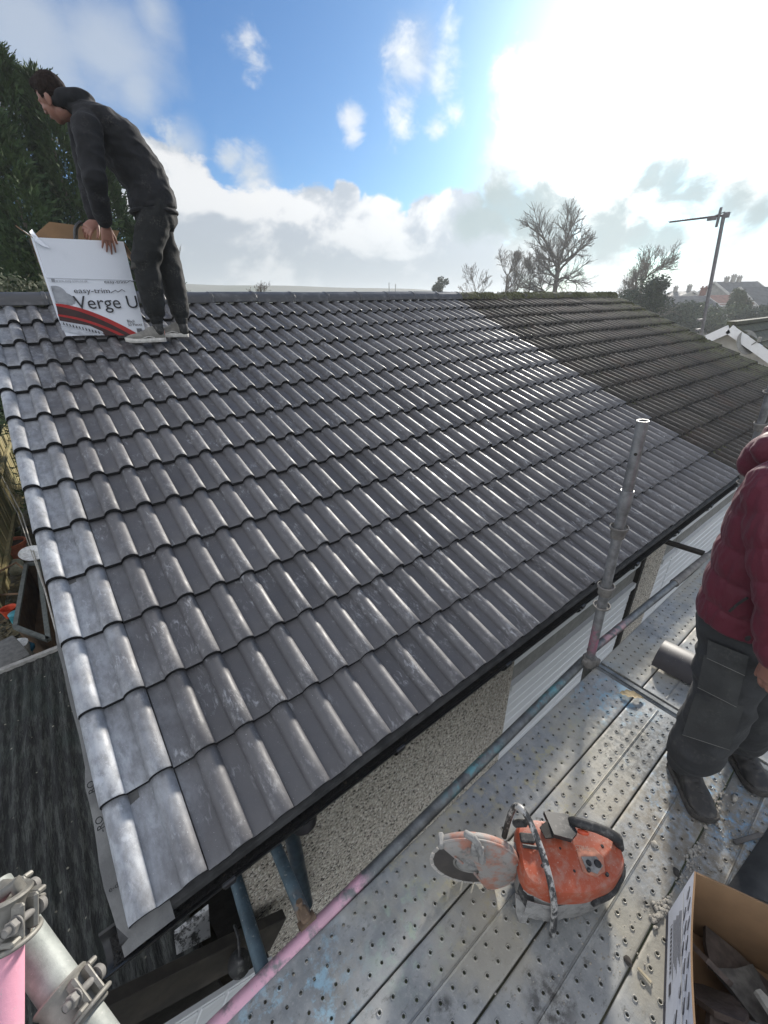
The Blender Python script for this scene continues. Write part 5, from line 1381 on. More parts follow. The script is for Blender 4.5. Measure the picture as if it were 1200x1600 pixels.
def hand(mb, wrist, d, n_, curl, side=1, s=1.0, spread=.16, thumb=(.6, .5)):
    """d: along the hand; n_: back of the hand; side +1: thumb towards d x n_"""
    d = Vector(d).normalized(); n_ = Vector(n_); n_ = (n_ - d * n_.dot(d)).normalized(); t = d.cross(n_) * side
    rings(mb, [(wrist - d * .02 * s, t * .026 * s, n_ * .019 * s), (wrist + d * .01 * s, t * .029 * s, n_ * .018 * s), (wrist + d * .045 * s, t * .039 * s, n_ * .016 * s), (wrist + d * .085 * s, t * .041 * s, n_ * .0135 * s), (wrist + d * .097 * s, t * .038 * s, n_ * .010 * s)], 18)
    lens = [(.044, .027, .022), (.049, .031, .024), (.045, .029, .023), (.034, .022, .020)]
    for k in range(4):
        off = (1.5 - k) * .0205 * s; base = wrist + d * (.085 - .004 * abs(k - 1)) * s + t * off
        fd = (d + t * (1.5 - k) * spread).normalized(); ang = 0; p = base - fd * .02 * s; pts = [(p, .0095 * s), (base, .0098 * s)]; p = base
        for q in range(3):
            ang += curl[q] * (1 + .12 * (k - 1.5))
            dr = fd * math.cos(ang) - n_ * math.sin(ang); p = p + dr * lens[k][q] * s; pts.append((p, (.0088 - .0011 * q) * s))
        limb(mb, pts, 10)
    a, b_ = thumb
    td = (d * math.cos(a) + t * math.sin(a)).normalized(); base = wrist + d * .022 * s + t * .026 * s - n_ * .004 * s
    p1 = base + td * .042 * s - n_ * .008 * s; td2 = (td * math.cos(b_) + d * math.sin(b_) - n_ * .25).normalized(); p2 = p1 + td2 * .032 * s; p3 = p2 + (td2 + d * .3).normalized() * .024 * s
    limb(mb, [(base - td * .01 * s, .016 * s), (base, .0155 * s), (p1, .0115 * s), (p2, .0105 * s), (p3, .0085 * s)], 10)
def foldfn(a1, a2, s1=9, s2=22, stretch=(1, 1, 1.0), seed=0):
    S = Vector(stretch)
    def F(p):
        q = Vector((p.x * S.x, p.y * S.y, p.z * S.z))
        n1 = mnoise.noise(q * s1 + Vector((seed, 0, 0))); n2 = mnoise.noise(q * s2 + Vector((0, seed, 3)))
        return a1 * (1 - abs(n1) * 2.2) + a2 * n2
    return F
def fabric(name, col, rough=.85, var=.2, dustc=None, dusts=0.0, scale=10):
    M = Mat(name, col, rough, 0, .25)
    dk = tuple(c * (1 - var) for c in col); lt = tuple(c * (1 + var) for c in col)
    M.c = M.mix(M.ramp(M.noise(scale, 6), .3, .7), dk, lt)
    if dustc: M.over(M.math('MULTIPLY', M.ramp(M.noise(scale * .8, 5, .65), .50, .70), M.ramp(M.noise(scale * 9, 5, .7), .45, .7, 0, dusts)), dustc)
    M.b.inputs['Sheen Weight'].default_value = .04; M.b.inputs['Sheen Roughness'].default_value = .5
    M.bump(M.noise(400, 3), .25, .002).bump(M.noise(26, 4), .25, .02); return M.done()
M_skin = Mat('skin', (0.30, 0.15, 0.11), 0.5); M_skin.over(M_skin.ramp(M_skin.noise(30, 5), .4, .7, 0, .5), (.25, .11, .08)); M_skin.b.inputs['Subsurface Weight'].default_value = .08; M_skin.b.inputs['Subsurface Radius'].default_value = (.01, .004, .002); M_skin.bump(M_skin.noise(160, 4), .15, .002); M_skin = M_skin.done()
M_hair = simple('dark_brown_hair', (0.016, 0.010, 0.008), .85, spec=.15, var=.4, scale=60)
M_hood = fabric('charcoal_hoodie', (0.015, 0.0155, 0.018), dustc=(.16, .15, .14), dusts=.3)
M_jog = fabric('black_joggers', (0.013, 0.014, 0.0145), dustc=(.13, .125, .11), dusts=.6)
M_patch = fabric('knee_patch', (0.045, 0.043, 0.038), dustc=(.12, .11, .1), dusts=.5)
M_shoe = fabric('grey_shoe', (0.20, 0.19, 0.17), dustc=(.35, .33, .3), dusts=.6, scale=30)
M_sole = simple('pale_sole', (0.52, 0.50, 0.46), .7, var=.25, scale=30)
M_salmon = simple('salmon_heel', (0.62, 0.27, 0.22), .6)
def shoe(parent, heel, toe, z, mats, h=.085, w=.046, L=None, boot=False, sockmat=None, ground_up=Vector((0, 0, 1)), nm='shoe'):
    """laced shoe from heel to toe on ground height z"""
    heel, toe = Vector(heel), Vector(toe); f = (toe - heel); ln = f.length; f.normalize(); u = Vector(ground_up); u = (u - f * u.dot(f)).normalized(); r = f.cross(u)
    mb = MB(); o = heel
    S_ = [(0.02, .60, .55), (.06, .80, .85), (.18, .92, 1.0), (.34, .86, .98), (.50, .92, .72), (.66, 1.05, .56), (.80, 1.06, .46), (.92, .84, .38), (.985, .45, .25)]
    secs = []
    for (t_, ww, hh) in S_:
        secs.append((o + f * ln * t_ + u * (h * hh * .5 + .014), r * w * ww, u * h * hh * .5))
    rings(mb, secs, 20, 2.5)
    if boot: limb(mb, [(o + f * ln * .22 + u * .07, .048), (o + f * ln * .20 + u * .16, .054)], 16)
    else: limb(mb, [(o + f * ln * .22 + u * .055, .043), (o + f * ln * .21 + u * .085, .045)], 16)
    up = fuse(mb, .006, nm, mats[0], parent, 3, foldfn(.0012, .0008, 30, 60))
    sb_ = MB(); rs = []
    for lvl, (zz, k) in enumerate(((0.0, .97), (.010, 1.06), (.024, 1.06), (.030, .98))):
        for i in range(25):
            a = math.pi * 2 * i / 24; y = .5 + .5 * math.cos(a); 
            ww = (1.0 if y < .45 else 1.0 + .12 * math.sin(min(1, (y - .45) / .35) * math.pi / 2) ) * w * (.98)
            if y > .85: ww *= math.sqrt(max(0, 1 - ((y - .85) / .165) ** 2)) * .98 + .02
            if y < .1: ww *= math.sqrt(max(0, 1 - ((.1 - y) / .11) ** 2)) * .9 + .1
            sgn = 1 if math.sin(a) >= 0 else -1
            sw = min(1.0, abs(math.sin(a)) * 3)
            rs.append(o + f * ln * (y * 1.01 - .005) + r * sgn * ww * k * sw + u * (zz + (.012 * max(0, y - .82) / .18)))
    fs = [(l * 25 + i, l * 25 + i + 1, l * 25 + 26 + i, l * 25 + 25 + i) for l in range(3) for i in range(24)] + [tuple(range(24)), tuple(75 + i for i in range(24))[::-1]]
    sb_.add(rs, fs); sb_.build('sole', mats[1], up, 50)
    lc_ = MB()
    for i in range(5):
        t_ = .40 + .065 * i; hh = (.98 - (t_ - .34) * 1.6) if t_ < .55 else .62 - (t_ - .55) * .6
        c_ = o + f * ln * t_ + u * (h * hh + .016); lc_.tube([c_ - r * w * .55 - u * .012, c_ + u * .003, c_ + r * w * .55 - u * .012], .0028, 6)
    lc_.build('laces', mats[2], up, 60)
    if len(mats) > 3:
        hb = MB(); hb.box(o + f * ln * .035 + u * (h * .66), (.018, .05, .045), Matrix((f, r, u)).transposed(), bev=.006); hb.build('heel_patch', mats[3], up, 40)
        hb = MB(); hb.tube([o + f * ln * .30 + u * .035 + r * w * q_ * 1.0 for q_ in (-1.0,)] + [o + f * ln * .45 + u * .045 - r * w * .98, o + f * ln * .62 + u * .03 - r * w * 1.0], .004, 6); hb.build('side_stripe', mats[1], up, 60)
    return up
def rz(y): return y * SA / CA     # roof height above eaves plane at world Y
# ---- roofer bending over the carton
F1 = Vector((-1, .06, 0)).normalized(); Lf = Vector((0, -1, 0))
pelv = ony(240, 322, 3.26); waist = ony(227, 275, 3.27); chest = ony(183, 216, 3.28); uch = ony(146, 182, 3.28); nk = ony(113, 166, 3.28); hd = ony(84, 153, 3.29)
man = thing('person', 'man in charcoal hoodie and black joggers bending over the white carton on the roof', 'person', (1.0, 3.25, rz(3.25)))
hu = (ony(64, 112, 3.28) - ony(100, 196, 3.28)).normalized(); hf = Vector((-.58, .74, -.45)); hu = (hu + F1 * .28).normalized()
hipL, hipR = pelv + Lf * .095 - Vector((0, 0, .02)), pelv - Lf * .095 - Vector((0, 0, .02))
kneeL = ony(228, 410, 3.17); ankL = ony(245, 503, 3.20); kneeR = ony(262, 405, 3.30); ankR = ony(284, 503, 3.25)
shL = ony(135, 196, 3.11); elL = ony(147, 278, 3.09); wrL = ony(164, 352, 3.30)
shR = ony(128, 190, 3.46); elR = ony(137, 275, 3.52); wrR = ony(149, 345, 3.50)
b = MB()
head(b, hd, hf, hu, 1.0)
limb(b, [(hd - hu * .07 - hf.normalized() * .01, .058), (nk - (nk - hd) * .1, .060), (nk + (uch - nk) * .4, .07)])
limb(b, [(uch, .09), (chest, .11), (waist, .11), (pelv, .11)])
limb(b, [(hipL, .08), (kneeL, .055), (ankL, .04)]); limb(b, [(hipR, .08), (kneeR, .055), (ankR, .04)])
limb(b, [(shL, .05), (elL, .042), (wrL, .028)]); limb(b, [(shR, .05), (elR, .042), (wrR, .028)])
limb(b, [(shL, .05), (shR, .05)])
hdL = (ony(172, 392, 3.335) - wrL).normalized()
hand(b, wrL, hdL, Vector((.15, -1, .25)), (.12, .25, .2), -1, 1.02, .10, (.5, .3))
hdR = (ony(132, 353, 3.46) - wrR).normalized()
hand(b, wrR, hdR + Vector((0, 0, -.25)), Vector((-.1, -.8, .6)), (.5, .6, .4), -1, 1.0, .06, (.7, .5))
fuse(b, .0045, 'body', M_skin, man, 3)
hair(hd, hf, hu, 1.02, M_hair, man)
# hoodie
b = MB()
def sec(c_, ax, fr, w, t_, off=0.0):
    ax = Vector(ax).normalized(); s_ = Lf; n_ = ax.cross(s_).normalized()
    return (Vector(c_) + n_ * off, s_ * w, n_ * t_)
axp = (chest - pelv).normalized()
hem = pelv.lerp(waist, .10)
rings(b, [sec(hem + Vector((-.005, 0, -.045)), Vector((-.1, 0, 1)), 1, .197, .158), sec(hem, (-.25, 0, 1), 1, .203, .162), sec(waist + Vector((-.01, 0, -.01)), (-.5, 0, .85), 1, .195, .155), sec(waist.lerp(chest, .5) + Vector((-.012, 0, -.015)), axp, 1, .205, .155), sec(chest, axp, 1, .215, .145), sec(uch, axp, 1, .205, .115), sec(uch.lerp(nk, .6), axp, 1, .14, .095), sec(nk, axp, 1, .085, .08)], 28, 2.2)
limb(b, [(uch.lerp(shL, .4), .09), (shL, .085), (shL.lerp(elL, .5), .077), (elL, .070), (elL.lerp(wrL, .5), .062), (wrL - (wrL - elL).normalized() * .035, .047)], 18)
limb(b, [(uch.lerp(shR, .4), .09), (shR, .085), (shR.lerp(elR, .5), .077), (elR, .070), (elR.lerp(wrR, .5), .062), (wrR - (wrR - elR).normalized() * .035, .047)], 18)
limb(b, [(elL.lerp(wrL, .74), .054), (elL.lerp(wrL, .80), .056)], 18)
# hood bunched behind the neck
up1 = Vector((.45, 0, .9)).normalized()
hr = []
for k in range(17):
    a = 2 * math.pi * k / 16; hr.append(nk + Lf * math.cos(a) * .085 + (F1 * -math.sin(a) * .085) + up1 * (.022 * math.sin(a) + .02) + Vector((-.005, 0, .012)))
b.tube(hr[:-1], .040, 14, closed=True)
rings(b, [(nk - up1 * .03, Lf * .10, F1 * .10), (nk + up1 * .015, Lf * .105, F1 * .105), (nk + up1 * .04, Lf * .09, F1 * .09)], 22, 2)
rings(b, [(nk + up1 * .03 - F1 * .06, Lf * .10, F1 * .05), (nk - F1 * .115 - up1 * .02, Lf * .125, F1 * .055), (nk - F1 * .17 - up1 * .095, Lf * .10, F1 * .045)], 22, 2)
fuse(b, .008, 'hoodie', M_hood, man, 4, foldfn(.0095, .005, 7, 21, (1.0, 1, 1.7), 3))
bb = MB(); hp_ = []
for k in range(28):
    a = 2 * math.pi * k / 28; hp_.append(hem + Vector((-.005, 0, -.062)) + Lf * math.cos(a) * .196 + F1 * math.sin(a) * .157)
bb.tube(hp_, .013, 10, closed=True); bb.build('hem_band', M_hood, man, 60)
bb = MB(); bb.tube([ony(112, 196, 3.17), ony(117, 215, 3.16), ony(121, 238, 3.16)], .003, 6); bb.build('drawstring', M_hood, man, 60)
# trousers
b = MB()
wst = pelv.lerp(waist, .25)
rings(b, [sec(wst, (-.2, 0, 1), 1, .17, .125), sec(pelv, (-.1, 0, 1), 1, .185, .14), sec(pelv - Vector((0, 0, .09)), (0, 0, 1), 1, .185, .138), sec(pelv - Vector((0, 0, .15)), (0, 0, 1), 1, .16, .11)], 26, 2.2)
for (h_, k_, a_) in ((hipL, kneeL, ankL), (hipR, kneeR, ankR)):
    limb(b, [(h_, .108), (h_.lerp(k_, .45), .106), (k_, .094), (k_.lerp(a_, .4), .086), (k_.lerp(a_, .72), .075), (k_.lerp(a_, .86), .066), (k_.lerp(a_, .93), .044)], 20)
jog = fuse(b, .008, 'joggers', M_jog, man, 3, foldfn(.0105, .0055, 7, 17, (1, 1, 1.25), 9))
for (k_, a_) in ((kneeL, ankL), (kneeR, ankR)):
    b = MB(); limb(b, [(k_.lerp(a_, .84), .050), (a_ + Vector((0, 0, .0)), .046)], 16)
    for q in range(3): b.lathe([(.047, -.006), (.0525, 0), (.047, .006)], k_.lerp(a_, .86 + q * .05), (a_ - k_), 16)
    fuse(b, .006, 'cuff', M_jog, man, 2)
    b = MB(); limb(b, [(a_, .041), (a_ - Vector((0, 0, .07)), .040)], 14); b.build('sock', M_sblack, man, 60)
# knee patch on the leading leg
b = MB(); kc = hipL.lerp(kneeL, .88); ks = (kneeL - hipL).normalized()
rings(b, [(kc - ks * .09 + F1 * .012, Lf * .080, F1 * .090), (kc + F1 * .012, Lf * .082, F1 * .092), (kc + ks * .10 + F1 * .010, Lf * .076, F1 * .086)], 22, 2.2)
fuse(b, .007, 'knee_patch', M_patch, jog, 2, foldfn(.004, .003, 9, 20, (1, 1, 2), 4))
nup = ROOFR @ Vector((0, 0, 1))
# feet stand on the tile rolls
def onroof(x, y): return Vector((x, y, rz(y) + .030))
shoe(man, onroof(1.075, 3.215), onroof(.775, 3.225), 0, [M_shoe, M_sole, M_shoe, M_salmon], h=.105, w=.05)
shoe(man, onroof(1.275, 3.270), onroof(.985, 3.30), 0, [M_shoe, M_sole, M_shoe, M_salmon], h=.105, w=.05)

# ---- worker on the scaffold, cut by the edge of the picture
M_puff = Mat('maroon_nylon', (0.105, 0.0105, 0.024), 0.62, 0, .4); M_puff.over(M_puff.ramp(M_puff.noise(9, 6), .4, .7, 0, .6), (.078, .008, .018))
M_puff.b.inputs['Sheen Weight'].default_value = .08; M_puff.bump(M_puff.noise(35, 5, .6), .35, .012); M_puff = M_puff.done()
M_work = fabric('work_trousers', (0.034, 0.035, 0.036), dustc=(.14, .135, .12), dusts=.45)
M_pock = fabric('holster_pocket', (0.042, 0.043, 0.042), dustc=(.14, .135, .12), dusts=.4)
M_boot = Mat('black_boot', (0.018, 0.017, 0.016), .5); M_boot.over(M_boot.ramp(M_boot.noise(26, 6, .7), .48, .7, 0, .7), (.085, .075, .062)); M_boot = M_boot.done()
M_bsole = simple('boot_sole', (.055, .050, .044), .8, var=.4, scale=60); M_lace = simple('boot_lace', (.03, .028, .026), .8)
wk = thing('person', 'worker in maroon puffer jacket and dark work trousers standing on the scaffold', 'person', (2.0, -.9, ZD))
F2 = Vector((-.35, -.94, 0)).normalized(); R2 = F2.cross(Vector((0, 0, 1)))       # facing, and his right (towards the camera)
heel1, toe1 = Vector((1.975, -.765, ZD)), Vector((1.815, -.925, ZD)); heel2, toe2 = Vector((2.275, -.875, ZD)), Vector((2.115, -1.045, ZD))
ank1 = heel1.lerp(toe1, .22) + Vector((0, 0, .10)); ank2 = heel2.lerp(toe2, .22) + Vector((0, 0, .10))
kn1 = onx(1122, 1108, 1.955); kn2 = onx(1178, 1080, 2.16)
hp1 = onx(1160, 988, 1.98); hp2 = onx(1200, 978, 2.14)
pv = (hp1 + hp2) / 2 + Vector((0, 0, .05))
PX = 2.05
bc1 = onx(1192, 930, PX); bc2 = onx(1222, 868, PX); bc3 = onx(1254, 800, PX); bc4 = onx(1278, 748, PX); nk2 = onx(1290, 712, PX)
print('worker', [tuple(round(q, 2) for q in p) for p in (kn1, hp1, pv, bc1, bc2, bc3, bc4, nk2)])
upb = (bc4 - bc1).normalized()
hd2 = nk2 + Vector((-.02, -.05, .17))
sh2 = bc4 + R2 * .17 - upb * .03; el2 = onx(1228, 925, 1.80); wr2 = onx(1216, 1030, 1.76)
sh3 = bc4 - R2 * .19 - upb * .03; el3 = sh3 + Vector((.06, -.08, -.28)); wr3 = el3 + Vector((.0, -.16, -.20))
b = MB()
head(b, hd2, F2, (0, 0, 1), 1.0); limb(b, [(hd2 - Vector((0, 0, .08)), .06), (nk2, .065)])
limb(b, [(bc4, .10), (bc2, .13), (pv, .13)])
limb(b, [(hp1, .08), (kn1, .055), (ank1, .04)]); limb(b, [(hp2, .08), (kn2, .055), (ank2, .04)])
limb(b, [(sh2, .05), (el2, .042), (wr2, .029)]); limb(b, [(sh3, .05), (el3, .042), (wr3, .029)]); limb(b, [(sh2, .06), (sh3, .06)])
hand(b, wr2, Vector((-.02, -.10, -1)), R2 + Vector((0, .2, 0)), (.35, .5, .4), 1, 1.05, .05, (.4, .4))
hand(b, wr3, Vector((0, -.4, -1)), -R2, (.4, .5, .4), -1, 1.05, .05)
fuse(b, .0048, 'body', M_skin, wk, 3)
hair(hd2, F2, (0, 0, 1), 1.02, M_hair, wk)
# quilted jacket: bulging bands with seams between
b = MB(); secs = []
path = [bc1 - upb * .10, bc1, bc2, bc3, bc4, bc4 + upb * .06]
wd = [.200, .210, .220, .230, .215, .15]; tk = [.150, .160, .160, .158, .138, .10]
tot = [0]
for i in range(len(path) - 1): tot.append(tot[-1] + (path[i + 1] - path[i]).length)
def along(P_, T_, d):
    for i in range(len(P_) - 1):
        if d <= T_[i + 1] or i == len(P_) - 2:
            t_ = (d - T_[i]) / max(1e-6, T_[i + 1] - T_[i]); return P_[i].lerp(P_[i + 1], t_), i, t_
N = 70
for q in range(N + 1):
    d = tot[-1] * q / N; c_, i, t_ = along(path, tot, d)
    bul = -.010 + .017 * abs(math.sin(math.pi * (d + .03) / .118)) ** .30
    w = wd[i] + (wd[i + 1] - wd[i]) * t_ + bul; t2_ = tk[i] + (tk[i + 1] - tk[i]) * t_ + bul
    nf = F2 - upb * F2.dot(upb)
    secs.append((c_, R2 * w, nf.normalized() * t2_))
rings(b, secs, 36, 2.1)
def sleeve(pts, r0, r1):
    T_ = [0]
    for i in range(len(pts) - 1): T_.append(T_[-1] + (pts[i + 1] - pts[i]).length)
    L_ = []
    for q in range(61):
        d = T_[-1] * q / 60; c_, i, t_ = along(pts, T_, d)
        bul = -.010 + .015 * abs(math.sin(math.pi * (d + .02) / .10)) ** .30
        L_.append((c_, r0 + (r1 - r0) * q / 60 + bul))
    limb(b, L_, 22)
sleeve([sh2 - R2 * .02 + upb * .01, sh2.lerp(el2, .5), el2, el2.lerp(wr2, .5), wr2 + Vector((0, 0, .025))], .098, .062)
sleeve([sh3 + R2 * .02, sh3.lerp(el3, .5), el3, el3.lerp(wr3, .5), wr3 + Vector((0, 0, .025))], .098, .062)
jk = fuse(b, .0055, 'jacket', M_puff, wk, 1, lambda p: .004 * mnoise.noise(Vector((p.x * 26, p.y * 26, p.z * 12))) + .0028 * (1 - 2 * abs(mnoise.noise(Vector((p.x * 40, p.y * 40, p.z * 14 + 5))))))
b = MB()
for k in range(13):
    a = 2 * math.pi * k / 12; c_ = nk2 + R2 * math.cos(a) * .10 + F2 * (math.sin(a) * .10) + Vector((0, 0, .015 - .02 * math.sin(a)))
    ball(b, c_, (.042, .042, .05))
limb(b, [(nk2 - F2 * .10 + Vector((0, 0, .03)), .075), (nk2 - F2 * .15 - upb * .07, .075)], 16); limb(b, [(nk2 - F2 * .10 + R2 * .08, .055), (nk2 - F2 * .10 - R2 * .08, .055)], 14)
fuse(b, .008, 'hood', M_puff, jk, 3, foldfn(.006, .004, 12, 26, (1, 1, 1.4), 15))
pz = onx(1130, 945, 1.86)
bb = MB(); bb.tube([onx(1140, 955, 1.80), onx(1154, 943, 1.785), onx(1168, 934, 1.78)], .0045, 6); bb.build('pocket_zip', M_sblack, jk, 60)
# trousers
b = MB()
rings(b, [(pv + Vector((0, 0, .06)), R2 * .20, F2 * .15), (pv - Vector((0, 0, .04)), R2 * .205, F2 * .16), (pv - Vector((0, 0, .13)), R2 * .185, F2 * .15)], 26, 2.2)
for (h_, k_, a_) in ((hp1, kn1, ank1), (hp2, kn2, ank2)):
    limb(b, [(h_, .115), (h_.lerp(k_, .5), .112), (k_, .104), (k_.lerp(a_, .35), .096), (k_.lerp(a_, .7), .092), (k_.lerp(a_, .90), .086), (k_.lerp(a_, .98), .074)], 22)
tr = fuse(b, .008, 'trousers', M_work, wk, 3, foldfn(.012, .006, 6, 15, (1, 1, 1.5), 21))
# holster pocket, its flap and the knee patch, laid on the leg
from mathutils.bvhtree import BVHTree
def patch(name, quad, src, off, th, mat, parent, nu=9, nv=7, wave=.003):
    """cloth patch over a picture quad (clockwise from top left), lying 'off' proud of the cloth under it"""
    me = src.data; bv = BVHTree.FromPolygons([v.co for v in me.vertices], [p.vertices for p in me.polygons])
    A, B_, C_, D_ = quad; P_ = []; hits = []
    for i in range(nu + 1):
        for j in range(nv + 1):
            u, v = i / nu, j / nv
            x = (A[0] * (1 - u) + B_[0] * u) * (1 - v) + (D_[0] * (1 - u) + C_[0] * u) * v; y = (A[1] * (1 - u) + B_[1] * u) * (1 - v) + (D_[1] * (1 - u) + C_[1] * u) * v
            r = ray(x, y).normalized(); h = bv.ray_cast(CAM, r); hits.append((r, h))
    ds = sorted(h[3] for _, h in hits if h[3]); md_ = ds[len(ds) // 2]
    for k, (r, h) in enumerate(hits):
        d = h[3] if h[3] and abs(h[3] - md_) < .16 else md_ + .02
        P_.append(CAM + r * (d - off + wave * math.sin(k * 1.7)))
    # relax
    g = lambda i, j: i * (nv + 1) + j
    for _ in range(2):
        Q = [p.copy() for p in P_]
        for i in range(nu + 1):
            for j in range(nv + 1):
                nb_ = [P_[g(a_, c_)] for a_, c_ in ((i - 1, j), (i + 1, j), (i, j - 1), (i, j + 1)) if 0 <= a_ <= nu and 0 <= c_ <= nv]
                av = sum(nb_, Vector()) / len(nb_); r = hits[g(i, j)][0]
                Q[g(i, j)] = P_[g(i, j)] + r * (av - P_[g(i, j)]).dot(r) * .6
        P_ = Q
    bb = MB(); F = [(g(i, j), g(i + 1, j), g(i + 1, j + 1), g(i, j + 1)) for i in range(nu) for j in range(nv)]
    back = [p + hits[k][0] * th for k, p in enumerate(P_)]
    bb.add(P_, F); bb.add(back, F)
    ed = [g(i, 0) for i in range(nu + 1)] + [g(nu, j) for j in range(1, nv + 1)] + [g(i, nv) for i in range(nu - 1, -1, -1)] + [g(0, j) for j in range(nv - 1, 0, -1)]; q = len(ed)
    bb.add([P_[k] for k in ed] + [back[k] for k in ed], [(k, (k + 1) % q, q + (k + 1) % q, q + k) for k in range(q)])
    o = bb.build(name, mat, parent, 50)
    st = MB(); e2_ = [P_[g(i, nv)] - hits[g(i, nv)][0] * .002 for i in range(nu + 1)]; st.tube(e2_, .0011, 5); st.build('stitching', M_stitch, parent, 60)
    return o
M_stitch = simple('pale_stitching', (.16, .155, .14), .8)
patch('holster_pocket', [(1100, 1022), (1165, 1046), (1151, 1105), (1090, 1074)], tr, .020, .026, M_pock, tr)
patch('pocket_flap', [(1106, 1000), (1170, 1026), (1164, 1056), (1104, 1028)], tr, .034, .034, M_pock, tr)
patch('knee_patch', [(1087, 1082), (1163, 1104), (1140, 1172), (1066, 1148)], tr, .009, .016, M_pock, tr)
shoe(wk, heel1, toe1 + (toe1 - heel1) * .14, 0, [M_boot, M_bsole, M_lace], h=.092, w=.050, boot=True, nm='boot')
shoe(wk, heel2, toe2 + (toe2 - heel2) * .10, 0, [M_boot, M_bsole, M_lace], h=.092, w=.050, boot=True, nm='boot')
# ------------------------------------------------------------------ left: lean-to roof, garden, fence
M_corr = Mat('mossy_corrugated_sheet', (0.030, 0.032, 0.028), .9)
M_corr.c = M_corr.mix(M_corr.ramp(M_corr.noise(34, 7, .75, None, (1, .16, 1)), .44, .62), (0.012, 0.013, 0.012), (0.060, 0.064, 0.057))
M_corr.over(M_corr.ramp(M_corr.noise(3.0, 5), .5, .7, 0, .6), (.020, .030, .024)).over(M_corr.ramp(M_corr.voro(10), .09, .03), (.30, .28, .22)); M_corr.bump(M_corr.noise(50, 5, .65, None, (1, .2, 1)), .8, .02); M_corr = M_corr.done()
M_strip = simple('pale_edge_strip', (.32, .31, .29), .7)
lean = thing('lean_to', 'low lean-to shed with dark mossy corrugated roof beside the gable', 'shed', (-1.2, 1.8, ZG))
b = MB(); x0, x1, y0, y1 = -2.6, -0.03, 0.36, 3.13; nx = 190; ny = 14; vs = []
def lz(x, y): return -1.20 + 0.03 * (y - 1.8) + .02 * (x + 1)
for i in range(nx + 1):
    x = x0 + (x1 - x0) * i / nx
    for j in range(ny + 1):
        y = y0 + (y1 - y0) * j / ny
        vs.append((x, y, lz(x, y) + (.007 + .005 * mnoise.noise(Vector((x * 9, y * 2.2, 4)))) * math.sin(x * 2 * math.pi / .076 + .8 * mnoise.noise(Vector((x * 3, y * 1.5, 9)))) + .006 * mnoise.noise(Vector((x * 5, y * 3, 0)))))
b.add(vs, [(i * (ny + 1) + j, (i + 1) * (ny + 1) + j, (i + 1) * (ny + 1) + j + 1, i * (ny + 1) + j + 1) for i in range(nx) for j in range(ny)])
b.build('roof', M_corr, lean, 60)
b = MB(); b.bar((-2.6, 3.15, lz(-2.6, 3.15) + .015), (-0.03, 3.15, lz(0, 3.15) + .015), .045, .03); b.build('edge_strip', M_strip, lean)
b = MB(); wallbox(b, -2.5, -.03, 3.0, 3.1, ZG, -1.25); wallbox(b, -2.5, -2.4, .5, 3.0, ZG, -1.3); wallbox(b, -2.5, -.03, .44, .52, ZG, -1.30); b.build('walls', M_dark, lean)
p0, p1 = ony(95, 1625, .22), ony(432, 1452, .22)
b = MB(); b.bar(p0, p1, .05, .20, bev=.004); b.build('fascia_board', simple('brown_board', (.035, .029, .022), .8, var=.4, scale=9), lean)
# white panelled porch front
w0, w1 = ony(190, 1640, .16), ony(412, 1500, .16)
dv = (w1 - w0).normalized(); dz = Vector((0, 0, 1)); dz = (dz - dv * dv.dot(dz)).normalized(); nv = dv.cross(dz)
pf = MB(); L_ = (w1 - w0).length + .06; pf.bar(w0 - dz * .33, w0 + dv * L_ - dz * .33, .02, .60, dz); porch = pf.build('porch_front', M_white, lean)
for k in range(5):
    for q in range(2):
        c_ = w0 + dv * (.07 + k * .125) - dz * (.12 + q * .17) - nv * .013 * (1 if nv.y > 0 else -1)
        b = MB(); b.bar(c_, c_ + dv * .112, .010, .15, dz, bev=.004); b.build('panel', M_white, porch)
lt = ony(374, 1505, .13)
lamp = thing('wall_lantern', 'black bell-shaped lantern on the white porch front below the gutter', 'lantern', lt)
b = MB(); b.lathe([(0, .065), (.012, .06), (.02, .045), (.045, .02), (.052, 0), (.048, -.012), (.0, -.012)], lt, (.25, -.35, .9), 16); b.build('shade', M_sblack, lamp, 40)
b = MB(); b.tube([lt - Vector((.25, -.35, .9)) * .01, lt - Vector((.25, -.35, .9)) * .07], .012, 8); b.tube([lt + Vector((.01, 0, .05)), lt + Vector((.03, .05, .08)), lt + Vector((.03, .12, .04))], .007, 8); b.build('arm', M_sblack, lamp, 60)
# stained white board leaning in the dark under the gutter
M_stain = Mat('stained_white', (.58, .58, .57), .7); M_stain.over(M_stain.ramp(M_stain.noise(22, 6, .75), .48, .6), (.06, .06, .055)); M_stain = M_stain.done()
b = MB(); q_ = [ony(272, 1463, .40), ony(326, 1420, .40), ony(329, 1464, .36), ony(276, 1492, .36)]; b.prism(q_, (0.004, .02, .0))
tag(b.build('stained_board', M_stain, None), 'small stained white board in the dark gap below the corner of the gutter', 'board')
# rope / cable down the gable side
b = MB(); b.tube([(-1.3, 11.6, -1.6), (-.9, 8.6, -1.75), (-.62, 5.3, -1.6), (-.42, 3.2, -1.15)], .009, 5); b.tube([(-1.42, 11.6, -1.5), (-.95, 8.6, -1.72), (-.62, 5.25, -1.58)], .006, 5)
tag(b.build('washing_line', simple('line_rope', (.42, .40, .36), .8), None, 60), 'pale slack washing line running down past the pots beside the gable', 'line')
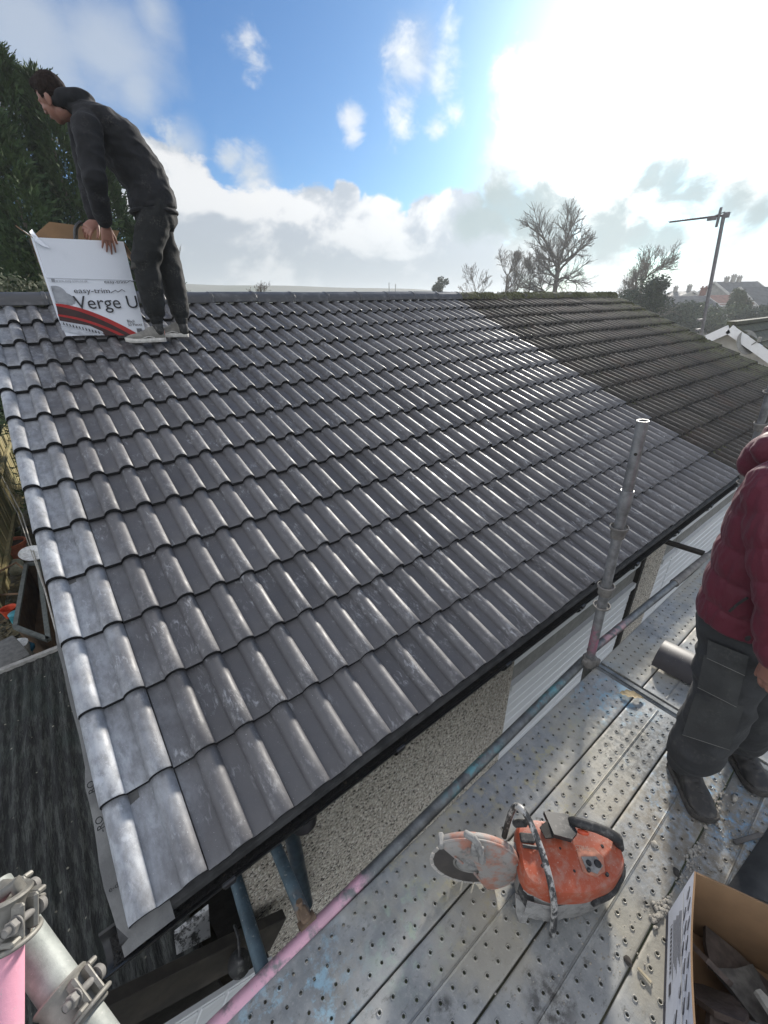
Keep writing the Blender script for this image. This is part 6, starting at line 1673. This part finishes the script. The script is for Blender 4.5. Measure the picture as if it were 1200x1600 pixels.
# fence of upright boards
M_fence = Mat('fence_wood', (.30, .25, .12), .85); M_fence.over(M_fence.ramp(M_fence.noise(6, 6, .6, None, (1, 1, .3)), .4, .7), (.17, .15, .07)).over(M_fence.ramp(M_fence.noise(3, 4), .5, .7, 0, .6), (.12, .14, .05)); M_fence = M_fence.done()
fen = thing('fence', 'weathered yellowish close-boarded garden fence at the far left of the garden', 'fence', (-1.2, 8.5, ZG))
fb0, fb1 = onz(14, 925, ZG), onz(41, 762, ZG)
fdir = (fb1 - fb0).normalized(); fyaw = math.atan2(fdir.y, fdir.x) - math.pi / 2; flen = (fb1 - fb0).length + 3.0
me = None; dd_ = -.6
while dd_ < flen:
    b = MB(); b.box((0, 0, .70), (.022, .15, 1.4), bev=.004)
    if me is None: me = b.mesh('board', M_fence)
    o = bpy.data.objects.new('board', me); COL.objects.link(o); o.parent = fen; set_pinv(o, fen)
    p = fb0 + fdir * dd_
    o.location = (p.x + random.uniform(-.008, .008), p.y, ZG + .05 + random.uniform(-.03, .03)); o.rotation_euler = (random.uniform(-.02, .02), random.uniform(-.015, .015), fyaw); dd_ += .172
b = MB(); off_ = Vector((.05, 0, 0))
for hz_ in (.35, 1.15): b.bar(fb0 - fdir * .6 + off_ + Vector((0, 0, hz_)), fb0 + fdir * flen + off_ + Vector((0, 0, hz_)), .05, .08)
b.build('rail', M_fence, fen)
# pots and clutter
M_terra = simple('terracotta', (.36, .10, .045), .8, var=.25, scale=15)
M_soil = simple('soil', (.03, .024, .018), .95, var=.5, scale=40, bump=.5)
def pot(label, c_, r, h, mat, name='flower_pot', cat='flower pot'):
    t = thing(name, label, cat, c_)
    b = MB(); b.lathe([(r * .68, 0), (r * .92, h * .8), (r * 1.04, h * .8), (r * 1.06, h), (r * .92, h), (r * .88, h * .75)], c_, n=20); b.build('pot', mat, t, 40)
    b = MB(); b.lathe([(0, h * .86), (r * .5, h * .88), (r * .93, h * .84)], c_, n=16); b.build('soil', M_soil, t, 60)
def gp(x, y, z=ZG): return onz(x, y, z)
pot('terracotta flower pot standing by the foot of the fence', gp(29, 872), .21, .34, M_terra)
pot('green glazed pot at the left edge, beyond the brown trough', gp(24, 845), .15, .22, simple('green_glaze', (.05, .075, .03), .4))
M_tim = simple('trough_timber', (.085, .048, .022), .8, var=.35, scale=10); M_rim = simple('trough_rim', (.10, .11, .10), .7)
tr_ = [onz(41, 882, -1.95), onz(60, 880, -1.95), onz(76, 1000, -1.95), onz(24, 980, -1.95)]
tg = thing('trough', 'long brown timber trough with a grey rim lying below the verge', 'trough', sum(tr_, Vector()) / 4 - Vector((0, 0, .5)))
b = MB()
for i in range(4): b.bar(tr_[i], tr_[(i + 1) % 4], .05, .04)
b.build('rim', M_rim, tg)
b = MB()
for i in range(4):
    a, c_ = tr_[i], tr_[(i + 1) % 4]; cc = sum(tr_, Vector()) / 4; a2_, c2_ = a.lerp(cc, .12) - Vector((0, 0, .5)), c_.lerp(cc, .12) - Vector((0, 0, .5)); b.add([a, c_, c2_, a2_], [(0, 1, 2, 3)])
b.add([q.lerp(sum(tr_, Vector()) / 4, .12) - Vector((0, 0, .48)) for q in tr_], [(0, 1, 2, 3)]); b.build('side_boards', M_tim, tg)
def small(label, name, cat, c_, fn, mat):
    b = MB(); fn(b, Vector(c_)); return tag(b.build(name, mat, None, 40), label, cat)
small('white enamel dish on the ledge close against the verge', 'dish', 'dish', onz(52, 868, -1.7), lambda b, c: b.lathe([(0, .02), (.10, .025), (.16, .05), (.17, .055), (.155, .03), (.08, -.02), (0, -.02)], c, (.2, -.3, 1), 20), simple('white_enamel', (.75, .76, .76), .35))
small('white lidded pot with a reddish body beside the grey box', 'tin', 'tin', onz(25, 1010, -2.0), lambda b, c: b.lathe([(.11, -.35), (.12, 0), (.125, .0), (.125, .02), (.0, .028)], c, n=18), simple('tin_white', (.62, .62, .60), .4))
small('crumpled blue plastic bag in front of the white lidded pot', 'plastic_bag', 'bag', onz(33, 1016, -2.1), lambda b, c: ball(b, c, (.14, .11, .08)), simple('blue_plastic', (.03, .16, .28), .4, bump=.6))
small('grey box at the left edge beside the lean-to roof', 'storage_box', 'box', onz(8, 1035, -1.9), lambda b, c: b.box(c + Vector((-.08, .1, -.2)), (.5, .55, .5), Matrix.Rotation(.3, 3, 'Z'), bev=.02), simple('box_grey', (.14, .14, .135), .8))
small('orange-red toy bucket among the garden clutter', 'bucket', 'bucket', onz(12, 950, -2.3), lambda b, c: b.lathe([(.07, -.15), (.10, 0), (.105, 0), (.09, -.01), (.06, -.14)], c, n=14), simple('bucket_red', (.50, .06, .02), .5))
small('teal plastic watering can among the garden clutter', 'watering_can', 'watering can', onz(23, 958, -2.3), lambda b, c: (b.lathe([(.08, -.14), (.085, 0), (.05, .02), (0, .02)], c, n=14), b.tube([c + Vector((.08, 0, -.1)), c + Vector((.2, 0, .03))], .014, 8)), simple('teal_plastic', (.03, .20, .24), .5))
small('curved brown garden chair frame lying in the clutter', 'chair_frame', 'chair frame', onz(20, 915, -2.2), lambda b, c: (b.tube([c + Vector((-.25, -.1, 0)), c + Vector((-.2, .25, .15)), c + Vector((.1, .35, .2)), c + Vector((.22, .1, .1)), c + Vector((.15, -.2, -.1))], .018, 6), b.tube([c + Vector((-.25, -.1, 0)), c + Vector((.15, -.2, -.1))], .018, 6)), simple('rusty_frame', (.26, .16, .09), .7))
small('round pale stone ball near the foot of the fence', 'stone_ball', 'stone', onz(25, 890, -2.35), lambda b, c: ball(b, c, .11), simple('stone_pale', (.24, .24, .18), .9, bump=.5))
small('second round stone ball, touching the first', 'stone_ball', 'stone', onz(26, 882, -2.35), lambda b, c: ball(b, c, .10), simple('stone_pale', (.24, .24, .18), .9, bump=.5))
b = MB()
for i in range(900):
    p = onz(random.uniform(0, 95), random.uniform(820, 1045), ZG) + Vector((0, 0, .01)); r = random.uniform(.02, .07); a = random.random() * 6
    b.add([p + Vector((math.cos(a + k * 2.1) * r, math.sin(a + k * 2.1) * r, random.uniform(0, .06))) for k in range(3)], [(0, 1, 2)])
M_litter = Mat('leaf_litter', (.06, .05, .03), .9); M_litter.c = M_litter.mix(M_litter.noise(14, 3), (.02, .03, .012), (.14, .10, .05)); M_litter = M_litter.done()
b.build('leaf_litter', M_litter, None, None, kind='stuff')

# ------------------------------------------------------------------ trees
def leaf_mat(name, c1, c2, tr=.25):
    M = Mat(name, c1, .7, 0, .3); M.c = M.mix(M.ramp(M.noise(2.2, 5, .6), .35, .65), c1, c2); M.c = M.mix(M.ramp(M.noise(14, 3), .4, .7, 0, .6), M.c, tuple(q * .55 for q in c1))
    M.b.inputs['Transmission Weight'].default_value = 0.0
    return M.done()
def ramble(trunk_pts, rad, seed, mat, name, label, cat, group=None, depth=6, spread=.55, up=.25, kids=(2, 4), shrink=.74, lenk=.78, first=.35, twig=.012, birch=False, L0=None, ball=0):
    """leafless tree: trunk part and a crown part of forking limbs and twigs"""
    rnd_ = random.Random(seed); base = Vector(trunk_pts[0]); t = thing(name, label, cat, base, group)
    tb, cb = MB(), MB()
    pts = [Vector(p) for p in trunk_pts]; n = len(pts); tb.tube(pts, [rad * (1 - .45 * i / (n - 1)) for i in range(n)], 8)
    def grow(p, d, L, r, dep_):
        k = 3 if dep_ < 4 else 4; q = [p]; dd = d.copy()
        for i in range(k):
            dd = (dd + Vector((rnd_.gauss(0, .14), rnd_.gauss(0, .14), rnd_.gauss(0, .10) + up * .18 - (.10 if birch and dep_ < 3 else 0)))).normalized(); q.append(q[-1] + dd * L / k)
        sd_ = 6 if r > .05 else (4 if r > .018 else 3)
        cb.tube(q, [max(twig, r * (1 - .35 * i / k)) for i in range(k + 1)], sd_, cap=False)
        if dep_ == 0: return
        for j in range(rnd_.randint(*kids)):
            i = k if j == 0 else rnd_.randint(1, k); a = rnd_.random() * 6.283; s_ = spread * rnd_.uniform(.5, 1.25) * (.5 if j == 0 else 1)
            ux = dd.orthogonal().normalized(); uy = dd.cross(ux)
            nd = (dd * math.cos(s_) + (ux * math.cos(a) + uy * math.sin(a)) * math.sin(s_) + Vector((0, 0, up * .3))).normalized()
            grow(q[i], nd, L * lenk * rnd_.uniform(.75, 1.15), max(twig, r * shrink * (1 if j == 0 else .75)), dep_ - 1)
    H = (pts[-1] - pts[0]).length; L0 = L0 or H * .5
    if ball:
        for q in range(ball):
            f_ = 1 - .45 * (q / ball) ** 1.5; a = q * 2.4; el = (1.1, .70, .40, .20, .0)[q % 5] - .1 * (1 - f_)
            pp = pts[0].lerp(pts[-1], f_); d = Vector((math.cos(a) * math.cos(el), math.sin(a) * math.cos(el), math.sin(el)))
            grow(pp, d, L0 * rnd_.uniform(.9, 1.1), rad * .42, depth - 1)
    for i in range(1, n):
        f_ = i / (n - 1)
        if ball or f_ < first: continue
        for q in range(2 if i < n - 1 else 4):
            a = rnd_.random() * 6.283; el = .45 + .5 * f_ * rnd_.random() if i < n - 1 else .9
            d = Vector((math.cos(a) * math.cos(el), math.sin(a) * math.cos(el), math.sin(el)))
            grow(pts[i], d, L0 * rnd_.uniform(.75, 1.1) * (1.05 - .25 * f_), rad * .5 * (1.1 - .5 * f_), depth - 1)
    tb.build('trunk', mat, t, 60); cb.build('crown', mat, t, 60); return t
M_bark = simple('winter_bark', (.12, .10, .082), .9, var=.3, scale=3)
M_twig = simple('pale_twigs', (.15, .125, .10), .9, var=.3, scale=3)
def base_at(px_, d): p = dep(px_, 460, d); return Vector((p.x, p.y, ZG - .3))
def htop(px_, py_, d): return dep(px_, py_, d)
def trunkline(px_, d, ytop, lean_=0.0, n=5):
    b_ = base_at(px_, d); tp = dep(px_, ytop, d); return [b_.lerp(Vector((b_.x + lean_, b_.y, tp.z)), i / n) for i in range(n + 1)]
ramble(trunkline(866, 46, 408), .36, 11, M_bark, 'bare_tree', 'largest leafless tree with a broad rounded crown beyond the old roof', 'tree', 'leafless trees on the skyline', depth=7, spread=.50, up=.10, lenk=.79, L0=1.6, twig=.006, kids=(2, 4), ball=10)
ramble(trunkline(790, 44, 432), .16, 5, M_twig, 'bare_tree', 'slender pale leafless birch left of the largest tree', 'tree', 'leafless trees on the skyline', depth=6, spread=.42, up=.34, first=.35, lenk=.76, L0=1.25, twig=.006, birch=True, kids=(3, 4))
ramble(trunkline(826, 45, 440), .13, 23, M_twig, 'bare_tree', 'low leafless tree half hidden between the birch and the largest tree', 'tree', 'leafless trees on the skyline', depth=6, spread=.5, up=.3, first=.3, lenk=.74, L0=1.15, twig=.007, kids=(3, 4))
ramble(trunkline(1000, 38, 440), .20, 31, M_twig, 'bare_tree', 'leafless many-stemmed tree above the dark bush at the end of the old roof', 'tree', 'leafless trees on the skyline', depth=6, spread=.60, up=.26, first=.2, lenk=.78, L0=1.25, twig=.007, kids=(3, 4), ball=0)
ramble(trunkline(742, 50, 455), .10, 37, M_twig, 'bare_tree', 'smallest pale leafless tree just right of the small dark tree', 'tree', 'leafless trees on the skyline', depth=5, spread=.55, up=.3, first=.5, lenk=.72, L0=1.7, twig=.012)
ramble(trunkline(402, 18, 468), .05, 41, M_bark, 'bare_shrub', 'leafless twiggy shrub top showing above the middle of the new ridge', 'shrub', None, depth=5, spread=.7, up=.2, first=.75, lenk=.72, L0=.36, twig=.005)
ramble(trunkline(272, 16, 440), .04, 43, M_twig, 'bare_shrub', 'pale thin leafless shrub behind the legs of the man on the roof', 'shrub', None, depth=4, spread=.4, up=.5, first=.6, lenk=.75, L0=.6, twig=.005)
# rook's nest in the fork
nst = dep(808, 398, 44.5); b = MB(); rr_ = random.Random(3)
for i in range(160):
    d = Vector((rr_.gauss(0, 1), rr_.gauss(0, 1), rr_.gauss(0, .8))).normalized(); e = Vector((rr_.gauss(0, 1), rr_.gauss(0, 1), rr_.gauss(0, 1))).normalized(); b.tube([nst + d * .26 - e * .22, nst + d * .26 + e * .22], .018, 3)
tag(b.build('rook_nest', M_bark, None), 'dark ball-shaped bird nest in the branches of the birch', 'nest')
def leafy(name, label, cat, c_, rx, ry, rz_, n, ls, mat, seed, group=None, trunk=None, lumps=16, tk=.1):
    """evergreen mass: leaf-sized faces in uneven clumps, over a trunk"""
    rnd_ = random.Random(seed); t = thing(name, label, cat, (c_.x, c_.y, ZG), group); b = MB()
    cl = []
    for _ in range(lumps):
        d = Vector((rnd_.gauss(0, 1), rnd_.gauss(0, 1), rnd_.gauss(0, 1))).normalized(); q = rnd_.uniform(.35, .85); cl.append((c_ + Vector((d.x * rx * q, d.y * ry * q, d.z * rz_ * q)), rnd_.uniform(.25, .5)))
    for _ in range(n):
        cc, rr = rnd_.choice(cl); d = Vector((rnd_.gauss(0, 1), rnd_.gauss(0, 1), rnd_.gauss(0, 1))).normalized() * (rnd_.random() ** .4)
        p = cc + Vector((d.x * rx, d.y * ry, d.z * rz_)) * rr; a = Vector((rnd_.gauss(0, 1), rnd_.gauss(0, 1), rnd_.gauss(0, 1))).normalized(); e = a.orthogonal().normalized(); s = ls * rnd_.uniform(.5, 1.3)
        b.add([p - a * s * .5, p + e * s * .28, p + a * s * .5, p - e * s * .28], [(0, 1, 2, 3)])
    b.build('crown', mat, t)
    b = MB(); b.tube([(c_.x, c_.y, ZG - .2), (c_.x, c_.y, c_.z)], [tk, tk * .5], 8); b.build('trunk', M_bark, t, 60); return t
L_dark = leaf_mat('dark_evergreen', (.022, .034, .016), (.040, .055, .024)); L_mid = leaf_mat('mid_green', (.045, .065, .022), (.07, .09, .035)); L_yel = leaf_mat('olive_green', (.07, .08, .03), (.05, .065, .025))
leafy('evergreen_bush', 'dense dark evergreen bush at the end of the mossy ridge', 'bush', dep(1003, 462, 30), 2.4, 2.4, 1.5, 9000, .20, L_dark, 3)
leafy('evergreen_tree', 'small dark evergreen tree on the skyline right of the new ridge', 'tree', dep(690, 446, 50), 1.1, 1.1, 1.1, 2200, .26, L_dark, 4)
for i, (px_, py_, d, rx, rz_, m_, lab) in enumerate([(1052, 498, 42, 3.2, 1.7, L_dark, 'dark green hedge tree left of the aerial mast, below the long-roofed house'), (1088, 492, 46, 1.8, 2.0, L_mid, 'green bushy tree right behind the foot of the aerial mast'), (1122, 500, 44, 2.4, 1.5, L_mid, 'low green bush below the red-roofed house'),
        (1152, 480, 46, 1.3, 2.5, L_yel, 'tall yellowish conifer between the red-roofed and the big gabled house'), (1180, 500, 42, 2.4, 1.4, L_dark, 'dark bush above the ridge of the white gabled house'), (1222, 492, 44, 3.0, 2.0, L_dark, 'dark tree at the right edge of the photo below the far house')]):
    leafy('garden_tree', lab, 'tree', dep(px_, py_, d), rx, rx, rz_, 4200, .30, m_, 50 + i, 'trees and bushes in the far gardens')
for i, (px_, py_, d, r, lab) in enumerate([(8, 700, 14, 1.0, 'bright-leaved garden shrub at the left edge beside the roof verge'), (28, 655, 15, 1.2, 'dark garden shrub just left of the roof verge, above the fence'), (-20, 610, 16, 1.4, 'shrub under the tall conifer at the left edge')]):
    c_ = onz(px_, py_, -1.6) if i < 2 else onz(px_, py_, -1.2)
    leafy('garden_shrub', lab, 'shrub', c_, r, r, .85, 5200, .11, L_mid if i != 1 else L_dark, 80 + i, 'shrubs left of the gable')
# ivy-like broad leaves just behind the ridge at the left
c_ = ony(40, 452, 6.6)
leafy('laurel_shrub', 'shrub with small light-catching leaves behind the ridge, below the conifer', 'shrub', Vector((c_.x - .2, 6.6, c_.z - .35)), .95, .6, .65, 5200, .075, leaf_mat('laurel', (.05, .06, .03), (.10, .11, .06)), 91)
# tall conifer
def conifer(label, c_, H, R_, seed, n):
    rnd_ = random.Random(seed); t = thing('conifer', label, 'tree', c_); b = MB(); tw = MB()
    leaders = [(0, 0, H, R_), (.55, -.35, H * .955, R_ * .55), (-.8, .4, H * .93, R_ * .6), (1.25, .3, H * .84, R_ * .6), (-.3, -.9, H * .86, R_ * .6), (1.7, -.2, H * .70, R_ * .55)]
    tot_ = sum(l[3] for l in leaders)
    for (lx, ly, lh, lr) in leaders:
        tw.tube([c_ + Vector((lx * .2, ly * .2, 0)), c_ + Vector((lx * .8, ly * .8, lh * .5)), c_ + Vector((lx, ly, lh * .99))], [.20 * lr / R_, .10 * lr / R_, .008], 7)
        for _ in range(int(n * lr / tot_)):
            h = lh * (1 - rnd_.random() ** 1.25); f_ = 1 - h / lh
            a = rnd_.random() * 6.283; lump = .75 + .4 * mnoise.noise(Vector((math.cos(a) * 1.6, math.sin(a) * 1.6, h * .9 + lx * 7)))
            rad_ = lr * (f_ ** .62) * lump; q = rnd_.uniform(.5, 1.0) ** .6
            o_ = Vector((math.cos(a), math.sin(a), 0)); p0 = c_ + Vector((lx, ly, h)) + o_ * rad_ * q + Vector((0, 0, -.22 * rad_ * q + .16 * rad_ * max(0, q - .8) * 5))
            # a flat frond: stem with leaflets alternately
            d = (o_ * .8 + Vector((rnd_.gauss(0, .35), rnd_.gauss(0, .35), rnd_.uniform(-.2, .75) + .5 * (1 - f_)))).normalized(); s = rnd_.uniform(.14, .30)
            e = d.cross(Vector((rnd_.gauss(0, 1), rnd_.gauss(0, 1), rnd_.gauss(0, 1)))).normalized()
            for k in range(5):
                t_ = k / 4; c2 = p0 + d * s * t_; w = s * .34 * (1 - t_ * .75); sg = 1 if k % 2 else -1
                b.add([c2, c2 + d * s * .20 + e * w * sg, c2 + d * s * .34 + e * w * .55 * sg], [(0, 1, 2)])
            b.add([p0, p0 + d * s * 1.15 + e * .012, p0 + d * s * 1.15 - e * .012], [(0, 1, 2)])
        for k in range(36):
            h = lh * (.97 + .05 * k / 36); p0 = c_ + Vector((lx, ly, h)); a = rnd_.random() * 6.28; d = Vector((math.cos(a) * .6, math.sin(a) * .6, .8)); s = .16
            b.add([p0, p0 + d * s, p0 + d * s * .8 + Vector((.02, .02, -.02))], [(0, 1, 2)])
    b.build('crown', leaf_mat('conifer_green', (.028, .060, .020), (.060, .10, .030)), t); tw.build('trunk', M_bark, t, 60); return t
ct = ony(8, 88, 10.5)
conifer('tall dark conifer with pointed tips behind the man on the roof', Vector((ct.x - .25, 10.5, ZG)), ct.z - ZG, 2.25, 8, 30000)
# ------------------------------------------------------------------ far hill and houses
M_hill = Mat('hill_mat', (.10, .10, .075), .95); M_hill.over(M_hill.ramp(M_hill.noise(.02, 5), .45, .6), (.07, .085, .05)); M_hill = M_hill.done()
b = MB(); vs = []; NX = 60
for i in range(NX + 1):
    px_ = -250 + 1100 * i / NX; dd = 200
    pr_ = dep(px_, 460, dd); yt = 444 + .022 * max(0, px_ - 300) + 2.0 * mnoise.noise(Vector((px_ * .01, 0, 0))) + max(0, px_ - 640) * .05
    top = dep(px_, yt, dd); far = dep(px_, 460, dd * 1.5)
    nr = dep(px_, 460, dd * .7)
    vs += [(nr.x, nr.y, ZG - 6), (pr_.x, pr_.y, top.z), (far.x, far.y, ZG - 6)]
b.add(vs, [(i * 3 + k, i * 3 + 3 + k, i * 3 + 4 + k, i * 3 + 1 + k) for i in range(NX) for k in range(2)])
b.build('hill', M_hill, None, 60, kind='structure')
for (px_, h, lab) in ((608, 7.0, 'left one of two thin distant masts above the new ridge'), (618, 5.6, 'right one of two thin distant masts above the new ridge')):
    p = dep(px_, 452, 150); b = MB(); b.tube([(p.x, p.y, ZG), (p.x, p.y, p.z + .3 * h)], [.22, .16], 6)
    tag(b.build('mast', M_greystrip, None), lab, 'mast', 'thin masts on the skyline')
M_hroof = simple('far_slate', (.075, .075, .078), .8, var=.3, scale=2); M_hred = simple('far_red_tile', (.16, .07, .05), .8, var=.3, scale=2); M_hwall = simple('far_wall', (.30, .28, .25), .9, var=.2, scale=2); M_hpale = simple('far_pale_wall', (.50, .48, .44), .9, var=.15, scale=2); M_glass = simple('far_glass', (.03, .035, .04), .1)
def farhouse(label, px_, pridge, peave, d, L, W, ang, rm, wm, chim=(), dormer=False, windows=3):
    """gabled house; ridge height from the picture; ang turns the ridge"""
    top = dep(px_, pridge, d); ev_ = dep(px_, peave, d); c_ = Vector((top.x, top.y, ZG)); t = thing('house', label, 'house', c_, None)
    Rz = Matrix.Rotation(ang, 3, 'Z'); zr, ze = top.z, ev_.z
    def T(x, y, z): q = Rz @ Vector((x, y, 0)); return Vector((c_.x + q.x, c_.y + q.y, z))
    b = MB(); b.prism([T(-L / 2, -W / 2, ZG - 1), T(-L / 2, W / 2, ZG - 1), T(-L / 2, W / 2, ze), T(-L / 2, 0, zr - .15), T(-L / 2, -W / 2, ze)], Rz @ Vector((L, 0, 0))); b.build('wall', wm, t)
    b = MB()
    for s_ in (-1, 1):
        b.prism([T(-L / 2 - .3, 0, zr), T(-L / 2 - .3, s_ * (W / 2 + .4), ze - .15), T(-L / 2 - .3, s_ * (W / 2 + .4), ze - .33), T(-L / 2 - .3, 0, zr - .2)], Rz @ Vector((L + .6, 0, 0)))
    rf = b.build('roof', rm, t)
    b = MB()
    for s_ in (-1, 1): b.bar(T(-L / 2 - .3, s_ * (W / 2 + .44), ze - .24), T(L / 2 + .3, s_ * (W / 2 + .44), ze - .24), .12, .18)
    for e_ in (-1, 1):
        for s_ in (-1, 1): b.bar(T(e_ * (L / 2 + .32), 0, zr - .05), T(e_ * (L / 2 + .32), s_ * (W / 2 + .4), ze - .2), .06, .28)
    b.build('barge_board', M_hpale, rf)
    for (cx_, hh) in chim:
        b = MB(); ww = .6; b.box(T(cx_, 0, zr + hh / 2 - .5), (ww, ww * .7, hh + 1.0), Rz, bev=.03); b.box(T(cx_, 0, zr + hh + .02), (ww * 1.15, ww * .85, .14), Rz)
        for q in (-.22, .22): b.lathe([(.09, 0), (.10, .16), (.08, .2), (.06, .18)], T(cx_ + q, 0, zr + hh + .08), n=8)
        b.build('chimney', M_hred if rm is not M_hroof else M_hwall, rf)
    for s_ in (-1, 1):
        for k in range(windows):
            x = -L / 2 + L * (k + .5) / windows
            f = MB(); f.box(T(x, s_ * (W / 2 + .02), ze - 1.1), (1.3, .10, 1.25), Rz); f = f.build('window', M_hpale, t)
            for q in (-.31, .31):
                g = MB(); g.box(T(x + q, s_ * (W / 2 + .075), ze - 1.1), (.52, .02, 1.05), Rz); g.build('pane', M_glass, f)
    for e_ in (-1, 1):
        f = MB(); f.box(T(e_ * (L / 2 + .02), 0, ze - .5), (.10, 1.2, 1.2), Rz); f = f.build('window', M_hpale, t)
        g = MB(); g.box(T(e_ * (L / 2 + .075), 0, ze - .5), (.02, 1.0, 1.0), Rz); g.build('pane', M_glass, f)
    return t
farhouse('long low house with dark roof and white gutter, left of the aerial mast', 1052, 463, 479, 52, 7.5, 6, -.65, M_hroof, M_hwall, (), windows=3)
farhouse('house with a pointed gable and two chimneys behind the long low house', 1066, 455, 470, 68, 5.0, 6, .9, M_hroof, M_hpale, ((-1.6, .7), (1.9, .6)))
farhouse('house with a dull red roof right of the aerial mast', 1122, 461, 474, 54, 5.0, 5.5, -.7, M_hred, M_hpale, ((-2.0, .8),), windows=2)
farhouse('big gabled house with a row of chimneys, the tallest on the skyline', 1150, 440, 468, 66, 8.0, 8.5, -.4, M_hroof, M_hwall, ((-2.0, .5), (-.7, .8), (.5, .6)))
farhouse('grey house at the right edge of the photo with a white lit window', 1200, 448, 480, 56, 8.0, 7.0, -.5, M_hroof, M_hwall, ((1.8, 1.0),))
# the white gabled bungalow next door
XG = 14.0
ap = onx(1148, 509, XG); ri = onx(1212, 556, XG); le = onx(1104, 529, XG)
nbw = thing('bungalow', 'white gabled bungalow with brown tiled roof beyond the old roof', 'house', (XG + 4, ap.y, ZG))
M_wr = simple('white_render', (.60, .60, .58), .85, var=.12, scale=3)
sl1 = (ap.z - ri.z) / (ap.y - ri.y); sl2 = (ap.z - le.z) / (le.y - ap.y)
yl, yr = ap.y + 4.2, ap.y - 4.2; zl = ap.z - sl1 * 4.2
b = MB(); b.prism([(XG, yr + .3, ZG), (XG, yl - .3, ZG), (XG, yl - .3, zl + .0), (XG, ap.y, ap.z - .12), (XG, yr + .3, zl)], (9, 0, 0)); b.build('wall', M_wr, nbw)
b = MB()
for s_ in (-1, 1): b.prism([(XG - .3, ap.y, ap.z + .05), (XG - .3, ap.y + s_ * 4.5, zl - .03), (XG - .3, ap.y + s_ * 4.5, zl - .15), (XG - .3, ap.y, ap.z - .08)], (9.6, 0, 0))
nrf = b.build('roof', M_old, nbw)
for s_ in (-1, 1):
    b = MB(); b.bar((XG - .33, ap.y, ap.z - .06), (XG - .33, ap.y + s_ * 4.5, zl - .14), .05, .20, (0, 0, 1)); b.build('barge_board', M_white, nrf)
b = MB(); b.bar((XG - .3, ap.y, ap.z + .07), (XG + 9.3, ap.y, ap.z + .07), .2, .08); b.build('ridge_cap', M_old, nrf)
slope_v = Vector((0, -4.5, zl - .03 - ap.z - .05)); sln = slope_v.length; slope_v.normalize(); nsl = Vector((1, 0, 0)).cross(slope_v); nsl = nsl if nsl.z > 0 else -nsl
b = MB()
for k in range(14):
    p = Vector((XG - .3, ap.y, ap.z + .05)) + slope_v * (k + 1) * sln / 14.2
    b.bar(p + nsl * .01, p + nsl * .01 + Vector((9.6, 0, 0)), .03, .035, nsl)
    b.box(p - slope_v * .1 + nsl * .02 + Vector((.02, 0, 0)), (.12, .26, .03), Matrix((Vector((1, 0, 0)), slope_v, nsl)).transposed())
b.build('tile_courses', M_old, nrf)
# satellite dish on its wall
dp = onx(1164, 536, XG - .25)
sd_ = thing('satellite_dish', 'small grey satellite dish on the white gable wall', 'satellite dish', dp)
b = MB(); ax_ = Vector((-.45, -.75, .35)); b.lathe([(0, -.03), (.12, -.018), (.22, .02), (.29, .055), (.285, .06), (.2, .03), (0, -.02)], dp, ax_, 20); b.build('dish', M_greystrip, sd_, 60)
b = MB(); b.tube([dp + Vector((0, 0, -.18)), dp + ax_.normalized() * .34 + Vector((0, 0, -.05))], .012, 6); b.box(dp + ax_.normalized() * .36 + Vector((0, 0, -.03)), (.06, .06, .10)); b.tube([dp - ax_ * .03, Vector((XG, dp.y + .03, dp.z))], .025, 6); b.build('arm', M_greystrip, sd_, 60)
# aerial
XA = 10.62
a0, a1 = onx(1096, 520, XA), onx(1131, 336, XA)
ae = thing('tv_aerial', 'tall leaning aerial mast with a long boom at the far end of the old roof', 'aerial', a0)
M_mast = simple('aerial_metal', (.16, .15, .15), .5, var=.2); M_boom = simple('aerial_boom', (.12, .09, .09), .5)
b = MB(); b.tube([a0 - (a1 - a0) * .55, a0, a1], .030, 10); b.build('mast', M_mast, ae, 60)
b = MB(); b0, b1 = onx(1046, 347, XA), onx(1135, 336, XA); b.tube([b0, b1], [.014, .018], 6); boom = b.build('boom', M_boom, ae, 60)
b = MB(); b.tube([onx(1127, 324, XA - .02), onx(1119, 355, XA - .02)], .022, 6); b.tube([onx(1115, 338, XA), onx(1133, 331, XA)], .008, 5); b.build('reflector', M_mast, boom, 60)
b = MB(); b.box(b0.lerp(b1, .77) + Vector((0, 0, -.03)), (.05, .14, .05)); b.box(b1, (.06, .09, .08)); b.build('junction_box', M_mast, boom)
ux = (b1 - b0).normalized()
for k in range(16):
    p = b0.lerp(b1, .02 + k * .045); b = MB(); b.tube([p + Vector((-.11, 0, 0)), p + Vector((.11, 0, 0))], .004, 4); b.build('element', M_boom, boom, 60)
b = MB()
for f_ in (.03, .12): b.bar(a0.lerp(a1, f_) + Vector((-.25, .02, 0)), a0.lerp(a1, f_) + Vector((.03, .02, 0)), .04, .04)
b.build('bracket', M_mast, ae)

# ------------------------------------------------------------------ damp winter air
M_haze = bpy.data.materials.new('haze_mat'); M_haze.use_nodes = True
t_ = M_haze.node_tree; t_.nodes.clear()
vo = t_.nodes.new('ShaderNodeVolumePrincipled'); vo.inputs['Density'].default_value = 0.0017; vo.inputs['Anisotropy'].default_value = 0.2; vo.inputs['Color'].default_value = (.90, .95, .97, 1)
oo = t_.nodes.new('ShaderNodeOutputMaterial'); t_.links.new(vo.outputs[0], oo.inputs['Volume'])
b = MB(); b.box((100, 100, 2.6), (1640, 1640, 26)); b.build('haze', M_haze, None, None, kind='stuff')
